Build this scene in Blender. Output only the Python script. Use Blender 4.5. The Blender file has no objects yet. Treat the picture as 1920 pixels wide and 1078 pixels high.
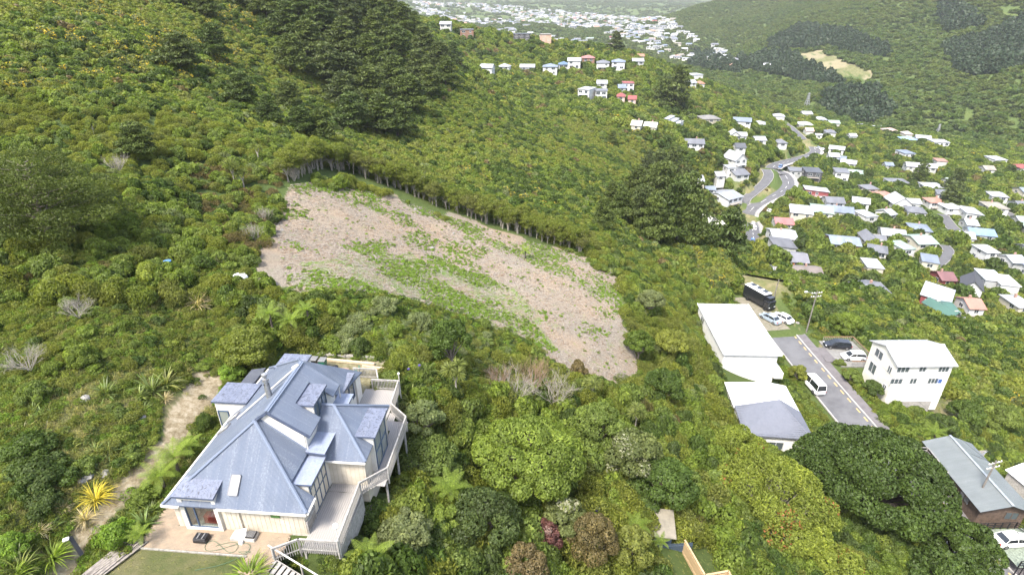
import bpy, math, random
import numpy as np
from mathutils import Vector, Matrix
random.seed(7); RNG = np.random.default_rng(11)
PI = math.pi; R = math.radians
SC = bpy.context.scene
COL = SC.collection

# ------------------------------------------------------------------ camera, sky, sun, exposure
PITCH = R(27.0); FOC = 1066.0; CP, SP = math.cos(PITCH), math.sin(PITCH)
cam_d = bpy.data.cameras.new('camera'); cam = bpy.data.objects.new('camera', cam_d); COL.objects.link(cam)
cam.location = (0, 0, 0); cam.rotation_euler = (PI/2 - PITCH, 0, 0)
cam_d.sensor_width = 36.0; cam_d.lens = 36.0*FOC/1920.0
cam_d.clip_start = 0.5; cam_d.clip_end = 30000
SC.camera = cam
SUN_EL, SUN_AZ = R(56), R(215)      # azimuth clockwise from +Y
w = bpy.data.worlds.new('World'); SC.world = w; w.use_nodes = True
nt = w.node_tree; nt.nodes.clear()
sky = nt.nodes.new('ShaderNodeTexSky'); sky.sky_type = 'NISHITA'; sky.sun_disc = False
sky.sun_elevation = SUN_EL; sky.sun_rotation = SUN_AZ
sky.air_density = 1.0; sky.dust_density = 3.0; sky.ozone_density = 1.0
bg = nt.nodes.new('ShaderNodeBackground'); bg.inputs[1].default_value = 0.15
ow = nt.nodes.new('ShaderNodeOutputWorld')
nt.links.new(sky.outputs[0], bg.inputs[0]); nt.links.new(bg.outputs[0], ow.inputs[0])
sun_d = bpy.data.lights.new('sun', 'SUN'); sun_d.energy = 3.0; sun_d.angle = R(14.0); sun_d.color = (1.0, 0.945, 0.86)
sun = bpy.data.objects.new('sun', sun_d); COL.objects.link(sun)
sdir = Vector((math.sin(SUN_AZ)*math.cos(SUN_EL), math.cos(SUN_AZ)*math.cos(SUN_EL), math.sin(SUN_EL)))
sun.rotation_euler = sdir.to_track_quat('Z', 'Y').to_euler()
SC.view_settings.view_transform = 'Standard'; SC.view_settings.look = 'None'
SC.view_settings.exposure = 2.12; SC.view_settings.gamma = 1.0; SC.view_settings.use_curve_mapping = False
SC.cycles.max_bounces = 6; SC.cycles.diffuse_bounces = 3; SC.cycles.glossy_bounces = 2
SC.cycles.transmission_bounces = 3; SC.cycles.volume_bounces = 0; SC.cycles.transparent_max_bounces = 6

# ------------------------------------------------------------------ rays and points
def ray(u, v):
    x = (u-960)/FOC; y = -(v-539)/FOC
    return np.array([x, CP+y*SP, -SP+y*CP])
def at_depth(u, v, D): return ray(u, v)*D
def at_z(u, v, z):
    r = ray(u, v); return r*(z/r[2])
def proj(X, Y, Z):
    d = Y*CP - Z*SP; up = Y*SP + Z*CP
    d = np.where(np.abs(d) < 1e-3, 1e-3, d)
    return 960+FOC*X/d, 539-FOC*up/d, d

# ------------------------------------------------------------------ object helpers
def tag(o, label=None, cat=None, group=None, kind=None):
    if label: o['label'] = label
    if cat: o['category'] = cat
    if group: o['group'] = group
    if kind: o['kind'] = kind
    return o
def empty(name, loc=(0,0,0), rz=0.0, label=None, cat=None, group=None):
    o = bpy.data.objects.new(name, None); COL.objects.link(o)
    o.location = loc; o.rotation_euler = (0, 0, rz); o.empty_display_size = 0.2
    return tag(o, label, cat, group)
def place(name, me, parent=None, loc=(0,0,0), rot=(0,0,0), sc=None):
    o = bpy.data.objects.new(name, me); COL.objects.link(o)
    o.location = loc; o.rotation_euler = rot
    if sc is not None: o.scale = sc if hasattr(sc, '__len__') else (sc, sc, sc)
    if parent is not None: o.parent = parent
    return o
class MB:
    """collects faces of one mesh"""
    def __init__(s): s.v = []; s.f = []; s.m = []; s.uv = []; s.mats = []
    def mat(s, m):
        if m not in s.mats: s.mats.append(m)
        return s.mats.index(m)
    def poly(s, pts, m, uv=None):
        i = len(s.v); s.v += [tuple(map(float, p)) for p in pts]
        s.f.append(tuple(range(i, i+len(pts)))); s.m.append(s.mat(m)); s.uv.append(uv)
    def box(s, x0, x1, y0, y1, z0, z1, m, rz=0, c=None):
        P = [(x0,y0,z0),(x1,y0,z0),(x1,y1,z0),(x0,y1,z0),(x0,y0,z1),(x1,y0,z1),(x1,y1,z1),(x0,y1,z1)]
        if rz:
            cx, cy = c if c else ((x0+x1)/2, (y0+y1)/2); ca, sa = math.cos(rz), math.sin(rz)
            P = [(cx+(x-cx)*ca-(y-cy)*sa, cy+(x-cx)*sa+(y-cy)*ca, z) for x, y, z in P]
        i = len(s.v); s.v += P; k = s.mat(m)
        for f in ((0,3,2,1),(4,5,6,7),(0,1,5,4),(1,2,6,5),(2,3,7,6),(3,0,4,7)):
            s.f.append(tuple(i+j for j in f)); s.m.append(k); s.uv.append(None)
    def bar(s, a, b, wd, th, m, up=(0,0,1)):
        a, b, up = Vector(a), Vector(b), Vector(up); d = (b-a).normalized()
        sd = d.cross(up)
        sd = sd.normalized() if sd.length > 1e-4 else Vector((1,0,0))
        u2 = sd.cross(d).normalized(); sd *= wd/2; u2 *= th/2
        P = [a-sd-u2, a+sd-u2, a+sd+u2, a-sd+u2, b-sd-u2, b+sd-u2, b+sd+u2, b-sd+u2]
        i = len(s.v); s.v += [tuple(p) for p in P]; k = s.mat(m)
        for f in ((0,3,2,1),(4,5,6,7),(0,1,5,4),(1,2,6,5),(2,3,7,6),(3,0,4,7)):
            s.f.append(tuple(i+j for j in f)); s.m.append(k); s.uv.append(None)
    def tube(s, pts, rad, m, n=6, cap=True):
        pts = [Vector(p) for p in pts]; N = len(pts)
        rad = rad if hasattr(rad, '__len__') else [rad]*N
        i0 = len(s.v); k = s.mat(m)
        for j, p in enumerate(pts):
            d = (pts[min(j+1, N-1)]-pts[max(j-1, 0)]).normalized()
            a = d.cross(Vector((0,0,1))); a = a.normalized() if a.length > 1e-3 else Vector((1,0,0))
            b = d.cross(a)
            for q in range(n):
                t = 2*PI*q/n; s.v.append(tuple(p + (a*math.cos(t)+b*math.sin(t))*rad[j]))
        for j in range(N-1):
            for q in range(n):
                q2 = (q+1) % n
                s.f.append((i0+j*n+q, i0+j*n+q2, i0+(j+1)*n+q2, i0+(j+1)*n+q)); s.m.append(k); s.uv.append(None)
        if cap:
            s.f.append(tuple(i0+q for q in range(n))[::-1]); s.m.append(k); s.uv.append(None)
            s.f.append(tuple(i0+(N-1)*n+q for q in range(n))); s.m.append(k); s.uv.append(None)
    def slab(s, pts, th, m, m2=None, eave=None):
        """roof sheet: polygon pts (ccw from above), thickness th downward; UV = metres along eave / up slope"""
        P = [Vector(p) for p in pts]
        nrm = Vector((0,0,0))
        for i in range(len(P)): nrm += P[i].cross(P[(i+1) % len(P)])
        nrm.normalize()
        if nrm.z < 0: P.reverse(); nrm = -nrm
        e = Vector(eave) if eave else Vector((0,0,1)).cross(nrm)
        e = e.normalized() if e.length > 1e-4 else Vector((1,0,0))
        g = nrm.cross(e)
        uv = [(p.dot(e), p.dot(g)) for p in P]
        s.poly(P, m, uv)
        Q = [p - Vector((0,0,th)) for p in P]; m2 = m2 or m
        s.poly(list(reversed(Q)), m2)
        for i in range(len(P)):
            j = (i+1) % len(P); s.poly([P[i], Q[i], Q[j], P[j]], m2)
    def prism(s, sec, y0, y1, m):
        """section (x,z) list extruded in y"""
        a = [(x, y0, z) for x, z in sec]; b = [(x, y1, z) for x, z in sec]
        s.poly(a, m); s.poly(b[::-1], m)
        for i in range(len(sec)):
            j = (i+1) % len(sec); s.poly([a[i], b[i], b[j], a[j]], m)
    def lathe(s, prof, m, c=(0,0,0), n=12):
        i0 = len(s.v); k = s.mat(m)
        for r_, z in prof:
            for q in range(n):
                t = 2*PI*q/n; s.v.append((c[0]+r_*math.cos(t), c[1]+r_*math.sin(t), c[2]+z))
        for j in range(len(prof)-1):
            for q in range(n):
                q2 = (q+1) % n
                s.f.append((i0+j*n+q, i0+j*n+q2, i0+(j+1)*n+q2, i0+(j+1)*n+q)); s.m.append(k); s.uv.append(None)
    def mesh(s, name='mesh', smooth=False):
        me = bpy.data.meshes.new(name); me.from_pydata(s.v, [], s.f)
        for m in s.mats: me.materials.append(m)
        me.polygons.foreach_set('material_index', s.m)
        if any(u is not None for u in s.uv):
            L = me.uv_layers.new(name='UVMap'); k = 0; dat = L.data
            for f, u in zip(s.f, s.uv):
                for j in range(len(f)):
                    if u is not None: dat[k].uv = u[j]
                    k += 1
        if smooth: me.polygons.foreach_set('use_smooth', [True]*len(s.f))
        me.update(); return me
    def build(s, name, parent=None, loc=(0,0,0), rot=(0,0,0), smooth=False, bevel=0):
        o = place(name, s.mesh(name, smooth), parent, loc, rot)
        if bevel:
            b = o.modifiers.new('b', 'BEVEL'); b.width = bevel; b.segments = 2; b.limit_method = 'ANGLE'
        return o

# ------------------------------------------------------------------ materials
def new_mat(name):
    m = bpy.data.materials.new(name); m.use_nodes = True; n = m.node_tree; n.nodes.clear()
    out = n.nodes.new('ShaderNodeOutputMaterial'); return m, n, out
def N(nt, t, **kw):
    n = nt.nodes.new(t)
    for k, v in kw.items():
        if k.startswith('i_'):
            key = k[2:]; key = int(key) if key.isdigit() else key
            n.inputs[key].default_value = v
        else: setattr(n, k, v)
    return n
def c4(c): return (c[0], c[1], c[2], 1.0)
def ramp(nt, stops, interp='LINEAR'):
    r = nt.nodes.new('ShaderNodeValToRGB'); e = r.color_ramp.elements; r.color_ramp.interpolation = interp
    e[0].position, e[0].color = stops[0][0], c4(stops[0][1]); e[1].position, e[1].color = stops[-1][0], c4(stops[-1][1])
    for p, c in stops[1:-1]:
        x = e.new(p); x.color = c4(c)
    return r
def surf(name, col, rough=0.7, var=0.18, scale=2.0, col2=None, metal=0.0, bump=0.0, bscale=20.0, spec=0.4, stretch=None, coord='Object'):
    """painted / worn surface: base colour broken up by two noises, optional relief"""
    col = tuple(x*.8 for x in col); col2 = tuple(x*.8 for x in col2) if col2 else None
    m, n, out = new_mat(name); L = n.links.new
    tc = N(n, 'ShaderNodeTexCoord'); mp = N(n, 'ShaderNodeMapping')
    if stretch: mp.inputs['Scale'].default_value = stretch
    L(tc.outputs[coord], mp.inputs[0])
    n1 = N(n, 'ShaderNodeTexNoise', i_Scale=scale, i_Detail=6.0, i_Roughness=0.65); L(mp.outputs[0], n1.inputs['Vector'])
    c2 = col2 or tuple(max(0, x*(1-var*1.6)) for x in col); c1 = tuple(min(1, x*(1+var*0.4)) for x in col)
    r = ramp(n, [(0.34, c2), (0.58, col), (0.75, c1)]); L(n1.outputs['Fac'], r.inputs[0])
    b = N(n, 'ShaderNodeBsdfPrincipled', i_Roughness=rough, i_Metallic=metal); b.inputs['Specular IOR Level'].default_value = spec
    L(r.outputs[0], b.inputs['Base Color'])
    if bump:
        n2 = N(n, 'ShaderNodeTexNoise', i_Scale=bscale, i_Detail=4.0); L(mp.outputs[0], n2.inputs['Vector'])
        bp = N(n, 'ShaderNodeBump', i_Strength=bump, i_Distance=0.05); L(n2.outputs['Fac'], bp.inputs['Height']); L(bp.outputs[0], b.inputs['Normal'])
    L(b.outputs[0], out.inputs[0]); return m
def roof_metal(name, col, worn, pitch=0.076, streak=0.5, rough=0.45, dirt=None, dirt_amt=0.0):
    """corrugated iron: ridges run up the slope, paint worn pale along the sheet laps, lichen dirt"""
    m, n, out = new_mat(name); L = n.links.new
    uv = N(n, 'ShaderNodeUVMap'); mp = N(n, 'ShaderNodeMapping'); mp.inputs['Scale'].default_value = (1.4, 0.12, 1); L(uv.outputs[0], mp.inputs[0])
    sn = N(n, 'ShaderNodeTexNoise', i_Scale=1.0, i_Detail=5.0, i_Roughness=0.7); L(mp.outputs[0], sn.inputs['Vector'])
    f2 = N(n, 'ShaderNodeTexNoise', i_Scale=9.0, i_Detail=6.0, i_Roughness=0.8); L(uv.outputs[0], f2.inputs['Vector'])
    ad = N(n, 'ShaderNodeMath', operation='MULTIPLY'); L(sn.outputs['Fac'], ad.inputs[0]); L(f2.outputs['Fac'], ad.inputs[1])
    r = ramp(n, [(0.16, col), (0.30, tuple(a*0.7+b*0.3 for a, b in zip(col, worn))), (0.42 - 0.1*streak, worn)]); L(ad.outputs[0], r.inputs[0])
    big = N(n, 'ShaderNodeTexNoise', i_Scale=0.6, i_Detail=3.0); L(uv.outputs[0], big.inputs['Vector'])
    mx = N(n, 'ShaderNodeMixRGB', blend_type='MULTIPLY', i_Fac=0.45); L(r.outputs[0], mx.inputs[1])
    rb = ramp(n, [(0.3, (0.75, 0.75, 0.78)), (0.7, (1.1, 1.1, 1.1))]); L(big.outputs['Fac'], rb.inputs[0]); L(rb.outputs[0], mx.inputs[2])
    # sheet lap lines, 0.76 m apart
    sx = N(n, 'ShaderNodeSeparateXYZ'); L(uv.outputs[0], sx.inputs[0])
    pp = N(n, 'ShaderNodeMath', operation='PINGPONG'); pp.inputs[1].default_value = 0.38; L(sx.outputs[0], pp.inputs[0])
    lt = N(n, 'ShaderNodeMath', operation='LESS_THAN'); lt.inputs[1].default_value = 0.03; L(pp.outputs[0], lt.inputs[0])
    ll = N(n, 'ShaderNodeMath', operation='MULTIPLY'); L(lt.outputs[0], ll.inputs[0]); ll.inputs[1].default_value = 0.0
    gt = N(n, 'ShaderNodeMath', operation='GREATER_THAN'); gt.inputs[1].default_value = 0.5; L(f2.outputs['Fac'], gt.inputs[0])
    L(gt.outputs[0], ll.inputs[1])
    m2 = N(n, 'ShaderNodeMixRGB', i_Color2=c4(worn)); L(mx.outputs[0], m2.inputs[1])
    ls = N(n, 'ShaderNodeMath', operation='MULTIPLY'); ls.inputs[1].default_value = streak; L(ll.outputs[0], ls.inputs[0]); L(ls.outputs[0], m2.inputs[0])
    last = m2
    if dirt:
        dn = N(n, 'ShaderNodeTexNoise', i_Scale=5.0, i_Detail=8.0, i_Roughness=0.75, i_Distortion=1.2); L(uv.outputs[0], dn.inputs['Vector'])
        dr = ramp(n, [(0.50, (0,0,0)), (0.60, (1,1,1))]); L(dn.outputs['Fac'], dr.inputs[0])
        dm = N(n, 'ShaderNodeMath', operation='MULTIPLY'); dm.inputs[1].default_value = dirt_amt; L(dr.outputs[0], dm.inputs[0])
        m3 = N(n, 'ShaderNodeMixRGB', i_Color2=c4(dirt)); L(dm.outputs[0], m3.inputs[0]); L(m2.outputs[0], m3.inputs[1]); last = m3
    b = N(n, 'ShaderNodeBsdfPrincipled', i_Roughness=rough); b.inputs['Specular IOR Level'].default_value = 0.5
    L(last.outputs[0], b.inputs['Base Color'])
    if pitch:
        wv = N(n, 'ShaderNodeMath', operation='MULTIPLY'); wv.inputs[1].default_value = 2*PI/pitch; L(sx.outputs[0], wv.inputs[0])
        sn_ = N(n, 'ShaderNodeMath', operation='SINE'); L(wv.outputs[0], sn_.inputs[0])
        bp = N(n, 'ShaderNodeBump', i_Strength=1.0, i_Distance=0.02); L(sn_.outputs[0], bp.inputs['Height']); L(bp.outputs[0], b.inputs['Normal'])
    L(b.outputs[0], out.inputs[0]); return m
def leafmat(name, cols, tip=None, tip_amt=0.0, trans=0.35, rough=0.55, inst=True):
    """foliage: one hue per plant (object random), leaf by leaf variation from the tint attribute, thin-leaf translucency"""
    m, n, out = new_mat(name); L = n.links.new
    oi = N(n, 'ShaderNodeObjectInfo'); at = N(n, 'ShaderNodeAttribute', attribute_name='tint')
    k = len(cols); r = ramp(n, [(i/(k-1) if k > 1 else 0, c) for i, c in enumerate(cols)] if k > 1 else [(0, cols[0]), (1, cols[0])])
    L(oi.outputs['Random'], r.inputs[0])
    rv = ramp(n, [(0.0, (0.55, 0.55, 0.5)), (0.5, (1, 1, 1)), (1.0, (1.75, 1.65, 1.35))]); L(at.outputs['Fac'], rv.inputs[0])
    mu = N(n, 'ShaderNodeMixRGB', blend_type='MULTIPLY', i_Fac=1.0); L(r.outputs[0], mu.inputs[1]); L(rv.outputs[0], mu.inputs[2])
    last = mu
    if tip:
        t2 = N(n, 'ShaderNodeAttribute', attribute_name='tip')
        mt = N(n, 'ShaderNodeMixRGB', i_Color2=c4(tip)); L(t2.outputs['Fac'], mt.inputs[0]); L(mu.outputs[0], mt.inputs[1]); last = mt
    d = N(n, 'ShaderNodeBsdfPrincipled', i_Roughness=rough); d.inputs['Specular IOR Level'].default_value = 0.25
    L(last.outputs[0], d.inputs['Base Color'])
    t = N(n, 'ShaderNodeBsdfTranslucent'); tb = N(n, 'ShaderNodeMixRGB', blend_type='MULTIPLY', i_Fac=1.0, i_Color2=(1.25, 1.3, 0.6, 1))
    L(last.outputs[0], tb.inputs[1]); L(tb.outputs[0], t.inputs[0])
    mx = N(n, 'ShaderNodeMixShader', i_Fac=min(.6, trans*1.35)); L(d.outputs[0], mx.inputs[1]); L(t.outputs[0], mx.inputs[2]); L(mx.outputs[0], out.inputs[0])
    return m
def glassmat(name, col=(0.03, 0.04, 0.05), rough=0.08):
    m, n, out = new_mat(name); b = N(n, 'ShaderNodeBsdfPrincipled', i_Roughness=rough); b.inputs['Base Color'].default_value = c4(col)
    b.inputs['Specular IOR Level'].default_value = 0.8; n.links.new(b.outputs[0], out.inputs[0]); return m
# ------------------------------------------------------------------ the lie of the land
# control points: picture column, picture row, depth (m) of ground seen there -> a height field over (azimuth, log distance)
CPUV = [
 (0,1060,31),(0,1000,32),(0,850,36),(0,700,41),(0,500,51),(0,350,62),(0,250,74),(0,100,102),(0,0,130),(0,-100,150),
 (150,1060,33.5),(200,850,38),(250,650,46),(200,500,54),(250,350,68),(250,200,95),(250,80,130),(300,0,175),(300,-60,205),
 (480,520,60),(420,600,54),(400,700,48.5),(400,400,76),(560,345,90),(450,230,112),(500,100,175),(450,0,205),(600,0,240),(600,-40,270),
 (640,560,57),(620,340,96),(700,345,105),(800,385,108),(1000,450,107),(1080,480,105),(1175,540,98),(1190,715,76),(1090,690,72),(1000,620,76),(860,600,68),(860,480,90),
 (700,260,160),(640,180,185),(720,200,190),(760,60,255),(700,0,275),(860,150,245),(900,250,200),(1000,350,150),(900,350,140),
 (900,180,290),(1000,200,310),(1050,260,250),(1150,330,205),(1200,250,290),(1100,200,330),(1150,420,137),(1250,470,140),(1290,440,190),
 (1250,400,215),(1440,505,133),(1500,520,140),(1600,570,135),(1700,605,132),(1800,640,128),(1900,665,125),(1330,490,130),
 (1410,430,255),(1450,340,320),(1500,290,385),(1300,330,300),(1300,255,325),(1370,225,375),(1250,215,355),
 (1100,172,350),(1180,110,430),(1000,120,405),(915,125,395),(960,75,470),(870,65,450),(1100,90,470),(820,40,430),
 (1300,150,490),(1450,225,450),(1560,240,470),(1720,250,440),(1890,290,425),(1600,330,360),(1720,310,375),
 (1820,410,292),(1920,450,270),(1600,450,265),(1700,440,270),(1750,550,212),(1870,520,226),(1640,530,202),(1850,625,172),(1910,640,168),
 (1340,440,295),(1500,450,262),(1450,390,290),(1550,380,310),
 (1350,105,1150),(1400,150,800),(1500,180,660),(1650,230,560),(1800,270,505),
 (1500,80,930),(1450,50,1120),(1600,50,950),(1600,0,1080),(1600,-60,1250),(1750,150,620),(1900,200,520),(1900,100,650),(1900,0,800),(1900,-80,980),
 (1750,60,820),(1750,-20,1000),(1600,120,760),(1300,40,1900),(1440,5,1350),(1440,-40,1550),
 (1000,60,1500),(1000,20,2900),(800,20,2500),(1150,10,3400),(1200,0,4200),(1000,-12,4800),(800,-12,4800),(1000,-40,6500),(1300,0,4500),(1300,-30,6000),
 (1150,60,1500),(1250,80,1200),(900,40,2000),
 # around the blue-roofed house and the gully below its deck
 (720,1060,38.5),(760,950,44),(850,1060,41.5),(850,850,50),(960,1060,43),(1000,900,51),(1000,760,62),(880,700,58),(780,700,51),(1150,1060,47),(1200,900,58),(1200,800,66),
 (1290,1050,50.5),(1400,900,68),(1330,760,84),(1260,620,92),(1500,1000,62),(1700,1000,66),(1900,1060,69),
]
CPXYZ = [
 # the made ground: house terrace, cul-de-sac, car deck, the two lower houses
 (-21,22,-29.5),(-13,22,-29.5),(-20,40,-29.3),(-14,46,-29.2),(-8,46,-30.5),(-25,30,-28.4),(-25,40,-28.0),(-8.0,30,-31.2),(-7.5,40,-31),(-9.5,24,-31.0),
 (52,96,-59),(54,84,-59.4),(55,74,-60),(56,66,-60.4),(52,108,-58.6),(63,88,-60),(68,80,-62),(75,78,-64),(40,85,-58),(38,68,-57.5),(36,92,-56),
 (63,58,-61),(62,48,-61),(70,55,-62.5),(60,40,-61.5),
 # out of view
 (0,8,-34),(-20,6,-28),(30,10,-52),(60,15,-62),(-50,10,-20),(-90,40,-4),(-110,80,4),(100,40,-76),(120,70,-86),(160,120,-98),(-150,200,20),(-120,300,20),(-60,320,-8),
 (250,180,-108),(400,250,-115),(600,350,-90),(900,500,30),(-400,300,60),(-500,800,40),(-200,600,-40),(-100,520,-50),(-1500,3000,30),(-900,1500,0),
 (-20,620,-80),(60,650,-88),(140,640,-92),(0,900,-98),(200,800,-103),(-60,1000,-95),(200,600,-88),
 # the fold behind the near spur
 (75,170,-82),(110,165,-88),(60,190,-84),(90,200,-95),(130,170,-92),(160,190,-97),
 (1600,1200,60),(2500,2500,80),(3000,6000,60),(-3000,6000,60),(0,8000,90),(5000,1000,60),
]
P = [at_depth(*p) for p in CPUV] + [np.array(p, float) for p in CPXYZ]
P = np.array(P)
CA = np.stack([np.arctan2(P[:,0], P[:,1]), np.log(np.hypot(P[:,0], P[:,1]))], 1)
def _k(d2): return np.where(d2 > 1e-12, 0.5*d2*np.log(np.maximum(d2, 1e-12)), 0)
def _solve():
    n = len(CA); D2 = ((CA[:,None]-CA[None])**2).sum(2); K = _k(D2) + np.eye(n)*0.0012
    Q = np.hstack([np.ones((n,1)), CA]); A = np.block([[K, Q],[Q.T, np.zeros((3,3))]])
    return np.linalg.solve(A, np.concatenate([P[:,2]/np.exp(CA[:,1]), np.zeros(3)]))
WT = _solve()
def vnoise(x, y, f, seed):
    x = x*f+seed*17.3; y = y*f-seed*9.1
    xi = np.floor(x).astype(np.int64); yi = np.floor(y).astype(np.int64); fx = x-xi; fy = y-yi
    fx = fx*fx*(3-2*fx); fy = fy*fy*(3-2*fy)
    def h(a, b):
        n = (a*374761393 + b*668265263 + seed*1442695) & 0x7fffffff; n = ((n ^ (n >> 13))*1274126177) & 0x7fffffff
        return ((n ^ (n >> 16)) & 0xffff)/65535.0
    return (h(xi,yi)*(1-fx)+h(xi+1,yi)*fx)*(1-fy) + (h(xi,yi+1)*(1-fx)+h(xi+1,yi+1)*fx)*fy
def height0(X, Y):
    X = np.atleast_1d(np.asarray(X, float)); Y = np.atleast_1d(np.asarray(Y, float))
    az = np.arctan2(X, Y); r_ = np.maximum(np.hypot(X, Y), 4.0); lr = np.log(r_)
    out = WT[-3] + WT[-2]*az + WT[-1]*lr
    for i in range(len(CA)): out = out + WT[i]*_k((az-CA[i,0])**2 + (lr-CA[i,1])**2)
    z = out*r_
    far = np.clip((r_-110)/500, 0, 1)
    z = z + (vnoise(X, Y, 1/9.0, 1)-0.5)*0.8 + (vnoise(X, Y, 1/70.0, 2)-0.5)*10*far + (vnoise(X, Y, 1/210.0, 3)-0.5)*30*np.clip((r_-500)/800, 0, 1)
    return z
PADS = []      # (cx, cy, half w, half d, rot, z, blend)
ROADS = []     # (points Nx3, half width, blend)
def height(X, Y):
    X = np.atleast_1d(np.asarray(X, float)); Y = np.atleast_1d(np.asarray(Y, float)); z = height0(X, Y)
    for pts, hw, bl in ROADS:
        lo = pts.min(0)-hw-bl; hi = pts.max(0)+hw+bl
        k = np.where((X > lo[0]) & (X < hi[0]) & (Y > lo[1]) & (Y < hi[1]))[0]
        if not len(k): continue
        x = X[k]; y = Y[k]; best = np.full(len(k), 1e9); bz = np.zeros(len(k))
        for a, b in zip(pts[:-1], pts[1:]):
            d = b[:2]-a[:2]; L2 = max(1e-6, d@d); t = np.clip(((x-a[0])*d[0]+(y-a[1])*d[1])/L2, 0, 1)
            dd = np.hypot(x-a[0]-t*d[0], y-a[1]-t*d[1]); s_ = dd < best; best = np.where(s_, dd, best); bz = np.where(s_, a[2]+t*(b[2]-a[2]), bz)
        m = np.clip(1-(best-hw-0.8)/bl, 0, 1); m = m*m*(3-2*m); z[k] = z[k]*(1-m)+(bz-0.25)*m
    for cx, cy, hw, hd, ro, pz, bl in PADS:
        rr = math.hypot(hw, hd)+bl
        k = np.where((np.abs(X-cx) < rr) & (np.abs(Y-cy) < rr))[0]
        if not len(k): continue
        ca, sa = math.cos(ro), math.sin(ro); x = X[k]-cx; y = Y[k]-cy
        lx = np.abs(x*ca+y*sa)-hw; ly = np.abs(-x*sa+y*ca)-hd
        dd = np.hypot(np.maximum(lx, 0), np.maximum(ly, 0)); m = np.clip(1-dd/bl, 0, 1); m = m*m*(3-2*m)
        z[k] = z[k]*(1-m)+pz*m
    return z
def hz(x, y): return float(height(x, y)[0])
def spot(u, v, up=0.0, dmin=20, dmax=6000, f=height0):
    """where the view ray of picture point (u, v) meets the land raised by `up` metres"""
    D = np.exp(np.linspace(math.log(dmin), math.log(dmax), 500)); r_ = ray(u, v); P_ = r_[None]*D[:,None]
    g = P_[:,2] - (f(P_[:,0], P_[:,1]) + up); k = np.where((g[1:] < 0) & (g[:-1] >= 0))[0]+1
    if not len(k): return None
    i = k[0]; t = g[i-1]/(g[i-1]-g[i]); D_ = D[i-1]+(D[i]-D[i-1])*t
    return r_*D_
def inpoly(u, v, poly):
    poly = np.array(poly, float); c = np.zeros(np.shape(u), bool); n = len(poly); j = n-1
    for i in range(n):
        xi, yi = poly[i]; xj, yj = poly[j]
        k = ((yi > v) != (yj > v)) & (u < (xj-xi)*(v-yi)/(yj-yi+1e-9)+xi); c ^= k; j = i
    return c
# ------------------------------------------------------------------ roads (centre lines), pads, house sites
def roadline(pts, zs=None, up=0.0):
    """pts: picture points on the land -> smooth line with eased heights"""
    Q = []
    for i, (u, v) in enumerate(pts):
        Q.append(at_z(u, v, zs[i]) if zs else spot(u, v, up, dmin=115))
    Q = np.array(Q); out = []
    for i in range(len(Q)-1):
        p0, p1, p2, p3 = Q[max(i-1,0)], Q[i], Q[i+1], Q[min(i+2,len(Q)-1)]
        for t in np.linspace(0, 1, 6, endpoint=False):
            out.append(0.5*((2*p1)+(-p0+p2)*t+(2*p0-5*p1+4*p2-p3)*t*t+(-p0+3*p1-3*p2+p3)*t**3))
    out.append(Q[-1]); out = np.array(out)
    z = out[:,2].copy()
    for _ in range(14): z[1:-1] = (z[:-2]+z[1:-1]*2+z[2:])/4
    out[:,2] = z; return out
RD = {}
RD['main'] = roadline([(1432,520),(1425,490),(1418,460),(1408,430),(1402,405),(1415,388),(1440,372),(1464,360),(1478,345),(1470,328),(1448,315),(1470,304),(1503,298),(1528,288),(1526,276)])
RD['upper'] = roadline([(1400,400),(1396,378),(1412,362),(1432,345),(1441,330),(1436,318)])
RD['ridge'] = roadline([(1505,262),(1480,238),(1455,222),(1438,205),(1425,192)])
RD['lower'] = roadline([(1760,600),(1800,614),(1845,628),(1900,648),(1950,668)])
RD['lane'] = roadline([(1715,497),(1745,502),(1768,488),(1778,472),(1770,460)])
RD['lane2'] = roadline([(1835,500),(1826,488),(1818,478)])
RD['lane3'] = roadline([(1765,402),(1778,420),(1790,432)])
RD['lane4'] = roadline([(1835,372),(1870,392),(1900,405)])
CDS = np.array([(53.5,97.5,-58.95),(53.6,92,-59.05),(54.0,84,-59.4),(54.6,76,-59.9),(55.3,68,-60.4),(56.4,58,-61.0),(58,45,-61.6),(60,36,-62)])
ROADS += [(RD['main'], 4.6, 6), (RD['upper'], 3.0, 5), (RD['ridge'], 3.2, 6), (RD['lower'], 3.6, 6), (RD['lane'], 2.2, 3), (RD['lane2'], 2.2, 3), (RD['lane3'], 3.0, 3), (RD['lane4'], 2.6, 3), (CDS, 4.6, 3)]
PADS += [(52.5,104,3.6,8,0.1,-58.7,3), (62.3,89.2,3.4,4.4,0,-59.3,2.5)]
HX, HY, HZ, HR = -21.05, 24.67, -29.4, R(-4.5)      # the blue-roofed house: its own frame (s to the right, t away, h up)
def HW(s_, t_, h=0.0): return (HX+s_*math.cos(HR)-t_*math.sin(HR), HY+s_*math.sin(HR)+t_*math.cos(HR), HZ+h)
_c = HW(3.2, 7.2); PADS.append((_c[0], _c[1], 5.4, 8.9, HR, HZ-0.03, 2.2))
_c = HW(3.8, 17.2); PADS.append((_c[0], _c[1], 4.6, 2.3, HR, HZ-0.03, 1.5))
_c = HW(2.2, -3.2); PADS.append((_c[0], _c[1], 3.9, 2.0, HR, HZ-0.06, 2.0)); _c = HW(6.4, -2.0); PADS.append((_c[0], _c[1], .8, .7, HR, HZ-0.12, .6))
_c = HW(9.3, -2.45); PADS.append((_c[0], _c[1], 2.0, .9, HR-R(14), HZ-1.75, 1.2))
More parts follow.
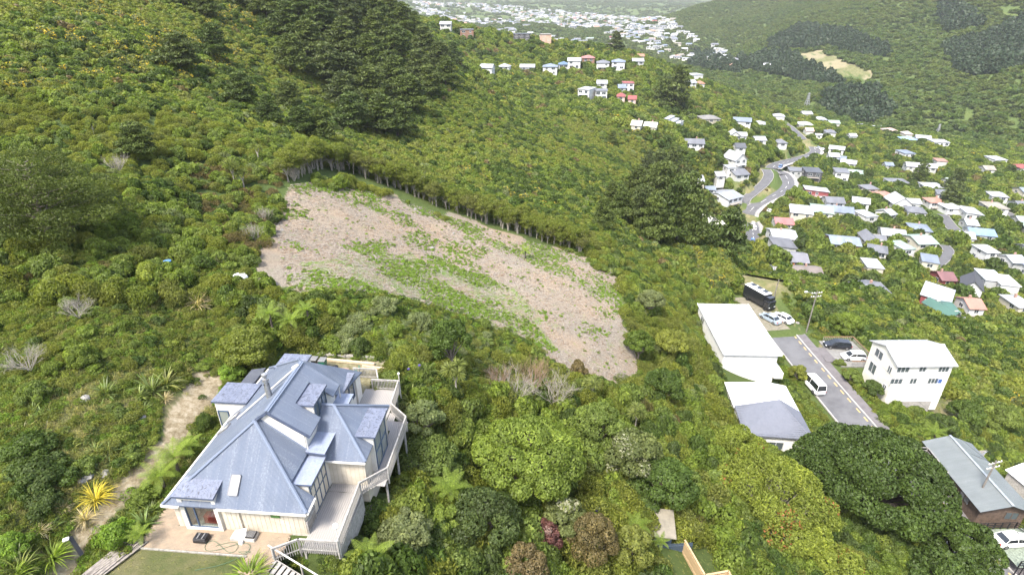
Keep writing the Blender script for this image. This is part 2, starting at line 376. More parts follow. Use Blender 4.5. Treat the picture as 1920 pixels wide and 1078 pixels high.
# colours (real surfaces)
WHT=(.6,.6,.58); CRM=(.55,.51,.41); OFF=(.52,.52,.48); GRYW=(.42,.43,.43); BEI=(.5,.46,.38); DKW=(.07,.07,.075); BRN=(.26,.15,.1); MAR=(.25,.06,.06); TEAL=(.16,.23,.26)
rWHT=(.42,.43,.45); rPAL=(.36,.375,.39); rGRY=(.17,.175,.19); rDK=(.09,.095,.105); rBLU=(.13,.2,.31); rBG=(.2,.235,.29); rRED=(.3,.085,.075); rPNK=(.4,.16,.15); rGRN=(.07,.15,.12); rPGR=(.3,.38,.32); rTAN=(.29,.265,.22); rORG=(.36,.19,.12); rBRN=(.2,.17,.15)
# (column, row of the roof centre, width px, depth m, eave height m, turn deg, roof, roof colour, wall colour, label)
SITES = [
 (875,53,30,9,5.5,5,'flat',rGRY,BRN,'rust brown two storey house at the left end of the ridge-top row'),
 (917,44,36,10,5,-5,'gables',rDK,WHT,'white ridge-top house with two steep dark gables'),
 (955,52,24,9,5,8,'gable',rGRY,WHT,'white house with black trim next to the dark gabled ridge-top house'),
 (978,61,37,10,5.5,0,'flat',rDK,DKW,'black and white flat-roofed house just below the ridge top'),
 (1023,62,23,9,8,5,'flat',rTAN,(.55,.36,.26),'tall peach coloured house beside dark pines on the ridge'),
 (988,46,26,10,4,0,'hip',rGRY,OFF,'house with grey hip roof behind the black and white ridge house'),
 (1107,71,30,12,4,10,'hip',rPGR,OFF,'house with pale green hip roof right of the ridge-top pines'),
 (836,42,24,10,5,0,'gable',rPAL,OFF,'pale grey roofed house at the foot of the pine ridge skyline'),
 (856,34,24,10,4,0,'hip',rPAL,WHT,'white house with pale hip roof above the rust brown house'),
 (914,122,27,8,5,-12,'gable',rPAL,WHT,'white house at the left end of the hillside terrace row'),
 (946,121,25,8,4.5,-8,'hip',rPAL,WHT,'white house with pale hip roof, second in the hillside terrace row'),
 (989,122,32,8,3.4,-3,'gable',rPAL,WHT,'long low white house with four dark windows in the terrace row'),
 (1032,121,32,10,5.5,-6,'hip',rBG,WHT,'two storey white house with blue grey hip roof in the terrace row'),
 (1057,117,22,8,3,-4,'hip',rBLU,GRYW,'low house with bright blue roof in the terrace row'),
 (1077,110,28,11,5.5,-6,'gable',rWHT,WHT,'tall white house with white gable roof left of the brick red roof'),
 (1103,105,27,10,3.4,-3,'hip',(.4,.17,.15),BRN,'house with brick red hip roof in the terrace row'),
 (1131,114,28,10,5,-8,'hip',rGRY,WHT,'white house with grey hip roof right of the brick red roof'),
 (1160,112,29,10,5.5,-10,'hip',rBG,WHT,'white house with blue grey roof near the right end of the terrace row'),
 (1196,111,24,9,3.2,-5,'gable',rPAL,GRYW,'small grey house ending the terrace row on the right'),
 (1201,102,10,6,3,0,'gable',rORG,OFF,'small house with orange roof peeking above the end of the terrace row'),
 (1101,163,27,13,5.5,-28,'flat',rWHT,WHT,'tall white flat-roofed house below the terrace row'),
 (1128,166,26,9,5.2,-8,'flat',rGRY,WHT,'white cube house with three wide dark windows beside the tall flat-roofed one'),
 (1129,152,22,8,4,-8,'gable',rPAL,OFF,'pale house half hidden above the white cube house'),
 (1178,152,24,9,5.2,-4,'flat',rRED,WHT,'white two storey house under a flat red roof'),
 (1166,160,16,8,4,-4,'gable',rBG,OFF,'small grey blue roofed house left of the flat red roof'),
 (1165,176,17,8,3.6,-10,'hip',rRED,(.6,.45,.38),'pink walled house with red hip roof'),
 (1186,181,14,8,4.4,-12,'gable',rRED,(.62,.46,.4),'narrow pink house under a red gable next to the red hip roof'),
 (1302,137,29,10,4,14,'flat',rWHT,WHT,'long white flat-roofed house high on the far shoulder'),
 (1292,151,24,9,3.2,10,'gable',rPAL,OFF,'pale grey roofed house below the long white flat-roofed one'),
 (1312,153,14,8,3.2,10,'hip',rORG,OFF,'small house with orange tiled roof on the far shoulder'),
 (1265,218,33,12,4.5,-30,'steps',rWHT,WHT,'white house with three stepped roofs right of the tall dark pine'),
 (1195,228,20,8,3,-20,'gable',(.7,.68,.6),CRM,'cream flat building in the bush left of its slightly wider neighbour'),
 (1221,231,26,9,3.2,-20,'gable',(.7,.68,.6),CRM,'cream gabled building in the bush, the wider of two'),
 (1329,217,40,11,4,4,'hip',(.22,.21,.19),(.4,.37,.28),'olive house with dark hip roof and a timber deck'),
 (1301,262,42,9,3.8,-8,'gable',rGRY,WHT,'long grey-roofed white house alone in the bush'),
 (1392,222,37,10,4.2,-18,'gable',rBG,WHT,'house with long blue grey gable roof beside a white villa'),
 (1424,228,24,10,3.4,-22,'hip',rWHT,WHT,'white villa with white hip roof next to the long blue grey gable'),
 (1384,248,38,9,3.4,-10,'gables',rWHT,WHT,'white twin-roofed house in the trees'),
 (1387,270,20,9,6,-5,'gable',rDK,WHT,'narrow white house with charcoal roof above the white chalet'),
 (1379,292,32,10,4.5,22,'gable',rPAL,WHT,'white chalet with a steep grey gable facing downhill'),
 (1382,319,34,11,3.6,15,'gable',rGRY,OFF,'white cottage with slate grey gables on the garden slope'),
 (1369,309,13,6,5,5,'flat',rPAL,WHT,'little white tower house behind the slate grey cottage'),
 (1348,323,18,7,2.6,8,'gable',rPAL,OFF,'pale garden shed left of the slate grey cottage'),
 (1302,331,42,12,5.2,-12,'flat',rWHT,CRM,'cream two storey house with flat white roof beside the dark pines'),
 (1360,361,48,14,4.2,32,'gable',(.3,.32,.35),(.6,.62,.63),'large grey gabled house above the side road'),
 (1331,349,12,5,2.4,0,'gable',rBG,GRYW,'small blue grey garden shed by the large grey gabled house'),
 (1461,214,22,9,3.4,-15,'hip',rWHT,WHT,'white house beside the ridge road'),
 (1512,210,20,9,4,-5,'gable',rWHT,WHT,'white house directly under the tall lattice pylon'),
 (1538,220,24,10,3.6,-12,'hip',rPAL,WHT,'white house right of the one under the tall pylon'),
 (1563,227,22,9,3.4,-12,'gable',rPGR,OFF,'pale grey green roof at the right end of the pylon row'),
 (1509,229,28,10,3.2,-10,'hip',(.45,.48,.44),OFF,'house with grey green hip roof below the pylon row'),
 (1517,241,15,8,3,-10,'gable',(.6,.38,.33),OFF,'small salmon roofed house below the grey green hip roof'),
 (1557,244,20,9,3.2,-15,'hip',rGRY,OFF,'house with grey hip roof by a red clay bank'),
 (1536,250,14,5,2.6,-25,'flat',rWHT,WHT,'narrow white roof in the trees above the road bend'),
 (1570,275,30,8,3.4,-30,'gable',rWHT,WHT,'long white roof stepping down beside the top of the winding road'),
 (1563,288,20,9,3.8,-15,'gable',rWHT,WHT,'white gabled house at the top road bend'),
 (1579,294,16,8,3.4,-30,'gable',rBG,OFF,'house with small blue grey roof behind the white gabled one'),
 (1592,301,30,8,3.2,-32,'gable',rWHT,WHT,'long narrow white roofed house right of the top road bend'),
 (1497,315,40,9,2.8,-14,'flat',rGRY,GRYW,'long low dark flat-roofed house hugging the road bend'),
 (1524,316,34,11,7,-14,'flat',rDK,DKW,'black three storey modern block with stacked balconies'),
 (1578,317,28,11,6,-18,'flat',rGRY,WHT,'white cube shaped house right of the black block'),
 (1604,320,28,12,3.6,-25,'gable',rPGR,WHT,'white house with pale green gable roof beside the white cube house'),
 (1531,352,48,7,4.4,-14,'mono',rWHT,MAR,'long maroon building with white rimmed roof'),
 (1564,371,36,10,3.8,-12,'gable',rGRY,WHT,'white house with grey gable below the maroon building'),
 (1503,388,44,13,3.4,-20,'hip',(.5,.53,.56),CRM,'wide pale blue grey roofed house beside the main road'),
 (1541,387,44,13,3.2,-22,'gable',rPGR,OFF,'house with wide pale green roof next to the pale blue grey one'),
 (1574,388,54,10,3.6,-20,'gable',rBG,OFF,'long blue grey roofed house right of the pale green roof'),
 (1469,410,37,9,3,-12,'gable',rPNK,OFF,'house with faded rose red roof near the main road'),
 (1467,434,50,12,3.6,-8,'gable',rWHT,WHT,'white house with bright white roof along the main road'),
 (1468,452,46,10,3.2,-8,'mono',(.15,.15,.16),OFF,'house with flat charcoal roof directly below the bright white roof'),
 (1485,476,60,10,3.4,-12,'gable',(.22,.22,.24),TEAL,'slate blue house with grey roof and an orange door'),
 (1511,502,60,9,2.6,-6,'gable',rBRN,BEI,'house with weathered dark brown roof at the edge of the bush'),
 (1338,440,31,11,5.4,4,'gable',rPNK,OFF,'white house with rose red gable roof left of the road'),
 (1322,404,24,10,4.4,35,'gable',(.72,.7,.62),CRM,'cream house with steep pale gable between pines and road'),
 (1349,416,24,9,3.4,0,'gable',(.66,.63,.55),CRM,'small cream roofed house above the rose red gable'),
 (1310,392,30,8,3,-20,'flat',rBG,GRYW,'flat blue grey roofed building beside the lawn and the pines'),
 (1282,377,14,7,3,0,'gable',rORG,WHT,'tiny house with orange roof at the edge of the pines'),
 (1644,237,18,8,3,-10,'gable',rPAL,OFF,'pale roof at the left end of the ridge edge row'),
 (1669,241,27,9,3.8,-8,'hip',(.45,.32,.28),(.62,.52,.46),'pinkish house with terracotta hip roof on the ridge edge'),
 (1701,247,14,8,4,-5,'hip',(.5,.42,.38),CRM,'small cream house between terracotta and blue roofs'),
 (1703,257,30,9,2.8,-10,'hip',(.25,.36,.52),OFF,'house with light blue hip roof on the ridge edge'),
 (1731,255,28,9,3.2,-22,'gable',rWHT,WHT,'white roofed house with its ridge slanting beside the small pylon'),
 (1761,262,32,10,4,-10,'flat',rWHT,WHT,'white flat-roofed house right of the small pylon'),
 (1598,251,11,6,3,0,'gable',rWHT,WHT,'tiny white house among trees left of the ridge edge row'),
 (1612,233,9,6,3,0,'gable',rWHT,OFF,'tiny pale roof highest among the ridge edge trees'),
 (1916,309,22,9,3.4,-5,'hip',rRED,WHT,'white house with red hip roof cut by the right edge of the frame'),
 (1666,305,12,6,2.8,-8,'gable',rBG,OFF,'small blue grey roof alone in trees left of the terraced flats'),
 (1726,307,58,9,5.2,-18,'gable',(.38,.37,.4),OFF,'long terraced flats with grey mauve roof on the wooded slope'),
 (1683,336,40,11,3.6,-8,'hip',rGRY,WHT,'white house with dark grey hip roof and white verandah'),
 (1722,334,14,6,2.6,-8,'gable',rGRY,OFF,'small grey roof between two hip-roofed houses'),
 (1749,344,38,11,3.2,-8,'hip',rPAL,WHT,'white villa with pale grey hip roof'),
 (1781,335,17,8,3.4,-8,'gable',rPGR,OFF,'house with pale green roof showing between tall trees'),
 (1698,373,66,11,3.8,-8,'gables',rWHT,WHT,'rambling white roofed house with a dark red end wall'),
 (1663,394,20,9,3.4,25,'gable',rPAL,WHT,'white gabled cottage in dark trees'),
 (1820,392,33,12,3.4,-15,'mono',rWHT,WHT,'house with plain white sloping roof below the lane'),
 (1866,381,37,11,4,-12,'hip',rTAN,WHT,'white house with tan grey hip roof by the upper lane'),
 (1919,379,34,11,4,-8,'gable',rGRY,WHT,'white house with grey gable at the right frame edge'),
 (1582,446,60,11,3.4,-14,'gable',(.24,.28,.34),BRN,'brown house with slate blue gable and skylights'),
 (1640,442,48,11,3.4,-12,'gables',rGRY,BEI,'beige house with grey cross gables'),
 (1674,431,46,10,3.8,-20,'gable',rPAL,WHT,'white house with pale gable right of the beige one'),
 (1725,422,38,10,3.2,-18,'hip',rBG,OFF,'house with blue grey hip roof above the pale green gable'),
 (1726,444,44,11,4.4,4,'gable',rPGR,CRM,'cream house with pale green gable roof'),
 (1771,512,30,8,2.8,-5,'gable',(.2,.1,.1),MAR,'small maroon house beside the lane junction'),
 (1760,545,54,15,4,-40,'mono',rWHT,MAR,'large white slanting roof over dark red walls'),
 (1776,573,48,10,3.2,10,'gables',rGRN,CRM,'cream house with dark green roof below the large white roof'),
 (1633,534,44,11,3.6,14,'gable',rGRY,WHT,'white house with grey gable standing by a small lawn'),
 (1825,526,38,11,5.5,-35,'gable',(.07,.07,.08),WHT,'steep charcoal roofed house'),
 (1858,512,38,12,4,-16,'flat',(.62,.64,.65),GRYW,'flat pale grey roofed house, left half of a white pair'),
 (1886,521,36,11,4.2,-16,'flat',(.66,.68,.7),WHT,'white flat-roofed house with dark window band, right of the pair'),
 (1811,436,28,9,3.2,-22,'gable',rWHT,WHT,'white L shaped house beside the blue roofed one'),
 (1838,430,48,10,4.4,-16,'gable',(.2,.28,.42),WHT,'white two storey house with long blue roof'),
 (1819,413,22,8,3,-12,'gable',rPAL,OFF,'pale roofed garage above the long blue roof'),
 (1903,634,36,11,3.2,-25,'gable',rPAL,OFF,'pale grey roofed house past the lower road'),
 (1888,651,56,10,3.4,-14,'gable',(.16,.25,.4),(.5,.22,.1),'orange brown house with blue roof just beyond the lower road'),
 (1672,573,26,9,2.8,-25,'mono',(.3,.38,.5),OFF,'low blue roof mostly hidden behind the near bush'),
 (1712,590,26,9,2.8,-25,'mono',(.34,.42,.5),OFF,'pale blue roof edge showing beside the green roofed house'),
 (1852,312,20,8,3,-8,'gable',rTAN,OFF,'lone tan roofed house among trees far to the right'),
 (1915,407,16,8,3,-8,'gable',rPAL,OFF,'pale roof at the frame edge below the grey gable'),
]
HOUSES = []
_rs = random.Random(21); _ex = []
SUBP = [(1340,235),(1500,190),(1640,235),(1780,265),(1960,300),(1960,560),(1850,600),(1700,520),(1580,500),(1520,440),(1560,330),(1400,250)]
_cand = 0
while len(_ex) < 26 and _cand < 6000:
    _cand += 1; uu, vv = _rs.uniform(1330,1940), _rs.uniform(195,600)
    if not inpoly(np.array([uu]), np.array([vv]), SUBP)[0]: continue
    if min(math.hypot((uu-q[0])*.62, vv-q[1]) for q in SITES+_ex) < 19: continue
    if min(np.hypot(*(np.array(proj(*q))[:2]-np.array([uu,vv]))) for k_ in RD for q in RD[k_][::2]) < 20: continue
    rc_, nm_ = _rs.choice([(rWHT,'white'),(rGRY,'grey'),(rPAL,'pale grey'),(rBG,'blue grey'),(rWHT,'white'),((.4,.2,.15),'terracotta'),(rPGR,'pale green')])
    kd_ = _rs.choice(['gable','hip','gable','hip','flat']); zone_ = 'on the upper slope of the suburb' if vv < 330 else ('in the middle of the suburb' if vv < 450 else 'near the lower road of the suburb')
    _ex.append((uu, vv, _rs.uniform(22,34)*(.8 if vv < 330 else 1.1), _rs.uniform(8,11), _rs.uniform(3,4.6), _rs.uniform(-30,15), kd_, rc_, _rs.choice([WHT,WHT,OFF,CRM]), 'small house with %s %s roof among trees %s' % (nm_, kd_.replace('flat','flat').replace('gable','gabled').replace('hip','hipped'), zone_)))
SITES += _ex
for (u, v, wpx, dm, h, rot, kind, rc, wc, lab) in SITES:
    p = spot(u, v, h+1.0, dmin=190 if (u < 1560 and v > 380) else (150 if v > 480 else 190))
    if p is None: continue
    D = p[1]*CP - p[2]*SP
    wm = min(24, max(4.5, wpx*D/FOC*0.82))
    gz = p[2]-h-1.0
    HOUSES.append((p[0], p[1], gz, wm, min(dm, wm*1.3+2), h, R(rot), kind, rc, wc, lab, D))
    PADS.append((p[0], p[1], wm/2+.5, dm/2+.5, R(rot), gz, 4.0))
# named sites near by: (x, y, half w, half d, rot)
NEAR = [(39.8,82.5,5.4,9.0,R(2)), (38.2,67.0,5.0,6.8,R(-4)), (67.2,80.3,5.6,4.6,R(0)), (63.2,57.2,3.2,6.4,R(-5))]
# ------------------------------------------------------------------ regions drawn on the land
FIELD = [(545,347),(600,340),(660,350),(720,362),(800,392),(900,425),(1000,455),(1080,478),(1150,515),(1178,560),(1165,600),(1195,650),(1195,700),(1160,722),(1090,705),(1030,672),(1000,640),(930,612),(850,585),(760,560),(640,545),(560,552),(470,530),(485,470),(520,400)]
WEED = [(560,505),(640,478),(760,482),(870,500),(960,540),(1010,590),(1050,660),(1000,640),(930,612),(850,585),(760,560),(640,540),(570,540)]
CLAY = [(382,688),(414,705),(402,750),(362,795),(338,845),(282,905),(222,965),(165,1020),(135,1090),(75,1090),(135,1000),(222,905),(280,835),(305,775),(340,722)]
GOR = [(-300,-200),(480,-200),(500,10),(430,130),(300,120),(130,170),(-300,210)]
SHADEPINE = [(-200,180),(300,180),(330,400),(200,480),(-200,480)]
PINES = [(470,-60),(780,-60),(865,120),(850,190),(780,175),(760,270),(640,285),(600,230),(540,150),(430,60)]
PINE2 = [(1135,300),(1200,260),(1290,330),(1312,440),(1300,468),(1180,430),(1110,390)]
FARP = [[(1440,75),(1500,45),(1600,60),(1670,95),(1660,108),(1600,100),(1560,85),(1520,95),(1450,90)], [(1765,85),(1920,30),(2100,0),(2100,130),(1920,110),(1830,140),(1790,120)], [(1755,-20),(1800,0),(1850,45),(1770,60)], [(1380,110),(1480,100),(1560,140),(1570,160),(1480,145),(1400,130)],[(1290,90),(1400,118),(1380,140),(1300,120)],[(1550,170),(1640,170),(1680,210),(1620,235),(1540,205)]]
LAWN1 = [(1290,390),(1300,372),(1370,395),(1380,412),(1340,405),(1320,395)]
MEADOW = [(1500,95),(1540,92),(1600,115),(1645,135),(1630,150),(1580,140),(1530,125),(1500,110)]
STRIP = [(1860,275),(1960,292),(1960,302),(1885,285)]
VERGE = [(1395,555),(1440,565),(1530,640),(1560,655),(1540,650),(1480,600),(1450,600),(1420,600)]
BANK3 = [(1680,725),(1760,745),(1800,700),(1850,745),(1920,800),(1830,800),(1750,790)]
def field_w(X, Y, Z):
    u, v, d = proj(X, Y, Z); return u, v, d

# grid: rings spaced with distance, spokes over the view
na, nr = 620, 700
az = np.concatenate([np.linspace(R(-110), R(-52), 40)[:-1], np.linspace(R(-52), R(52), na), np.linspace(R(52), R(110), 40)[1:]])
rr = np.concatenate([np.linspace(6, 20, 12)[:-1], np.exp(np.linspace(math.log(20), math.log(9000), nr))])
AZ, RR = np.meshgrid(az, rr); GX = (RR*np.sin(AZ)).ravel(); GY = (RR*np.cos(AZ)).ravel(); GZ = height(GX, GY)
me = bpy.data.meshes.new('ground'); nA, nR = len(az), len(rr)
idx = np.arange(nA*nR).reshape(nR, nA)
quads = np.stack([idx[:-1,:-1], idx[:-1,1:], idx[1:,1:], idx[1:,:-1]], -1).reshape(-1, 4)[:, ::-1]
me.vertices.add(nA*nR); me.vertices.foreach_set('co', np.stack([GX,GY,GZ],1).ravel())
me.loops.add(quads.size); me.loops.foreach_set('vertex_index', quads.ravel())
me.polygons.add(len(quads)); me.polygons.foreach_set('loop_start', np.arange(0, quads.size, 4)); me.polygons.foreach_set('loop_total', np.full(len(quads), 4))
me.polygons.foreach_set('use_smooth', np.ones(len(quads), bool)); me.update(calc_edges=True)
u, v, d = proj(GX, GY, GZ)
def jit(u, v, a, f=0.25, s=5): return u+(vnoise(GX, GY, f, s)-0.5)*a*1.0, v+(vnoise(GX, GY, f, s+1)-0.5)*a
ju, jv = jit(u, v, 26)
front = d > 5
near = (d < 200)
f_field = (inpoly(ju, jv, FIELD) & front & near).astype(float)
f_weed = (inpoly(ju, jv, WEED) & front & near).astype(float)
f_clay = (inpoly(*jit(u, v, 40, 0.5, 8), CLAY) & front & (d < 70)).astype(float)*0.9
f_dry = ((inpoly(ju, jv, MEADOW)|inpoly(u, v, STRIP)) & (d > 300)).astype(float)*.8
f_clay = np.maximum(f_clay, (inpoly(ju, jv, MEADOW) & (d > 300)).astype(float)*.45*(vnoise(GX,GY,.03,14) > .35))
f_dry = np.maximum(f_dry, ((inpoly(ju, jv, BANK3)|inpoly(ju, jv, VERGE)) & (d < 150)).astype(float))
f_dry = np.maximum(f_dry, ((inpoly(u, v, LAWN1)) & (d > 150) & (d < 400)).astype(float))
# dry grass slope left of the house and around it
f_dry = np.maximum(f_dry, ((v > 700) & (u < 420) & (d < 60)).astype(float)*np.clip((vnoise(GX, GY, 0.35, 12)-0.42)*4, 0, 1)*0.8)
# road cuttings show clay
for key in ('main', 'upper', 'lower', 'ridge'):
    pts = RD[key]
    for p in pts[::2]:
        k = (np.abs(GX-p[0]) < 9) & (np.abs(GY-p[1]) < 9); dd = np.hypot(GX[k]-p[0], GY[k]-p[1])
        f_dry[k] = np.maximum(f_dry[k], np.clip((9-dd)/3, 0, 1)*(vnoise(GX[k], GY[k], 0.1, 3) > 0.45))
def hlocal(X, Y):
    x = X-HX; y = Y-HY; return x*math.cos(HR)+y*math.sin(HR), -x*math.sin(HR)+y*math.cos(HR)
S_, T_ = hlocal(GX, GY)
f_dry = np.maximum(f_dry, ((S_ > -1.8) & (S_ < 5.8) & (T_ > -5.5) & (T_ < -1.3)).astype(float)*.8)
f_pat = ((S_ > -0.6) & (S_ < 8.2) & (T_ > 14.2) & (T_ < 19.3)).astype(float)
f_clay = np.maximum(f_clay, f_pat*0.55); f_field *= (1-f_pat)
col = np.stack([f_field, np.maximum(f_clay, 0), f_dry, f_weed], 1).astype(np.float32)
ca = me.color_attributes.new('mask', 'FLOAT_COLOR', 'POINT'); ca.data.foreach_set('color', col.ravel())
m, n, out = new_mat('earth'); L = n.links.new
geo = N(n, 'ShaderNodeNewGeometry')
at = N(n, 'ShaderNodeAttribute', attribute_name='mask'); sp = N(n, 'ShaderNodeSeparateColor'); L(at.outputs['Color'], sp.inputs[0])
n1 = N(n, 'ShaderNodeTexNoise', i_Scale=0.35, i_Detail=8.0, i_Roughness=0.7); L(geo.outputs['Position'], n1.inputs['Vector'])
n2 = N(n, 'ShaderNodeTexNoise', i_Scale=2.2, i_Detail=8.0, i_Roughness=0.75); L(geo.outputs['Position'], n2.inputs['Vector'])
n3 = N(n, 'ShaderNodeTexNoise', i_Scale=0.02, i_Detail=6.0, i_Roughness=0.7); L(geo.outputs['Position'], n3.inputs['Vector'])
rf = ramp(n, [(0.3, (.03,.04,.015)), (0.55, (.06,.08,.025)), (0.75, (.11,.12,.045))]); L(n2.outputs['Fac'], rf.inputs[0])
rfar = ramp(n, [(0.3, (.045,.075,.022)), (0.5, (.075,.11,.03)), (0.7, (.11,.14,.04))]); L(n3.outputs['Fac'], rfar.inputs[0])
mfl = N(n, 'ShaderNodeMixRGB', i_Fac=0.5); L(rf.outputs[0], mfl.inputs[1]); L(rfar.outputs[0], mfl.inputs[2])
rd = ramp(n, [(0.32, (.06,.085,.025)), (0.5, (.135,.13,.06)), (0.72, (.23,.19,.115))]); L(n1.outputs['Fac'], rd.inputs[0])
mxd = N(n, 'ShaderNodeMixRGB'); L(sp.outputs[2], mxd.inputs[0]); L(mfl.outputs[0], mxd.inputs[1]); L(rd.outputs[0], mxd.inputs[2])
rc_ = ramp(n, [(0.35, (.17,.13,.08)), (0.5, (.29,.235,.155)), (0.66, (.42,.37,.285))]); L(n2.outputs['Fac'], rc_.inputs[0])
mxc = N(n, 'ShaderNodeMixRGB'); L(sp.outputs[1], mxc.inputs[0]); L(mxd.outputs[0], mxc.inputs[1]); L(rc_.outputs[0], mxc.inputs[2])
# wood chip and mulch of the cleared block: fibrous, greyish pink
mp = N(n, 'ShaderNodeMapping'); mp.inputs['Scale'].default_value = (5.5, 10.0, 5.5); mp.inputs['Rotation'].default_value = (0, 0, 0.9); L(geo.outputs['Position'], mp.inputs[0])
n4 = N(n, 'ShaderNodeTexNoise', i_Scale=1.0, i_Detail=9.0, i_Roughness=0.85, i_Distortion=0.8); L(mp.outputs[0], n4.inputs['Vector'])
rm = ramp(n, [(0.30, (.06,.05,.037)), (0.42, (.165,.138,.108)), (0.53, (.27,.235,.195)), (0.68, (.42,.385,.34))]); L(n4.outputs['Fac'], rm.inputs[0])
hue = ramp(n, [(0.35, (1.12,.99,.84)), (0.65, (.92,.93,.9))]); n6 = N(n, 'ShaderNodeTexNoise', i_Scale=0.12, i_Detail=4.0); L(geo.outputs['Position'], n6.inputs['Vector']); L(n6.outputs['Fac'], hue.inputs[0])
rmh = N(n, 'ShaderNodeMixRGB', blend_type='MULTIPLY', i_Fac=1.0); L(rm.outputs[0], rmh.inputs[1]); L(hue.outputs[0], rmh.inputs[2])
n5 = N(n, 'ShaderNodeTexNoise', i_Scale=0.55, i_Detail=7.0, i_Roughness=0.72); L(geo.outputs['Position'], n5.inputs['Vector'])
wt = N(n, 'ShaderNodeMath', operation='MULTIPLY_ADD'); wt.inputs[1].default_value = 0.17; L(at.outputs['Alpha'], wt.inputs[0]); L(n5.outputs['Fac'], wt.inputs[2])
wr = ramp(n, [(0.56, (0,0,0)), (0.80, (1,1,1))]); L(wt.outputs[0], wr.inputs[0])
wg = ramp(n, [(0.3, (.06,.11,.02)), (0.7, (.16,.24,.05))]); L(n2.outputs['Fac'], wg.inputs[0])
mw = N(n, 'ShaderNodeMixRGB'); L(wr.outputs[0], mw.inputs[0]); L(rmh.outputs[0], mw.inputs[1]); L(wg.outputs[0], mw.inputs[2])
mxf = N(n, 'ShaderNodeMixRGB'); L(sp.outputs[0], mxf.inputs[0]); L(mxc.outputs[0], mxf.inputs[1]); L(mw.outputs[0], mxf.inputs[2])
b = N(n, 'ShaderNodeBsdfPrincipled', i_Roughness=0.95); b.inputs['Specular IOR Level'].default_value = 0.1
L(mxf.outputs[0], b.inputs['Base Color'])
bp = N(n, 'ShaderNodeBump', i_Strength=0.8, i_Distance=0.25); L(n4.outputs['Fac'], bp.inputs['Height']); L(bp.outputs[0], b.inputs['Normal'])
L(b.outputs[0], out.inputs[0])
me.materials.append(m)
ground_ob = place('ground', me); tag(ground_ob, kind='structure')
# ------------------------------------------------------------------ plant prototypes (meshes only; copies are made further down)
def quads_mesh(name, C, Nn, size, mat, rng, aspect=0.6, tint=None, tip=None, bend=0.25, extra=None):
    """one leaf clump (a bent quad = 2 tris) at each centre; extra: (MB) trunk and limbs to join"""
    n = len(C); Nn = Nn/np.maximum(np.linalg.norm(Nn, axis=1, keepdims=True), 1e-6)
    rv = rng.normal(size=(n,3)); T = np.cross(Nn, rv); T /= np.maximum(np.linalg.norm(T, axis=1, keepdims=True), 1e-6); B = np.cross(Nn, T)
    s = (np.asarray(size)*rng.uniform(0.65, 1.35, n))[:,None] if np.ndim(size) < 2 else size
    a = T*s; b_ = B*s*aspect; lift = Nn*s*bend
    V = np.stack([C-a-lift, C-b_, C+a-lift, C+b_], 1).reshape(-1, 3)
    F = np.arange(n*4).reshape(n, 4)
    ev, ef, em = (extra.v, extra.f, extra.m) if extra else ([], [], [])
    me = bpy.data.meshes.new(name)
    allv = np.concatenate([V, np.array(ev, float).reshape(-1, 3)]) if len(ev) else V
    lv = list(F.ravel()); ls = list(range(0, n*4, 4)); lt = [4]*n; k = n*4
    for f in ef:
        ls.append(k); lt.append(len(f)); lv += [i+n*4 for i in f]; k += len(f)
    me.vertices.add(len(allv)); me.vertices.foreach_set('co', allv.ravel())
    me.loops.add(len(lv)); me.loops.foreach_set('vertex_index', lv)
    me.polygons.add(len(ls)); me.polygons.foreach_set('loop_start', ls); me.polygons.foreach_set('loop_total', lt)
    me.materials.append(mat)
    if extra:
        for m_ in extra.mats: me.materials.append(m_)
        me.polygons.foreach_set('material_index', [0]*n+[i+1 for i in em])
    at_ = me.attributes.new('tint', 'FLOAT', 'FACE'); tv = np.full(len(ls), 0.5, np.float32)
    tv[:n] = np.clip(tint if tint is not None else rng.normal(0.5, 0.2, n), 0, 1); at_.data.foreach_set('value', tv)
    if tip is not None:
        a2 = me.attributes.new('tip', 'FLOAT', 'FACE'); t2 = np.zeros(len(ls), np.float32); t2[:n] = tip; a2.data.foreach_set('value', t2)
    me.update(calc_edges=True); return me
def lobes_points(lobes, n, rng, inner=0.72, zmin=0.02, shell=0.18, down=0.35):
    """points on the outside of a union of ellipsoid lobes (cx,cy,cz,rx,ry,rz)"""
    Lb = np.array(lobes, float); wgt = (Lb[:,3]*Lb[:,4]+Lb[:,3]*Lb[:,5]); wgt /= wgt.sum()
    C = []; Nn = []; K = []; got = 0
    while got < n:
        k = rng.choice(len(Lb), size=n*2, p=wgt); d = rng.normal(size=(n*2,3)); d /= np.linalg.norm(d, axis=1, keepdims=True)
        keep = (d[:,2] > -down) | (rng.random(n*2) < 0.12); k = k[keep]; d = d[keep]
        rad = 1-shell*rng.random(len(k))**1.5*1.2
        p = Lb[k,:3]+d*Lb[k,3:6]*rad[:,None]; ok = p[:,2] > zmin
        for j in range(len(Lb)):
            q = ((p-Lb[j,:3])/Lb[j,3:6]); ok &= ((q**2).sum(1) > inner**2) | (k == j)
        nn = d/Lb[k,3:6]; nn /= np.linalg.norm(nn, axis=1, keepdims=True)
        C.append(p[ok]); Nn.append(nn[ok]); K.append(k[ok]); got += ok.sum()
    C = np.concatenate(C)[:n]; Nn = np.concatenate(Nn)[:n]; K = np.concatenate(K)[:n]
    return C, Nn, K
def dome_lobes(rng, n, R_=1.0, H=1.0, r0=0.35, r1=0.55, flat=0.8):
    out = [(0,0,H*0.45,R_*0.62,R_*0.62,H*0.5)]
    for i in range(n):
        a = rng.uniform(0, 2*PI); e = math.asin(rng.uniform(0.02, 1)); r_ = rng.uniform(r0, r1)
        rad = (1-r_*0.8)
        out.append((math.cos(a)*math.cos(e)*R_*rad, math.sin(a)*math.cos(e)*R_*rad, max(0.15, math.sin(e)*H*rad*0.9+H*0.12), R_*r_, R_*r_, R_*r_*flat))
    return out
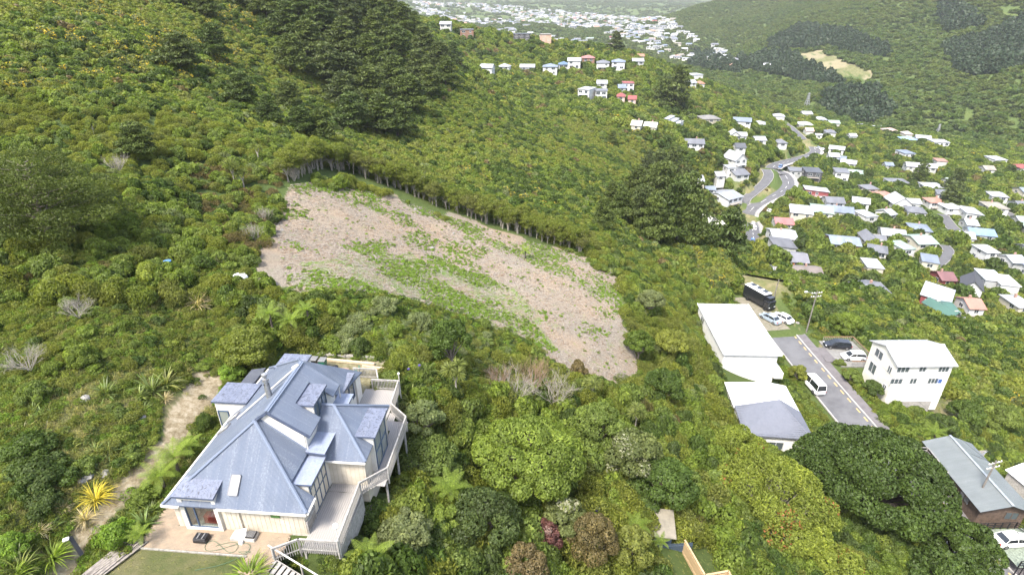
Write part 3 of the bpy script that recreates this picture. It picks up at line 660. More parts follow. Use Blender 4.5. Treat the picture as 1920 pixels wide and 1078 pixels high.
wood = surf('grey_bark', (.25,.21,.17), 0.9, 0.3, 6.0)
pale_wood = surf('pale_bark', (.4,.36,.3), 0.9, 0.25, 5.0)
dark_wood = surf('dark_bark', (.09,.075,.06), 0.9, 0.3, 5.0)
LM = {
 'mid': leafmat('leaf_mid_green', [(0.100,0.146,0.023),(0.156,0.210,0.034),(0.125,0.169,0.042),(0.200,0.240,0.042)]),
 'lime': leafmat('leaf_lime', [(.135,.19,.03),(.165,.215,.04),(.15,.2,.05)]),
 'dark': leafmat('leaf_dark_green', [(0.059,0.100,0.020),(0.083,0.126,0.025),(0.071,0.100,0.030)]),
 'olive': leafmat('leaf_olive', [(0.138,0.175,0.032),(0.188,0.210,0.037),(0.162,0.181,0.048)]),
 'grey': leafmat('leaf_grey_green', [(.16,.2,.08),(.19,.225,.095),(.165,.19,.08)]),
 'brown': leafmat('leaf_brownish', [(.15,.125,.05),(.18,.14,.07),(.14,.13,.05)]),
 'gorse': leafmat('leaf_gorse', [(0.110,0.133,0.046),(0.140,0.156,0.055)], tip=(.5,.37,.03)),
 'pine': leafmat('needles_pine', [(0.057,0.086,0.020),(0.083,0.110,0.025),(0.068,0.090,0.030)], trans=0.15),
 'farmid': leafmat('leaf_far_bush', [(.06,.1,.022),(.08,.12,.026),(.07,.105,.03)]), 'farolive': leafmat('leaf_far_olive', [(.085,.115,.026),(.1,.13,.032)]),
 'farpine': leafmat('needles_far_pine', [(.022,.04,.016),(.03,.052,.02)], trans=0.1),
 'pine_near': leafmat('needles_near_pine', [(0.073,0.102,0.019),(0.088,0.113,0.022)], trans=0.2),
 'macro': leafmat('scales_dark_conifer', [(0.040,0.066,0.012),(0.050,0.079,0.015)], trans=0.15),
 'fern': leafmat('frond_green', [(.2,.28,.05),(.26,.34,.06)], trans=0.45),
 'flax': leafmat('flax_blade', [(.1,.15,.05),(.16,.2,.06),(.2,.19,.07)], trans=0.25, rough=0.4),
 'gold': leafmat('golden_blade', [(.5,.42,.06),(.55,.48,.1)], trans=0.4),
 'straw': leafmat('straw_blade', [(.42,.36,.22),(.5,.42,.27)], trans=0.3),
 'cabb': leafmat('cabbage_blade', [(.17,.21,.07),(.24,.27,.1)], trans=0.3),
 'wine': leafmat('leaf_wine', [(.12,.055,.05),(.15,.07,.06)], tip=(.3,.2,.17)),
 'redt': leafmat('leaf_mixed_autumn', [(0.177,0.220,0.035),(0.212,0.243,0.045)], tip=(.33,.12,.05)),
 'weed': leafmat('weed_leaf', [(.17,.26,.04),(.2,.3,.05),(.22,.3,.08)], trans=0.4),
 'clover': leafmat('grass_blade', [(.13,.17,.04),(.22,.22,.08),(.3,.27,.12)], trans=0.3),
 'flower': leafmat('petal_blue', [(.2,.16,.55),(.25,.2,.6)]),
 'cream': leafmat('leaf_flowering', [(.12,.15,.05),(.15,.17,.06)], tip=(.33,.33,.22)),
}
def bush_mesh(name, seed, mat, n, leaf, nl=9, H=1.0, tipf=0.0, trunk=False, r0=.3, r1=.5, flat=.8, aspect=.6, jit_=0.5, shell=.18):
    rng = np.random.default_rng(seed); lb = dome_lobes(rng, nl, 1.0, H, r0, r1, flat)
    C, Nn, K = lobes_points(lb, n, rng, shell=shell); lt = rng.normal(0, 0.12, len(lb))
    tint = np.clip(rng.normal(0.42, 0.17, n)+lt[K]+0.0, 0, 1)
    tip = None
    if tipf: tip = (rng.random(n) < tipf*(0.3+1.4*(rng.random(len(lb))[K] > 0.5))).astype(float)
    Nn = Nn+rng.normal(size=Nn.shape)*jit_
    ex = None
    if trunk:
        ex = MB()
        for q in range(4):
            a = rng.uniform(0, 2*PI); ex.tube([(0,0,-1.2),(0.05*math.cos(a),0.05*math.sin(a),-0.1),(0.4*math.cos(a),0.4*math.sin(a),0.35*H)], [0.07,0.05,0.02], wood, 5, False)
    return quads_mesh(name, C, Nn, leaf, LM[mat], rng, aspect, tint, tip, extra=ex)
def tree_mesh(name, seed, mat, n, leaf, R_=1.0, H=1.6, z0=0.5, nl=14, lr=(.28,.45), flat=.75, tipf=0, bark=None, jit_=.5, aspect=.6, stems=5):
    """crown of many lobes held by limbs on a tapered trunk; total height H, crown radius R_"""
    rng = np.random.default_rng(seed); lb = []
    ex = MB(); bk = bark or wood
    ex.tube([(0,0,-0.6),(0.02,0,z0*0.6),(0,0.03,z0)], [0.07*R_,0.055*R_,0.045*R_], bk, 7, False)
    for i in range(nl):
        a = 2*PI*i/nl*2.4+rng.uniform(-.4,.4); q = (i+0.5)/nl; e = math.sqrt(q); r_ = rng.uniform(*lr)*R_
        rad = (R_-r_*0.85)*q**.5
        z = z0+(H-z0-r_*flat)*(math.sqrt(1-q*.93))+rng.uniform(-.04,.05)*H
        c_ = (math.cos(a)*rad, math.sin(a)*rad, z); lb.append((*c_, r_, r_, r_*flat))
        ex.tube([(0,0,z0*0.7), (c_[0]*0.4, c_[1]*0.4, z0+(z-z0)*0.3), (c_[0]*0.9, c_[1]*0.9, z-r_*flat*0.2)], [0.035*R_,0.022*R_,0.008*R_], bk, 5, False)
    C, Nn, K = lobes_points(lb, n, rng, zmin=-5, inner=.75, down=0.5); lt = rng.normal(0, .12, len(lb))
    tint = np.clip(rng.normal(.42,.17,n)+lt[K], 0, 1); tip = (rng.random(n) < tipf*8*(rng.random(len(lb))[K] > .85)).astype(float) if tipf else None
    return quads_mesh(name, C, Nn+rng.normal(size=Nn.shape)*jit_, leaf, LM[mat], rng, aspect, tint, tip), ex
def tree_one(*a, **k):
    """crown and trunk as one mesh (far or scattered trees)"""
    me_, ex = tree_mesh(*a, **k)
    bm = MB(); i = 0
    return join_me(me_, ex)
def join_me(me_, ex):
    n0 = len(me_.vertices); co = np.empty(n0*3); me_.vertices.foreach_get('co', co)
    nf = len(me_.polygons); tv = np.empty(nf, np.float32); me_.attributes['tint'].data.foreach_get('value', tv)
    tp = None
    if 'tip' in me_.attributes: tp = np.empty(nf, np.float32); me_.attributes['tip'].data.foreach_get('value', tp)
    vi = np.empty(nf*4, np.int32); me_.loops.foreach_get('vertex_index', vi)
    m2 = bpy.data.meshes.new(me_.name+'_whole'); allv = np.concatenate([co.reshape(-1,3), np.array(ex.v)])
    lv = list(vi); ls = list(range(0, nf*4, 4)); lt = [4]*nf; k = nf*4
    for f in ex.f: ls.append(k); lt.append(len(f)); lv += [i+n0 for i in f]; k += len(f)
    m2.vertices.add(len(allv)); m2.vertices.foreach_set('co', allv.ravel()); m2.loops.add(len(lv)); m2.loops.foreach_set('vertex_index', lv)
    m2.polygons.add(len(ls)); m2.polygons.foreach_set('loop_start', ls); m2.polygons.foreach_set('loop_total', lt)
    m2.materials.append(me_.materials[0]); 
    for q in ex.mats: m2.materials.append(q)
    m2.polygons.foreach_set('material_index', [0]*nf+[i+1 for i in ex.m])
    a = m2.attributes.new('tint', 'FLOAT', 'FACE'); a.data.foreach_set('value', np.concatenate([tv, np.full(len(ls)-nf, .5, np.float32)]))
    if tp is not None: a = m2.attributes.new('tip', 'FLOAT', 'FACE'); a.data.foreach_set('value', np.concatenate([tp, np.zeros(len(ls)-nf, np.float32)]))
    m2.update(calc_edges=True); return m2
def pine_mesh(name, seed, mat, n, leaf, H=12.0, R_=5.0, z0=1.5, nb=26, lean=0.0, plate=0.32, bark=None, shape=0.8):
    """wind-shaped pine: limbs ending in flat plates of needle tufts, gaps between the plates"""
    rng = np.random.default_rng(seed); lb = []; ex = MB(); bk = bark or dark_wood
    ex.tube([(0,0,-1.5),(lean*.2*H,0,H*.35),(lean*.6*H,0,H*.7),(lean*H,0,H*.96)], [.03*H,.024*H,.014*H,.004*H], bk, 8, False)
    for i in range(nb):
        q = (i+.5)/nb; z = z0+(H-z0)*q; a = i*2.4+rng.uniform(-.5,.5)
        rr_ = R_*((1-q)**shape*.95+.12)*rng.uniform(.6,1.05)
        cx = lean*z+math.cos(a)*rr_*.72; cy = math.sin(a)*rr_*.72; zt = z+rr_*.12
        ex.tube([(lean*z*.9,0,z-rr_*.1),(cx*.55+lean*z*.45,cy*.55,z),(cx,cy,zt)], [.01*H,.006*H,.002*H], bk, 5, False)
        s = R_*plate*rng.uniform(.8,1.3)*(1.1-.4*q); lb.append((cx,cy,zt,s*1.15,s*1.15,s*.42)); lb.append((cx*.55+lean*z*.45,cy*.55,z+.1*s,s*.8,s*.8,s*.34))
        lb.append((cx+rng.normal()*s*.7,cy+rng.normal()*s*.7,zt+rng.uniform(-.2,.4)*s,s*.6,s*.6,s*.28))
    lb.append((lean*H,0,H*.97,R_*.22,R_*.22,R_*.22))
    C, Nn, K = lobes_points(lb, n, rng, zmin=-9, inner=.7, shell=.35, down=.25); lt = rng.normal(0,.12,len(lb))
    tint = np.clip(rng.normal(.42,.16,n)+lt[K],0,1)
    Nn = Nn*.6+rng.normal(size=Nn.shape)*.7
    return quads_mesh(name, C, Nn, leaf, LM[mat], rng, .35, tint), ex
def blades_mesh(name, seed, mat, n, Lr=(1.0,1.8), wd=.06, droop=.5, spread=1.0, segs=5, up=1.0, tipf=0, base=.12):
    """clump of arching strap leaves"""
    rng = np.random.default_rng(seed); V = []; F = []; T = []
    for i in range(n):
        a = rng.uniform(0,2*PI); L_ = rng.uniform(*Lr); el = rng.uniform(.25,1.45)*up; el = min(el, 1.5); w_ = wd*rng.uniform(.7,1.2)
        p = np.array([math.cos(a)*base*rng.random(), math.sin(a)*base*rng.random(), 0]); sd = np.array([-math.sin(a), math.cos(a), 0.0]); tt = rng.random()
        dr = droop*rng.uniform(.5,1.4); st = L_/segs; i0 = len(V)
        for j in range(segs+1):
            ww = w_*(1-(j/segs)**2.5)*(.6+.8*min(1, j/segs*3)) if j < segs else 0.004
            V += [p-sd*ww/2, p+sd*ww/2]
            e = el-dr*(j/segs)**1.3*2.2
            p = p+np.array([math.cos(a)*math.cos(e)*spread, math.sin(a)*math.cos(e)*spread, math.sin(e)])*st
        for j in range(segs): F.append((i0+2*j, i0+2*j+1, i0+2*j+3, i0+2*j+2)); T.append(tt)
    me_ = bpy.data.meshes.new(name); me_.from_pydata([tuple(v_) for v_ in V], [], F); me_.materials.append(LM[mat])
    a_ = me_.attributes.new('tint', 'FLOAT', 'FACE'); a_.data.foreach_set('value', np.array(T, np.float32)); me_.update(); return me_
def frond_mesh(name, L_=2.2, mat='fern', nl=22, droop=.9, el=.75, wmax=.5):
    """one tree-fern frond: arched rib with paired leaflets"""
    V = []; F = []; T = []; p = np.array([0.,0,0]); pts = []
    for j in range(nl+1):
        t = j/nl; pts.append(p.copy()); e = el-droop*t*1.3; p = p+np.array([math.cos(e),0,math.sin(e)])*L_/nl
    for j in range(nl):
        t = j/nl; a = pts[j]; b = pts[j+1]; i0 = len(V); V += [a+[0,-.015,0], a+[0,.015,0], b+[0,.015,0], b+[0,-.015,0]]; F.append((i0,i0+1,i0+2,i0+3)); T.append(.2)
        wl = wmax*math.sin(PI*min(1,(t*.92+.1)))**.75
        for sgn in (-1, 1):
            i0 = len(V); d = (b-a); ln = np.array([0.25*wl, sgn*wl, -.12*wl]); w_ = d*.42
            V += [a+w_*.2, a+w_*1.2, a+ln*.6+w_*1.35, a+ln+w_*.9, a+ln*.6+w_*.35]; F.append((i0,i0+1,i0+2,i0+3,i0+4)); T.append(.5+.3*((j*7) % 5-2)/4)
    me_ = bpy.data.meshes.new(name); me_.from_pydata([tuple(v_) for v_ in V], [], F); me_.materials.append(LM[mat])
    a_ = me_.attributes.new('tint', 'FLOAT', 'FACE'); a_.data.foreach_set('value', np.array(T, np.float32)); me_.update(); return me_
def branch_mb(seed, mat, H=4, depth=5, spread=.5, r0=.1, n0=5, up=.7):
    rng = random.Random(seed); mb = MB()
    def go(p, d, L_, r_, k):
        q = p+d*L_*.5; q2 = p+d*L_+Vector((rng.uniform(-.1,.1),rng.uniform(-.1,.1),rng.uniform(-.05,.1)))*L_
        mb.tube([p,q,q2],[r_,r_*.8,r_*.6],mat,4 if k < depth-1 else 6,False)
        if k > 0:
            for i in range(rng.choice((2,3,3))):
                nd = (d+Vector((rng.uniform(-1,1),rng.uniform(-1,1),rng.uniform(-.5,1)*up))*spread*1.3).normalized(); go(q2 if i else q, nd, L_*rng.uniform(.6,.85), r_*.6, k-1)
    for i in range(n0):
        a = 2*PI*i/n0+rng.uniform(-.4,.4); go(Vector((0,0,-.3)), Vector((math.cos(a)*.7,math.sin(a)*.7,up+.3)).normalized(), H*.3, r0, depth)
    return mb
# -- the scatter set (unit size: radius about 1)
SETN = {}   # near: fine leaves
SETN['shrub_mid'] = [bush_mesh('m', s, 'mid', 1500, .085, nl=10, H=1.05) for s in (1,2,3)]
SETN['shrub_olive'] = [bush_mesh('o', s, 'olive', 1600, .07, nl=11, H=.95, jit_=.9, aspect=.4, shell=.3) for s in (4,5)]
SETN['shrub_dark'] = [bush_mesh('d', s, 'dark', 1500, .085, nl=9, H=1.1) for s in (6,7)]
SETN['shrub_lime'] = [bush_mesh('l', s, 'lime', 1100, .10, nl=12, H=1.1, r0=.22, r1=.36) for s in (8,9)]
SETN['shrub_grey'] = [bush_mesh('g', s, 'grey', 1600, .065, nl=10, H=.9, jit_=.8, shell=.3) for s in (10,)]
SETN['shrub_brown'] = [bush_mesh('b', s, 'brown', 1400, .07, nl=9, H=.8, jit_=1.0, aspect=.3, shell=.4) for s in (11,)]
SETN['gorse'] = [bush_mesh('y', s, 'gorse', 1500, .07, nl=9, H=.9, tipf=.13, jit_=.9, aspect=.4) for s in (12,13)]
SETF = {}   # far: coarse leaves
for k_, mt, s_, h_, tf in (('mid','mid',21,1.0,0),('olive','olive',22,.9,0),('dark','dark',23,1.1,0),('lime','lime',24,1.,0),('grey','grey',25,.9,0),('brown','brown',26,.85,0),('gorse','gorse',27,.85,.12)):
    SETF[k_] = [bush_mesh('f', s_*3+q, mt, 420, .15, nl=9, H=h_, tipf=tf) for q in (0,1)]
SETV = {k_: [bush_mesh('v', 60+i, k_, 170, .23, nl=6, H=1.0)] for i, k_ in enumerate(('farmid','farolive','dark','farpine'))}
def to_coll(name, groups):
    c = bpy.data.collections.new(name); order = []
    for key, ms in groups:
        for me_ in ms:
            o = bpy.data.objects.new(name+'_%03d' % len(order), me_); c.objects.link(o); order.append(key)
    return c, order
def scatter(name, coll, pts, idx, scl, rotz, tilt=None, label=None, cat=None, kind='stuff'):
    """one object whose points carry copies of the collection's plants (geometry nodes)"""
    n = len(pts); me_ = bpy.data.meshes.new(name); me_.vertices.add(n); me_.vertices.foreach_set('co', np.asarray(pts, np.float32).ravel())
    a = me_.attributes.new('idx', 'INT', 'POINT'); a.data.foreach_set('value', np.asarray(idx, np.int32))
    a = me_.attributes.new('scl', 'FLOAT_VECTOR', 'POINT'); a.data.foreach_set('vector', np.asarray(scl, np.float32).ravel())
    rot = np.zeros((n,3), np.float32); rot[:,2] = rotz
    if tilt is not None: rot[:,:2] = tilt
    a = me_.attributes.new('rot', 'FLOAT_VECTOR', 'POINT'); a.data.foreach_set('vector', rot.ravel())
    o = place(name, me_); tag(o, label, cat, kind=kind)
    ng = bpy.data.node_groups.new(name+'_nodes', 'GeometryNodeTree')
    ng.interface.new_socket('Geometry', in_out='INPUT', socket_type='NodeSocketGeometry'); ng.interface.new_socket('Geometry', in_out='OUTPUT', socket_type='NodeSocketGeometry')
    gi = ng.nodes.new('NodeGroupInput'); go = ng.nodes.new('NodeGroupOutput'); ip = ng.nodes.new('GeometryNodeInstanceOnPoints'); ci = ng.nodes.new('GeometryNodeCollectionInfo')
    ci.inputs['Collection'].default_value = coll; ci.inputs['Separate Children'].default_value = True; ci.inputs['Reset Children'].default_value = True
    def na_(nm, ty):
        x = ng.nodes.new('GeometryNodeInputNamedAttribute'); x.data_type = ty; x.inputs['Name'].default_value = nm; return x
    l = ng.links.new; l(gi.outputs[0], ip.inputs['Points']); l(ci.outputs[0], ip.inputs['Instance']); ip.inputs['Pick Instance'].default_value = True
    l(na_('idx','INT').outputs[0], ip.inputs['Instance Index']); l(na_('rot','FLOAT_VECTOR').outputs[0], ip.inputs['Rotation']); l(na_('scl','FLOAT_VECTOR').outputs[0], ip.inputs['Scale'])
    l(ip.outputs[0], go.inputs[0]); md = o.modifiers.new('scatter', 'NODES'); md.node_group = ng
    return o
# ------------------------------------------------------------------ where plants may stand
def clear_of(X, Y, rad, tall=0.0):
    ok = np.ones(len(X), bool)
    for cx, cy, hw, hd, ro, pz, bl in PADS[:2]+PADS[2:]:
        Dc = math.hypot(cx, cy); ux, uy = cx/Dc, cy/Dc
        k = np.where((np.abs(X-cx) < hw+hd+30) & (np.abs(Y-cy) < hw+hd+30))[0]
        if not len(k): continue
        x = X[k]-cx; y = Y[k]-cy; ca, sa = math.cos(ro), math.sin(ro)
        lx = np.abs(x*ca+y*sa)-hw; ly = np.abs(-x*sa+y*ca)-hd
        bad = (np.maximum(lx, ly) < rad[k]*.6-.4)
        if tall:     # keep tall crowns out of the strip a few metres downhill of a house
            al = -(x*ux+y*uy); ac = np.abs(x*uy-y*ux)
            bad |= (al > 0) & (al < hd+tall+rad[k]) & (ac < hw*.8)
        ok[k] &= ~bad
    for pts, hw, bl in ROADS:
        lo = pts.min(0)-hw-6; hi = pts.max(0)+hw+6
        k = np.where((X > lo[0]) & (X < hi[0]) & (Y > lo[1]) & (Y < hi[1]))[0]
        if not len(k): continue
        best = np.full(len(k), 1e9)
        for p in pts: best = np.minimum(best, np.hypot(X[k]-p[0], Y[k]-p[1]))
        ok[k] &= best > hw-.2+rad[k]*.85
    return ok
def ring(r0, r1, per, a0=-54, a1=54, rng=RNG):
    n = int((R(a1)-R(a0))/2*(r1*r1-r0*r0)/per); a = rng.uniform(R(a0), R(a1), n); r_ = np.sqrt(rng.uniform(r0*r0, r1*r1, n))
    return r_*np.sin(a), r_*np.cos(a)
def pick(kinds, wts, n, rng=RNG):
    wts = np.array(wts, float); return np.array(kinds, dtype=object)[rng.choice(len(kinds), n, p=wts/wts.sum())]
def patches(X, Y, f, seed): return vnoise(X, Y, f, seed)*.65+vnoise(X, Y, f*2.7, seed+3)*.35
nearC, nearO = to_coll('near_plants', list(SETN.items()))
farC, farO = to_coll('far_plants', list(SETF.items()))
vastC, vastO = to_coll('distant_plants', list(SETV.items()))
def idx_for(order, keys, rng=RNG):
    m_ = {}
    for i, k in enumerate(order): m_.setdefault(k, []).append(i)
    return np.array([m_[k][int(rng.integers(len(m_[k])))] for k in keys])
BARE = [(7.2,10.6,-3.1,-1.2),(-1.8,11.6,-1.0,15.6),  # spots that stay open: made ground and lawns near by (s/t frame of the blue-roofed house)
 (-1.8,7.4,-5.2,0.2),(-.8,8.4,14,19.4)]
def base_filter(X, Y, rad):
    s_, t_ = hlocal(X, Y); ok = np.ones(len(X), bool)
    for s0, s1, t0, t1 in BARE: ok &= ~((s_ > s0-rad*.6) & (s_ < s1+rad*.6) & (t_ > t0-rad*.6) & (t_ < t1+rad*.6))
    for cx, cy, hw, hd, ro in NEAR:
        x = X-cx; y = Y-cy; ca, sa = math.cos(ro), math.sin(ro)
        ok &= ~((np.abs(x*ca+y*sa) < hw+rad*.5) & (np.abs(-x*sa+y*ca) < hd+rad*.5))
    ok &= ~((X > 46) & (X < 62) & (Y > 96) & (Y < 112))                       # end of the cul-de-sac, parked truck
    ok &= ~((X > 57.5-rad) & (X < 67+rad) & (Y > 82.5-rad) & (Y < 94.5+rad))            # car deck
    ok &= ~((X > 56) & (X < 66) & (Y > 43) & (Y < 52))
    ok &= ~((X > 13) & (X < 19.5) & (Y > 28) & (Y < 36.5))                        # timber fence yard
    ok &= ~((X > 31.3) & (X < 36) & (Y > 72.3) & (Y < 78.5))
    return ok
COVER = []
EDGE = [(548,348),(560,332),(600,322),(650,326),(700,345),(760,365),(810,388),(870,408),(930,430),(1000,452),(1060,470),(1090,482)]
_e = np.array([spot(a_, b_, 0, 70) for a_, b_ in EDGE]); EDP = np.concatenate([_e[i]+(_e[i+1]-_e[i])*np.linspace(0,1,12)[:,None] for i in range(len(_e)-1)])
def off_edge(X, Y, rad):
    ok = np.ones(len(X), bool)
    for p_ in EDP: ok &= ~((np.abs(X-p_[0]) < 1.3) & (Y-p_[1] > -4.2) & (Y-p_[1] < 3.2))
    return ok
# ---- near: 20 to 120 m
X, Y = ring(20, 125, 1.25); rad = RNG.uniform(.6, 1.35, len(X))*(.8+.5*patches(X, Y, .05, 31)); Z = height(X, Y)
u, v, d = proj(X, Y, Z+.6)
gu = u+(vnoise(X,Y,.3,41)-.5)*16; gv = v+(vnoise(X,Y,.3,42)-.5)*16
ok = ~inpoly(gu, gv, FIELD) & base_filter(X, Y, rad) & clear_of(X, Y, rad) & off_edge(X, Y, rad)
clay = inpoly(u-8, v, CLAY)|inpoly(u+8, v, CLAY)|inpoly(u, v+10, CLAY); ok &= ~(clay & (RNG.random(len(X)) < .96)); ok &= ~((inpoly(u,v,VERGE)|inpoly(u,v,BANK3)) & (RNG.random(len(X)) < .93))
lowedge = inpoly(u, v-34, FIELD) & (u < 1010); ok &= ~(lowedge & (RNG.random(len(X)) < .55))
lowleft = (u < 460) & (v > 560); ok &= ~(lowleft & (v > 700) & (patches(X,Y,.35,12) > .5))
rad = np.where(lowleft, rad*.62, rad)
X, Y, Z, rad, u, v = X[ok], Y[ok], Z[ok], rad[ok], u[ok], v[ok]
pt = patches(X, Y, .06, 51); p2 = patches(X, Y, .12, 57)
K = pick(['shrub_mid','shrub_olive','shrub_dark','shrub_lime','shrub_grey','shrub_brown'], [6,4,1.6,.7,.35,.2], len(X))
K = np.where((pt > .56) & (RNG.random(len(X)) < .7), 'shrub_olive', K); K = np.where((pt < .38) & (RNG.random(len(X)) < .5), 'shrub_dark', K)
K = np.where((p2 > .68) & (RNG.random(len(X)) < .5), 'shrub_lime', K)
gor = inpoly(u, v, GOR); K = np.where(gor & (patches(X,Y,.09,61) > .54) & (RNG.random(len(X)) < .38), 'gorse', K); K = np.where(gor & (K != 'gorse') & (RNG.random(len(X)) < .4), 'shrub_olive', K)
yel = ((X > 22) & (X < 34) & (Y > 75) & (Y < 96)) | ((X > 60) & (Y > 95) & (X < 85)); K = np.where(yel & (patches(X,Y,.2,67) > .6) & (RNG.random(len(X)) < .3), 'gorse', K)
brownz = inpoly(u, v, [(350,300),(545,330),(520,430),(470,480),(380,440)]); K = np.where(brownz & (RNG.random(len(X)) < .4), 'shrub_brown', K)
paley = inpoly(u, v, [(600,555),(850,570),(960,640),(900,690),(820,650),(640,640)]); K = np.where(paley & (RNG.random(len(X)) < .75), 'shrub_grey', K)
hh = rad*RNG.uniform(.9, 1.5, len(X))*np.where(lowleft[ok], .75, 1.0)*np.where(paley, .42, 1.0)
# bush between the deck and the road grows to small trees
gul = inpoly(u, v, [(740,760),(1180,730),(1300,640),(1420,900),(1450,1400),(600,1400),(700,950)]); rad = np.where(gul, rad*1.35, rad); hh = np.where(gul, hh*1.7, hh)
infr = (u > -40) & (u < 1960) & (v > -40) & (v < 1120)
score = rad/np.hypot(np.hypot(X, Y), Z)*infr
order = np.argsort(-score); ind = order[:300]; rest = order[300:]
LOOK = {'shrub_mid':'rounded mid green shrub','shrub_olive':'fine-leaved olive green shrub','shrub_dark':'dark green shrub','shrub_lime':'bright lime green shrub','shrub_grey':'pale grey green shrub','shrub_brown':'brownish dry-looking shrub','gorse':'yellow flowering gorse bush'}
LANDM = [(110,330,'huge spreading pine'),(183,510,'single large flax'),(318,497,'blue plastic bin'),(452,519,'white bulk sack'),(372,575,'straw coloured toetoe'),(460,640,'broad domed tree behind the house'),(180,920,'golden tussock'),(310,870,'tree ferns at the left eave'),(300,730,'big flax clumps'),(150,665,'tall lime yellow shrub'),(60,880,'wide dark bushes'),
 (555,600,'tree ferns behind the house'),(628,580,'lower left corner of the cleared block'),(740,640,'garden court timbers'),(765,760,'tall flax by the deck railing'),(853,690,'golden cabbage tree'),(845,640,'dark pointed tree'),(975,720,'bare grey trees'),(1085,690,'bronze pointed shrub'),(1160,715,'lower tip of the cleared block'),(985,850,'large many-domed tree'),(790,860,'dense tree right of the deck corner'),(845,915,'tree fern in the gully'),
 (760,1000,'grey green tree below the stairs'),(700,1040,'tree fern at the foot of the stairs'),(1015,985,'wine red shrub'),(1110,1010,'tall bronze shrub'),(860,1040,'vivid yellow green shrub'),(1060,960,'cream flowering tree'),(1185,845,'round tree with new growth'),(1120,790,'bright green tree beside the bare trees'),(1195,770,'pale cabbage tree'),(1238,980,'fawn shed roof'),(1250,900,'dark glossy tree'),(1320,790,'steel handrail on the bank'),
 (1340,720,'side deck of the long white house'),(1240,640,'upper left corner of the long white house'),(1220,560,'upper right corner of the cleared block'),(1450,900,'large feathery tree'),(1430,760,'grey tiled roof'),(1290,1040,'new timber fence'),(1500,700,'hedge by the cul-de-sac'),(1590,600,'parking deck'),(1660,720,'hedge below the parking deck'),(1715,700,'three storey cream house'),(1680,930,'enormous dark conifer'),(1820,860,'long grey roof'),(1770,790,'dry grass bank'),(1900,1020,'mossy parking platform'),(1430,560,'black box truck'),(650,1015,'front corner of the deck')]
def where(uu, vv):
    k_ = min(range(len(LANDM)), key=lambda q: (LANDM[q][0]-uu)**2+((LANDM[q][1]-vv)*1.3)**2); dx, dy = uu-LANDM[k_][0], vv-LANDM[k_][1]; dd = math.hypot(dx, dy); ph = LANDM[k_][2]
    if abs(dx) > abs(dy)*1.3: w_ = 'left of' if dx < 0 else 'right of'
    elif abs(dy) > abs(dx)*1.3: w_ = 'above' if dy < 0 else 'below'
    else: w_ = ('upper ' if dy < 0 else 'lower ')+('left of' if dx < 0 else 'right of')
    return ('close ' if dd < 45 else '')+w_+' the '+ph
im = idx_for(nearO, K); flat_me = [m_ for ms in SETN.values() for m_ in ms]; rz = RNG.uniform(0, 2*PI, len(X))
byl = {}
for i in ind: byl.setdefault(LOOK[K[i]]+' '+where(u[i], v[i]), []).append(i)
for lb_, mem in byl.items():
    mem.sort(key=lambda i: -score[i])
    for q, i in enumerate(mem):
        o = place('gorse_bush' if K[i] == 'gorse' else 'shrub', flat_me[im[i]], None, (X[i], Y[i], Z[i]-.12), (0, 0, rz[i]), (rad[i], rad[i], hh[i]))
        ct = 'gorse bush' if K[i] == 'gorse' else 'shrub'
        if len(mem) == 1: tag(o, lb_, ct, 'shrubs of the thicket round the houses')
        elif len(mem) == 2: tag(o, ('larger ','smaller ')[q]+lb_, ct, 'shrubs of the thicket round the houses')
        elif len(mem) == 3: tag(o, ('largest ','middling ','smallest ')[q]+lb_, ct, 'shrubs of the thicket round the houses')
        else: tag(o, lb_, ct, lb_)
scatter('scrub', nearC, np.stack([X, Y, Z-.15], 1)[rest], im[rest], np.stack([rad, rad, hh], 1)[rest], rz[rest], label='dense mixed green scrub covering the near hillside around the cleared block', cat='scrub')
# ---- middle: 120 to 300 m, unbroken bush on the far side of the fold
X, Y = ring(115, 330, 1.7); rad = RNG.uniform(.75, 1.7, len(X))*(.75+.6*patches(X, Y, .03, 71)); Z = height(X, Y); u, v, d = proj(X, Y, Z+1)
ok = ~inpoly(u, v, FIELD) & base_filter(X, Y, rad) & clear_of(X, Y, rad) & off_edge(X, Y, rad)
town = (u > 1290) & (v > 200) | (u > 1380)
ok &= ~(town & (d > 170) & ((RNG.random(len(X)) < .12)))
ok &= ~inpoly(u, v, LAWN1)
X, Y, Z, rad, u, v = X[ok], Y[ok], Z[ok], rad[ok], u[ok], v[ok]; n_ = len(X)
pt = patches(X, Y, .035, 73)
K = pick(['mid','olive','dark','lime','grey','brown'], [5,3,2,.8,.35,.3], n_); K = np.where((pt > .58) & (RNG.random(n_) < .6), 'olive', K); K = np.where((pt < .4) & (RNG.random(n_) < .5), 'dark', K)
gor = inpoly(u, v, GOR); K = np.where(gor & (patches(X,Y,.07,61) > .5) & (RNG.random(n_) < .4), 'gorse', K); K = np.where(~gor & (patches(X,Y,.05,66) > .74) & (RNG.random(n_) < .2), 'gorse', K)
hh = rad*RNG.uniform(.8, 1.4, n_); kk = (u > 1290) & (v > 200) & (RNG.random(n_) < .45) & (np.hypot(X,Y) > 150); hh = np.where(kk, hh*1.6, hh); rad = np.where(kk, rad*1.25, rad)
scatter('bush', farC, np.stack([X, Y, Z-.2], 1), idx_for(farO, K), np.stack([rad, rad, hh], 1), RNG.uniform(0, 2*PI, n_), label='unbroken green native bush cloaking the hillside beyond the cleared block', cat='bush')
X, Y = ring(175, 430, 52, 5, 50); rad = RNG.uniform(2.2, 4.2, len(X)); Z = height(X, Y); u, v, d = proj(X, Y, Z+3)
ok = (((u > 1300) & (v > 215)) | (u > 1420)) & clear_of(X, Y, rad) & ~inpoly(u, v, LAWN1) & (v > 150); X, Y, Z, rad, u, v = X[ok], Y[ok], Z[ok], rad[ok], u[ok], v[ok]; n_ = len(X)
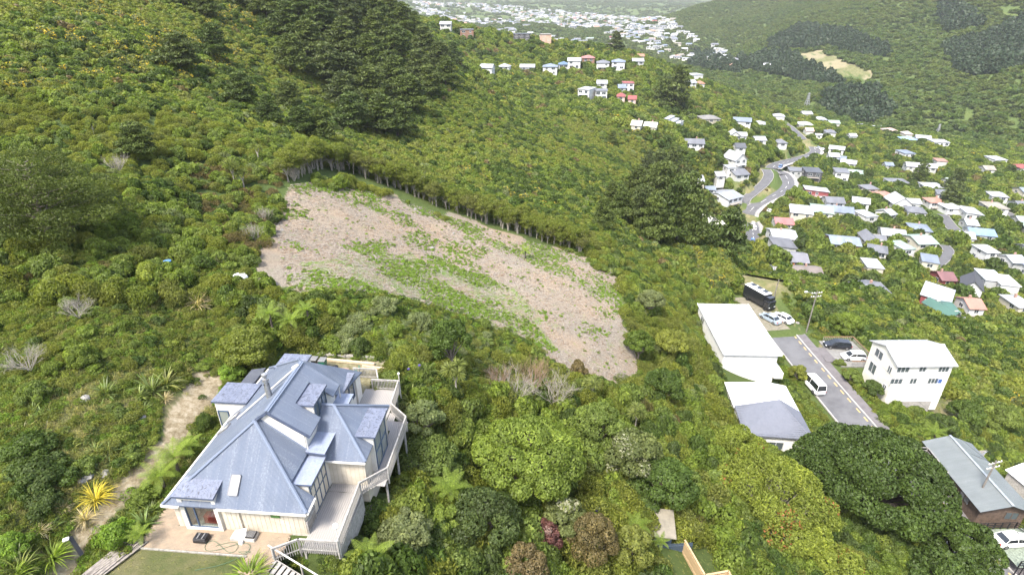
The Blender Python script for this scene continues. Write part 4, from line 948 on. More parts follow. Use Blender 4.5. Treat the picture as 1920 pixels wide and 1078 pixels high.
scatter('garden_trees', farC, np.stack([X, Y, Z-.2], 1), idx_for(farO, pick(['dark','mid','olive'], [3,3,1], n_)), np.stack([rad, rad, rad*RNG.uniform(1.2,1.8,n_)], 1), RNG.uniform(0, 2*PI, n_), label='tall garden trees crowding between the suburb houses', cat='trees')
# ---- suburb trees, 300 to 620 m
X, Y = ring(300, 640, 8); rad = RNG.uniform(1.8, 4.2, len(X)); Z = height(X, Y); u, v, d = proj(X, Y, Z+2)
ok = clear_of(X, Y, rad, 0) & ~(inpoly(u,v,STRIP)) & ~inpoly(u, v, MEADOW)
X, Y, Z, rad, u, v = X[ok], Y[ok], Z[ok], rad[ok], u[ok], v[ok]; n_ = len(X)
K = pick(['mid','olive','dark','lime','brown','gorse'], [5,2.5,3,.7,.4,.15], n_); dk = inpoly(u, v, FARP[5]) | inpoly(u, v, [(1480,180),(1600,175),(1650,215),(1560,240)]); K = np.where(dk & (RNG.random(n_) < .8), 'dark', K)
scatter('suburb_trees', farC, np.stack([X, Y, Z-.3], 1), idx_for(farO, K), np.stack([rad, rad, rad*RNG.uniform(.8,1.35,n_)], 1), RNG.uniform(0, 2*PI, n_), label='mass of rounded trees filling the slopes around the suburb houses', cat='trees')
# ---- the far hills and the valley
X1, Y1 = ring(600, 1900, 44, -12, 54); X2, Y2 = ring(1900, 4600, 900, -24, 50); X3, Y3 = ring(560, 1900, 160, -24, -12)
X = np.concatenate([X1, X2, X3]); Y = np.concatenate([Y1, Y2, Y3]); Z = height(X, Y); u, v, d = proj(X, Y, Z+4)
rad = np.where(np.hypot(X, Y) > 1900, RNG.uniform(7, 15, len(X)), RNG.uniform(3.5, 8, len(X)))
TOWN = [(740,-6),(900,6),(1010,14),(1180,30),(1262,32),(1285,60),(1330,85),(1400,118),(1470,128),(1440,142),(1380,130),(1320,128),(1270,112),(1230,92),(1150,80),(1000,72),(860,60),(780,40)]
tn = inpoly(u, v, TOWN); ok = ~inpoly(u, v, MEADOW) & ~(tn & (RNG.random(len(X)) < .45))
X, Y, Z, rad, u, v = X[ok], Y[ok], Z[ok], rad[ok], u[ok], v[ok]; n_ = len(X)
fp = np.zeros(n_, bool)
for pg in FARP: fp |= inpoly(u+(vnoise(X,Y,.01,5)-.5)*20, v+(vnoise(X,Y,.01,6)-.5)*14, pg)
pt = patches(X, Y, .006, 81)
K = pick(['farmid','farolive','dark'], [5,3,1.2], n_); K = np.where((pt > .55) & (RNG.random(n_) < .6), 'farolive', K); K = np.where(fp, 'farpine', K)
hh = np.where(fp, rad*1.5, rad*.8); Z = Z-np.where(fp, 0, rad*.15)
scatter('forest', vastC, np.stack([X, Y, Z], 1), idx_for(vastO, K), np.stack([rad, rad, hh], 1), RNG.uniform(0, 2*PI, n_), label='forest of pines and bush blanketing the far hills and the valley floor', cat='forest')
# ------------------------------------------------------------------ the blue-roofed house
rblue = roof_metal('blue_corrugated_iron', (.118,.145,.2), (.22,.245,.285), streak=.6)
rflat = roof_metal('weathered_blue_membrane', (.105,.122,.172), (.2,.215,.25), pitch=0, streak=.4, dirt=(.025,.025,.03), dirt_amt=.75, rough=.6)
rflat2 = roof_metal('clean_blue_sheet', (.17,.2,.275), (.28,.31,.37), pitch=0, streak=.3, dirt=(.06,.06,.07), dirt_amt=.3, rough=.6)
trimblue = surf('blue_trim_paint', (.08,.1,.155), .5, .2, 3)
cream = surf('cream_groove_board', (.6,.54,.44), .7, .12, 1.2, col2=(.5,.44,.35))
whitew = surf('white_wall_paint', (.7,.67,.61), .6, .1, 1.5, col2=(.58,.55,.5))
base_b = surf('grey_base_board', (.34,.32,.28), .85, .3, 4)
winblue = surf('blue_joinery', (.06,.1,.17), .4, .1, 5)
glass = glassmat('window_glass', (.07,.085,.09))
glass2 = glassmat('clear_glass_curtain', (.2,.22,.2), .1)
steel = surf('galvanised_steel', (.5,.5,.5), .35, .2, 6, metal=.7)
deckw = surf('grey_weathered_timber', (.38,.36,.335), .85, .35, 3.0, col2=(.22,.205,.19), stretch=(6,.7,6))
railw = surf('silvered_timber', (.4,.38,.35), .85, .3, 4.0, col2=(.25,.235,.215))
groove_shade = surf('groove_shadow_timber', (.46,.41,.32), .9, .1, 3)
def hroot(name, label, cat, s_=0, t_=0, h_=0, rz=0, group=None):
    x, y, z = HW(s_, t_, h_); return empty(name, (x, y, z), HR+rz, label, cat, group)
H = hroot('house', 'large blue-roofed cream house with many dormers and a timber deck', 'house')
Lh = lambda s_: 2.2+.77*s_
# walls
mb = MB()
mb.prism([(.25,-.35),(.25,2.2),(5.45,6.2),(7.45,4.75),(7.45,-2.2)], 4.02, 9.15, cream)      # upper body
mb.box(.28,.86,.28,4.0,-.3,2.2,cream); mb.box(3.2,8.5,.28,4.0,-.3,2.2,cream); mb.box(.86,3.2,1.7,4.0,-.3,2.2,cream)
mb.box(.28,7.2,9.17,13.85,-1.2,2.2,cream)
mb.box(7.47,10.95,4.45,9.6,-2.4,2.35,cream)
mb.box(7.0,8.47,4.02,5.95,-1.5,3.38,whitew)
mb.build('wall', H)
# thin strips, coloured darker for shade in the cladding grooves, front and east wing
mb = MB()
x = .28+.3
while x < 8.45:
    if not (.9 < x < 3.2): mb.box(x,x+.022,.268,.279,-.05,2.18,groove_shade)
    x += .3
for x in np.arange(8.7,10.9,.3): mb.box(x,x+.022,4.44,4.449,.05,2.33,groove_shade)
for y in np.arange(.6,1.4,.3): mb.box(8.501,8.512,y,y+.022,0,2.1,groove_shade)
tag(mb.build('groove_shade_strip', H), kind='stuff')
mb = MB()      # weatherboard foot
for k in range(4): mb.box(.22-.02*(k%2),8.56,.22-.012*k,.4,-.45+.11*k,-.35+.11*k,base_b)
mb.build('skirting', H)
# white gable wall
mb = MB(); mb.prism([(4.35,1.9),(4.35,5.5),(5.45,6.33),(7.5,4.72),(7.5,1.5)], 3.93, 4.01, whitew); mb.build('gable_wall', H)
mb = MB(); mb.box(7.455,7.52,4.02,9.15,-.5,4.7,whitew); mb.build('gable_wall', H)
# roofs
P1 = (4.66,3.61,Lh(4.66)); P2 = (4.66,10.4,Lh(4.66))
mb = MB()
mb.slab([(-.05,-.05,Lh(-.05)),P1,(5.45,3.86,Lh(5.45)),(5.45,9.32,Lh(5.45)),P2,(-.1,14.2,Lh(-.1))], .1, rblue, trimblue, eave=(0,1,0)); mb.build('roof', H)
mb = MB(); mb.slab([(-.05,-.05,2.165),(8.9,-.05,2.165),P1], .09, rblue, trimblue, eave=(1,0,0)); mb.build('roof', H)
def RR_(s_): return P1[2]-(s_-4.66)*(P1[2]-2.18)/(8.88-4.66)
mb = MB(); mb.slab([P1,(8.9,-.05,2.17),(8.88,1.25,RR_(8.88)),(7.6,1.25,RR_(7.6)),(7.6,3.92,RR_(7.6)),(4.66,3.92,RR_(4.66))], .09, rblue, trimblue, eave=(0,1,0)); mb.build('roof', H)
Uh = lambda s_: Lh(5.45)-.72*(s_-5.45)
mb = MB(); mb.slab([(5.45,3.84,Uh(5.45)),(7.95,3.84,Uh(7.95)),(7.95,5.68,Uh(7.95)),(6.4,5.68,Uh(6.4)),(6.4,7.92,Uh(6.4)),(7.95,7.92,Uh(7.95)),(7.95,9.33,Uh(7.95)),(5.45,9.33,Uh(5.45))], .09, rblue, trimblue, eave=(0,1,0)); mb.build('roof', H)
mb = MB(); mb.slab([P2,(7.6,10.4,3.0),(7.7,14.2,2.2)], .09, rblue, trimblue, eave=(0,1,0)); mb.build('roof', H)
mb = MB(); mb.slab([P2,(-.1,14.22,2.12),(7.7,14.22,2.12)], .09, rblue, trimblue, eave=(1,0,0)); mb.build('roof', H)
mb = MB(); mb.slab([P2,(5.45,9.3,5.1),(7.5,9.3,3.6),(7.6,10.4,3.0)], .09, rblue, trimblue, eave=(0,1,0)); mb.build('roof', H)
AP = (8.33,6.97,4.6)
mb = MB(); mb.slab([(7.5,4.1,2.4),(11.2,4.1,2.4),AP,(7.5,6.97,4.6)], .09, rblue, trimblue, eave=(1,0,0)); mb.build('roof', H)
mb = MB(); mb.slab([(11.2,4.1,2.4),(11.2,9.85,2.4),AP], .09, rblue, trimblue, eave=(0,1,0)); mb.build('roof', H)
mb = MB(); mb.slab([(11.2,9.85,2.4),(7.5,9.85,2.4),(7.5,6.97,4.6),AP], .09, rblue, trimblue, eave=(1,0,0)); mb.build('roof', H)
# ridge and hip cappings
def cap(a, b, w_=.2):
    mb = MB(); a = Vector(a)+Vector((0,0,.035)); b = Vector(b)+Vector((0,0,.035)); mb.bar(a, b, w_, .05, rblue); mb.tube([a+Vector((0,0,.03)),b+Vector((0,0,.03))], .055, rblue, 6); return mb.build('ridge_cap', H)
cap(P1,(-.05,-.05,2.2)); cap(P1,(8.9,-.05,2.2)); cap((5.45,3.84,Lh(5.45)),(5.45,9.33,Lh(5.45)),.3); cap(P2,(-.1,14.2,2.15)); cap(P1,(4.3,3.9,5.6),.15)
cap(AP,(11.2,4.1,2.42)); cap(AP,(7.5,6.97,4.62)); cap(AP,(11.2,9.85,2.42)); cap((7.6,3.95,RR_(7.6)+.02),(4.66,3.95,RR_(4.66)+.02),.14)
# gutters and verge trims
def gutter(a, b, m=whitew):
    mb = MB(); mb.bar(a, b, .11, .1, m); mb.build('gutter', H)
gutter((-.1,-.11,2.09),(1.0,-.11,2.09)); gutter((3.3,-.11,2.09),(8.9,-.11,2.09)); gutter((-.16,-.05,2.06),(-.2,14.2,2.04)); gutter((8.96,-.05,2.1),(8.94,1.2,2.1)); gutter((7.5,4.04,2.32),(11.2,4.04,2.32))
for a, b in (((5.45,3.8,Uh(5.45)-.06),(7.95,3.8,Uh(7.95)-.06)),((5.45,3.8,Lh(5.45)-.06),(4.55,3.8,Lh(4.55)-.06))):
    mb = MB(); mb.bar(a, b, .05, .2, trimblue); mb.build('barge_board', H)
mb = MB(); mb.tube([(4.45,.2,2.05),(4.45,.2,.0)], .045, cream, 6); mb.build('downpipe', H)
mb = MB(); mb.tube([(7.62,3.88,4.5),(7.62,3.88,3.3)], .04, whitew, 6); mb.tube([(7.8,9.36,4.5),(7.8,9.36,3.0)], .045, whitew, 6); mb.build('downpipe', H)
def window(name, parent, c, w_, h_, axis, cols=1, rows=1, fm=winblue, gm=glass, fw=.07, split=None):
    """frame with bars (part) and one pane per light (sub-parts). axis: outward normal 'y-', 'x+', 'x-', 'y+'"""
    ax = {'y-': ((1,0),(0,-1)), 'y+': ((-1,0),(0,1)), 'x+': ((0,1),(1,0)), 'x-': ((0,-1),(-1,0))}[axis]
    (ux, uy), (nx, ny) = ax; e = Vector((ux,uy,0)); n_ = Vector((nx,ny,0)); c = Vector(c); up = Vector((0,0,1))
    xs = split if split else [i/cols for i in range(cols+1)]; zs = [i/rows for i in range(rows+1)]
    mb = MB()
    for q in xs:
        p = c+e*(q-.5)*w_+n_*.02; mb.bar(p-up*h_/2, p+up*h_/2, fw, .06, fm, up=tuple(n_))
    for q in zs:
        p = c+up*(q-.5)*h_+n_*.02; mb.bar(p-e*(w_/2+fw/2), p+e*(w_/2+fw/2), .061, fw, fm)
    f = mb.build(name, parent)
    for i in range(len(xs)-1):
        for j in range(rows):
            a = c+e*(xs[i]-.5)*w_+up*(zs[j]-.5)*h_+n_*.006; b = c+e*(xs[i+1]-.5)*w_+up*(zs[j]-.5)*h_+n_*.006; dz = up*h_/rows
            m2 = MB(); m2.poly([a, b, b+dz, a+dz], gm)
            m2.poly([a-n_*.005, a+dz-n_*.005, b+dz-n_*.005, b-n_*.005], gm); m2.build('pane', f)
    return f
def dormer(box, top, over, roofm, m=whitew, roofpts=None):
    s0, s1, t0, t1, h0, h1 = box
    d = MB(); d.box(s0,s1,t0,t1,h0,h1,m); w_ = d.build('dormer', H)
    r = MB(); a, b, c_, d_ = over
    r.slab(roofpts or [(s0-a,t0-b,top),(s1+c_,t0-b,top),(s1+c_,t1+d_,top),(s0-a,t1+d_,top)], .13, roofm, trimblue, eave=(1,0,0)); r.build('dormer_roof', w_)
    return w_
# front dormer with the sliding window: red bench and curtain show inside
mb = MB(); mb.box(.85,1.12,.1,1.3,-.1,2.95,whitew); mb.box(2.98,3.22,.1,1.6,-.1,2.95,whitew); mb.box(1.12,2.98,.1,1.3,2.5,2.95,whitew); mb.box(1.12,2.98,.1,.35,-.12,.18,whitew)
mb.box(1.12,2.98,1.2,1.26,.15,2.5,surf('dim_room_wall',(.16,.17,.14),.9)); mb.box(1.12,2.98,.36,1.2,.12,.2,base_b)
dw = mb.build('dormer', H)
mb = MB(); mb.slab([(.78,-.12,2.98),(3.36,-.12,2.98),(3.4,1.2,3.32),(.95,1.2,3.32)], .14, rflat, trimblue, eave=(1,0,0)); mb.build('dormer_roof', dw)
red = surf('red_bench_paint', (.35,.05,.035), .6, .2, 3); dgr = surf('green_curtain', (.08,.12,.08), .9)
mb = MB(); mb.box(1.85,2.95,.45,1.0,.2,.75,red); mb.build('bench_seat', dw)
mb = MB(); mb.box(1.85,2.95,.9,1.1,.75,1.1,dgr); mb.build('bench_back', dw)
gl_, n_, o_ = new_mat('see_through_glass'); b_ = N(n_, 'ShaderNodeBsdfGlossy', i_Roughness=.03); t_ = N(n_, 'ShaderNodeBsdfTransparent'); t_.inputs[0].default_value = (.8,.85,.85,1); mx_ = N(n_, 'ShaderNodeMixShader', i_Fac=.16)
n_.links.new(t_.outputs[0], mx_.inputs[1]); n_.links.new(b_.outputs[0], mx_.inputs[2]); n_.links.new(mx_.outputs[0], o_.inputs[0])
window('sliding_window', H, (2.05,.2,1.34), 1.84, 2.3, 'y-', split=[0,.3,1], gm=gl_)
# side dormers on the deck side
d1 = dormer((7.0,8.47,1.45,4.0,-.1,2.95), 3.08, (-.45,.15,.33,-.1), rflat2)
window('glass_door', H, (8.485,2.75,1.5), 2.3, 2.7, 'x+', cols=4, rows=2, gm=glass2)
r = MB(); r.slab([(7.55,3.6,3.5),(8.85,3.5,3.48),(8.85,6.0,3.48),(7.55,6.0,3.5)], .16, rflat2, trimblue, eave=(1,0,0)); r.build('box_roof', H)
d2 = dormer((5.9,7.5,5.75,7.85,3.9,5.45), 5.58, (0,.12,.12,.12), rflat)
window('dormer_window', H, (7.515,6.8,4.75), 1.75, 1.2, 'x+', cols=3, rows=1)
d3 = dormer((9.3,11.25,5.75,8.35,-.2,3.1), 3.24, (.0,.2,.25,.2), rflat)
window('glass_door', H, (11.265,7.1,1.5), 2.3, 2.9, 'x+', cols=2, rows=2, gm=glass2)
d4 = dormer((7.5,8.55,8.4,9.75,2.0,3.3), 3.42, (0,.05,.1,.05), rflat2)
d5 = dormer((5.6,7.5,10.45,12.8,-.5,2.95), 3.05, (0,.08,.15,.08), rflat)
window('dormer_window', H, (7.515,11.6,1.9), 1.9, 1.7, 'x+', cols=2)
mb = MB(); mb.box(7.0,7.6,12.95,13.9,-.5,2.3,whitew); mb.build('wall', H)
d6 = dormer((1.2,3.3,12.9,14.7,-.4,3.1), 3.22, (.1,.1,.1,.15), rflat)
d7 = dormer((-1.45,1.1,8.55,10.6,-1.0,3.05), 3.18, (.15,.15,.0,.15), rflat)
window('glass_door', H, (-.95,8.535,1.15), .75, 2.2, 'y-', gm=glass2)
window('window', H, (-1.465,9.6,1.9), 1.2, 1.0, 'x-', gm=glass)
mb = MB(); mb.slab([(-1.6,12.0,2.0),(-.35,12.0,2.25),(-.35,14.1,2.25),(-1.6,14.1,2.0)], .1, roof_metal('dark_porch_roof',(.05,.06,.085),(.12,.13,.15),streak=.2), trimblue, eave=(0,1,0)); mb.box(-1.5,-.4,12.1,14.0,-.3,1.9,base_b); mb.build('lean_to', H)
# skylights
def skylight(s_, t_, w_, l_, plane):
    mb = MB(); e, g, nn = plane; e = Vector(e); g = Vector(g); nn = Vector(nn); p = Vector((s_,t_,0)); p.z = plane_h(s_,t_,plane)
    fm = surf('skylight_frame', (.2,.2,.21), .4)
    for q in (-1,1): mb.bar(p+e*q*w_/2-g*l_/2+nn*.05, p+e*q*w_/2+g*l_/2+nn*.05, .07, .1, fm, up=tuple(nn)); mb.bar(p+g*q*l_/2-e*w_/2+nn*.05, p+g*q*l_/2+e*w_/2+nn*.05, .07, .1, fm, up=tuple(nn))
    f = mb.build('skylight', H); m2 = MB(); a = p+nn*.07; m2.poly([a-e*w_/2-g*l_/2, a+e*w_/2-g*l_/2, a+e*w_/2+g*l_/2, a-e*w_/2+g*l_/2], glassmat('skylight_glass',(.45,.46,.42),.1)); m2.build('pane', f)
def plane_h(s_, t_, pl): return (2.2+.98*(t_+.05)) if pl[0][0] == 1 else Lh(s_)
gf = Vector((0,1,.98)).normalized(); gl2 = Vector((1,0,.77)).normalized()
skylight(4.22,.9,.55,1.15,((1,0,0),tuple(gf),(0,-gf.z,gf.y)))
skylight(.6,7.4,.5,1.0,((0,1,0),tuple(gl2),(-gl2.z,0,gl2.x))); skylight(.55,6.2,.5,1.0,((0,1,0),tuple(gl2),(-gl2.z,0,gl2.x)))
# flue
mb = MB(); c_ = (4.2,6.5); mb.lathe([(.19,-.6),(.19,1.05)], steel, (c_[0],c_[1],Lh(4.2)), 14); f = mb.build('flue', H, smooth=True)
mb = MB(); mb.lathe([(.13,1.0),(.13,1.3),(.21,1.3),(.21,1.5),(.1,1.52)], steel, (c_[0],c_[1],Lh(4.2)), 14); mb.lathe([(.1,1.5),(.1,1.72),(.2,1.74),(.2,1.88),(0,1.95)], steel, (c_[0],c_[1],Lh(4.2)), 14); mb.build('flue_cowl', f)
mb = MB(); mb.bar((1.6,6.3,Lh(1.6)+.12),(5.2,8.6,Lh(5.2)+.14),.07,.07,whitew); mb.build('cable_duct', H)
mb = MB(); mb.tube([(5.1,8.6,Lh(5.2)+.1),(5.45,8.75,Lh(5.45)+.18)], [.16,.1], whitew, 8); mb.build('roof_vent', H)
# green number board under the eave
mb = MB(); mb.box(6.45,7.0,.2,.25,1.35,1.55,surf('green_sign_paint',(.1,.22,.06),.5)); mb.build('name_board', H)
mb = MB(); mb.box(6.68,6.78,.18,.26,1.9,2.0,surf('orange_lamp',(.6,.18,.05),.4)); mb.build('sensor_lamp', H)
# ---- deck
DK = hroot('deck', 'weathered grey timber deck wrapping the right side of the blue-roofed house', 'deck')
pm = MB(); pm.box(-.066,.066,0,1,-.03,0,deckw); plank_me = pm.mesh('plank')
def planks(s0, s1, t0, t1, h=0.0, prn=None):
    x = s0
    while x < s1-.05:
        o = place('plank', plank_me, DK, (x+.07, t0+random.uniform(0,.02), h-.004*random.random()), (0,0,0), (1, t1-t0-random.uniform(0,.03), 1)); x += .142
planks(8.52,10.72,-.8,3.72); planks(8.52,10.94,3.74,4.42)
planks(11.0,12.12,4.44,11.0); planks(7.55,10.42,9.9,14.85); planks(10.44,11.0,9.9,11.9)
x = 10.75
while x < 12.1: place('plank', plank_me, DK, (x+.07, 3.74+(x-10.75)*1.0, 0), (0,0,0), (1, max(.1,4.42-3.74-(x-10.75)*1.0+.6), 1)); x += .142
mb = MB()      # bearers, posts and the skirt that closes the underside
for s_, t_ in ((8.7,-.7),(10.6,-.7),(10.55,1.5),(10.5,3.6),(12.0,5.2),(12.0,8),(11.9,10.6),(10.4,12),(10.2,14.7),(8,14.7)): mb.box(s_-.06,s_+.06,t_-.06,t_+.06,-4.0,-.05,railw)
for a, b in (((8.5,-.75),(10.7,-.75)),((10.62,-.8),(10.55,3.7)),((12.0,5.2),(12.0,10.6)),((7.6,14.7),(10.2,14.7))): mb.bar((a[0],a[1],-.14),(b[0],b[1],-.14),.05,.2,railw)
mb.build('bearer', DK)
mb = MB(); 
for t_ in np.arange(-.6,3.7,.16): mb.box(10.78+.02,10.84,t_,t_+.145,-1.9,-.12,railw)
tag(mb.build('skirt', DK), kind='stuff')
bal = MB(); bal.box(-.019,.019,-.019,.019,-.22,.93,railw); bal_me = bal.mesh('baluster')
def balustrade(pts, gap=.125, end=True):
    for (s0,t0),(s1,t1) in zip(pts[:-1], pts[1:]):
        L_ = math.hypot(s1-s0,t1-t0); n = int(L_/gap); a = math.atan2(t1-t0,s1-s0)
        mb = MB(); mb.bar((s0,t0,.97),(s1,t1,.97),.1,.045,railw); mb.bar((s0,t0,.1),(s1,t1,.1),.04,.07,railw); mb.bar((s0,t0,.86),(s1,t1,.86),.035,.07,railw); mb.build('rail', DK)
        for i in range(n): q = (i+.5)/n; place('baluster', bal_me, DK, (s0+(s1-s0)*q, t0+(t1-t0)*q, .0), (0,0,a))
    for s_, t_ in pts:
        mb = MB(); mb.box(-.045,.045,-.045,.045,-.5,1.0,railw); mb.build('post', DK, (s_,t_,0))
balustrade([(8.52,-.84),(10.86,-.84),(10.72,3.72),(12.2,5.2),(12.16,10.5),(10.6,11.95),(10.42,14.92),(8.15,14.92)])
balustrade([(6.1,16.4),(8.1,16.4),(8.6,15.2)]); balustrade([(8.52,-.84),(7.25,-1.6)]); balustrade([(8.56,.35),(8.56,1.5)])
# steps leading down from the paving
ST = hroot('steps', 'grey timber steps with a handrail going down from the brick paving', 'steps', 7.1, -1.55, 0, R(-14))
for i in range(12):
    mb = MB(); mb.box(0,.27,-1.05,0,-.03,.02,deckw); mb.build('tread', ST, (.05+i*.3,0,-.06-i*.125))
mb = MB(); mb.bar((-.1,.04,-.02),(3.7,.04,-1.6),.05,.24,railw); mb.bar((-.1,-1.08,-.02),(3.7,-1.08,-1.6),.05,.24,railw); mb.build('stringer', ST)
mb = MB(); mb.bar((-.2,.12,.95),(3.9,.12,-.72),.08,.05,surf('pale_painted_rail',(.62,.6,.55),.7)); 
for q in (.1,1.9,3.6): mb.bar((q,.12,.84-q*.41),(q,.12,-.6-q*.42),.08,.08,railw)
mb.build('handrail', ST)
# globe lamp on its post
gm, n_, o_ = new_mat('opal_globe'); b_ = N(n_,'ShaderNodeBsdfPrincipled',i_Roughness=.3); b_.inputs['Base Color'].default_value=(.85,.85,.83,1); n_.links.new(b_.outputs[0],o_.inputs[0])
for (s_, t_, h_, sc_, lb) in ((10.92,-.75,2.0,1.0,'white globe lamp on a pole at the front corner of the deck'),(10.5,14.95,1.55,.6,'small white globe lamp on the post at the back corner of the deck')):
    G_ = hroot('globe_lamp', lb, 'lamp', s_, t_, 0)
    mb = MB(); mb.tube([(0,0,-.9),(0,0,h_)], .03, whitew, 8); mb.build('pole', G_)
    mb = MB(); r_ = .17*sc_; mb.lathe([(.02,h_)]+[(r_*math.sin(PI*k/10), h_+r_-r_*math.cos(PI*k/10)) for k in range(1,11)], gm, (0,0,0), 16); mb.build('globe', G_, smooth=True)
# brick paving, back court, lawn
brk = surf('clay_paver', (.31,.235,.165), .9, .3, 1.4, col2=(.23,.19,.14)); PV = hroot('paving', None, None, 0, 0, 0); PV['kind'] = 'structure'
mb = MB(); r_ = random.Random(3); y = -1.38
row = 0
while y < .2:
    x = -1.5+(row%2)*.11
    while x < 7.4:
        z = r_.uniform(-.006,.006); mb.box(x,x+.214,y,y+.104,-.08,z,brk); x += .22
    y += .11; row += 1
y = .25
while y < 3.0:
    x = -1.5+(row%2)*.11
    while x < .1: mb.box(x,x+.214,y,y+.104,-.08,r_.uniform(-.006,.006),brk); x += .22
    y += .11; row += 1
y = -2.7
while y < -1.4:
    x = 5.5+(row%2)*.11
    while x < 7.1: mb.box(x,x+.214,y,y+.104,-.08,r_.uniform(-.006,.006),brk); x += .22
    y += .11; row += 1
tag(mb.build('paver', PV), kind='stuff')
mb = MB(); mb.box(5.45,7.2,-2.75,-1.4,-.1,-.056,surf('joint_sand_b',(.25,.21,.15),.95)); mb.box(-1.6,7.5,-1.4,3.2,-.1,-.055,surf('joint_sand',(.25,.21,.15),.95)); mb.build('bed', PV)
mb = MB(); mb.bar((-1.5,-1.46,-.02),(5.5,-1.5,-.02),.09,.12,base_b); tag(mb.build('timber_edging'), 'thin timber edging between brick paving and lawn', 'edging'); bpy.data.objects['timber_edging'].location = HW(0,0); bpy.data.objects['timber_edging'].rotation_euler = (0,0,HR)
# things standing about
blk = surf('black_plastic', (.018,.018,.02), .4, .2, 6); gr2 = surf('grey_plastic', (.2,.2,.2), .5)
T_ = hroot('tool_case', 'black moulded plastic case lying on the brick paving', 'case', 2.25, -.62)
mb = MB(); mb.box(-.42,.42,-.28,.28,0,.26,blk); mb.build('case_body', T_, bevel=.05)
mb = MB(); mb.box(-.4,.4,-.26,.26,.26,.36,blk); mb.build('lid', T_, bevel=.04)
for q in (-.15,.15):
    mb = MB(); mb.box(q-.035,q+.035,-.2,.2,.36,.385,gr2); mb.build('rib', T_)
T_ = hroot('water_unit', 'low pale concrete plinth with white and grey boxes against the front wall', 'plinth', 4.75, -.22)
mb = MB(); mb.box(-.75,.75,-.32,.32,0,.22,surf('pale_concrete',(.5,.48,.44),.9,.2,5)); mb.build('plinth', T_)
mb = MB(); mb.box(-.3,.15,-.12,.25,.22,.5,gm); mb.build('white_box', T_, rot=(0,0,.3), bevel=.04)
mb = MB(); mb.box(.18,.72,-.26,.24,.24,.34,blk)
for k in range(6): mb.box(.2+k*.085,.25+k*.085,-.24,.22,.34,.352,gr2)
mb.build('grille_lid', T_)
mb = MB(); mb.box(-.12,.1,-.55,-.36,0,.2,gm); mb.build('white_block', T_, bevel=.02)
mb = MB(); gh = surf('green_hose', (.05,.13,.07), .5)
pts = [Vector((2.9+1.0*math.sin(t*1.0)*1.2+t*.12, -1.0+.35*math.sin(t*2.0), .03)) for t in np.linspace(0,9,70)]+[Vector((5.2-q*2.6, -1.2-q*1.6-.2*math.sin(q*4), .03)) for q in np.linspace(0,1,14)]
mb.tube(pts, .013, gh, 5); tag(mb.build('garden_hose'), 'thin green garden hose looping over paving and lawn', 'hose'); o = bpy.data.objects['garden_hose']; o.location = HW(0.4,0); o.rotation_euler = (0,0,HR)
# back court: bins, table, folding chairs, long timbers
grn = surf('green_plastic', (.02,.14,.09), .45, .15, 4)
for s_, t_, mt, lb in ((2.15,17.5,blk,'black wheelie bin beside the green one behind the house'),(2.95,17.4,grn,'dark green wheelie bin with grey lid behind the house')):
    B_ = hroot('wheelie_bin', lb, 'bin', s_, t_)
    mb = MB(); v0 = [(-.22,-.25),(.22,-.25),(.22,.25),(-.22,.25)]; v1 = [(-.29,-.33),(.29,-.33),(.29,.33),(-.29,.33)]
    A_ = [(x,y,.06) for x,y in v0]; C_ = [(x,y,.95) for x,y in v1]; mb.poly(A_[::-1], mt); mb.poly(C_, mt)
    for i in range(4): j = (i+1)%4; mb.poly([A_[i],A_[j],C_[j],C_[i]], mt)
    mb.build('bin_body', B_)
    mb = MB(); mb.box(-.31,.31,-.35,.37,.95,1.02,gr2); mb.build('lid', B_, bevel=.03)
    for q in (-.24,.24): mb = MB(); mb.tube([(q-.03,.28,.1),(q+.03,.28,.1)], .1, blk, 10); mb.build('wheel', B_)
B_ = hroot('garden_table', 'low reddish timber table on the gravel behind the house', 'table', 5.0, 16.2)
tw = surf('reddish_timber', (.36,.25,.2), .8, .3, 5)
for k in range(8): mb = MB(); mb.box(-.6+k*.15,-.46+k*.15,-.5,.5,.68,.71,tw); mb.build('slat', B_)
for q in (-.5,.5):
    for p in (-.4,.4): mb = MB(); mb.box(q-.03,q+.03,p-.03,p+.03,0,.68,tw); mb.build('leg', B_)
def gchair(s_, t_, rz, lb, mt):
    B_ = hroot('garden_chair', lb, 'chair', s_, t_, 0, rz)
    mb = MB(); mb.box(-.25,.25,-.24,.24,.42,.46,mt); mb.build('seat', B_); mb = MB(); mb.box(-.25,.25,.22,.27,.48,.95,mt); mb.build('backrest', B_, rot=(-.2,0,0))
    for q in (-.23,.23):
        mb = MB(); mb.bar((q,-.22,0),(q,.24,.44),.03,.03,tw); mb.bar((q,.24,0),(q,-.2,.44),.03,.03,tw); mb.build('leg', B_)
gchair(3.95,15.5,2.4,'green slatted garden chair nearest the house corner',grn); gchair(4.75,15.2,3.0,'green garden chair with its back to the house',grn); gchair(6.1,16.6,-1.1,'green folding chair right of the low table',grn)
T_ = hroot('charcoal_grill', 'small black kettle grill behind the house', 'grill', 4.35, 16.7)
mb = MB(); mb.lathe([(0,.5),(.2,.55),(.28,.7),(.26,.82),(.12,.92),(0,.94)], blk, n=12); mb.build('bowl', T_, smooth=True)
for a in (0,2.1,4.2): mb = MB(); mb.bar((.15*math.cos(a),.15*math.sin(a),.55),(.3*math.cos(a),.3*math.sin(a),0),.025,.025,steel); mb.build('leg', T_)
lw = surf('new_sawn_timber', (.62,.48,.33), .8, .15, 4)
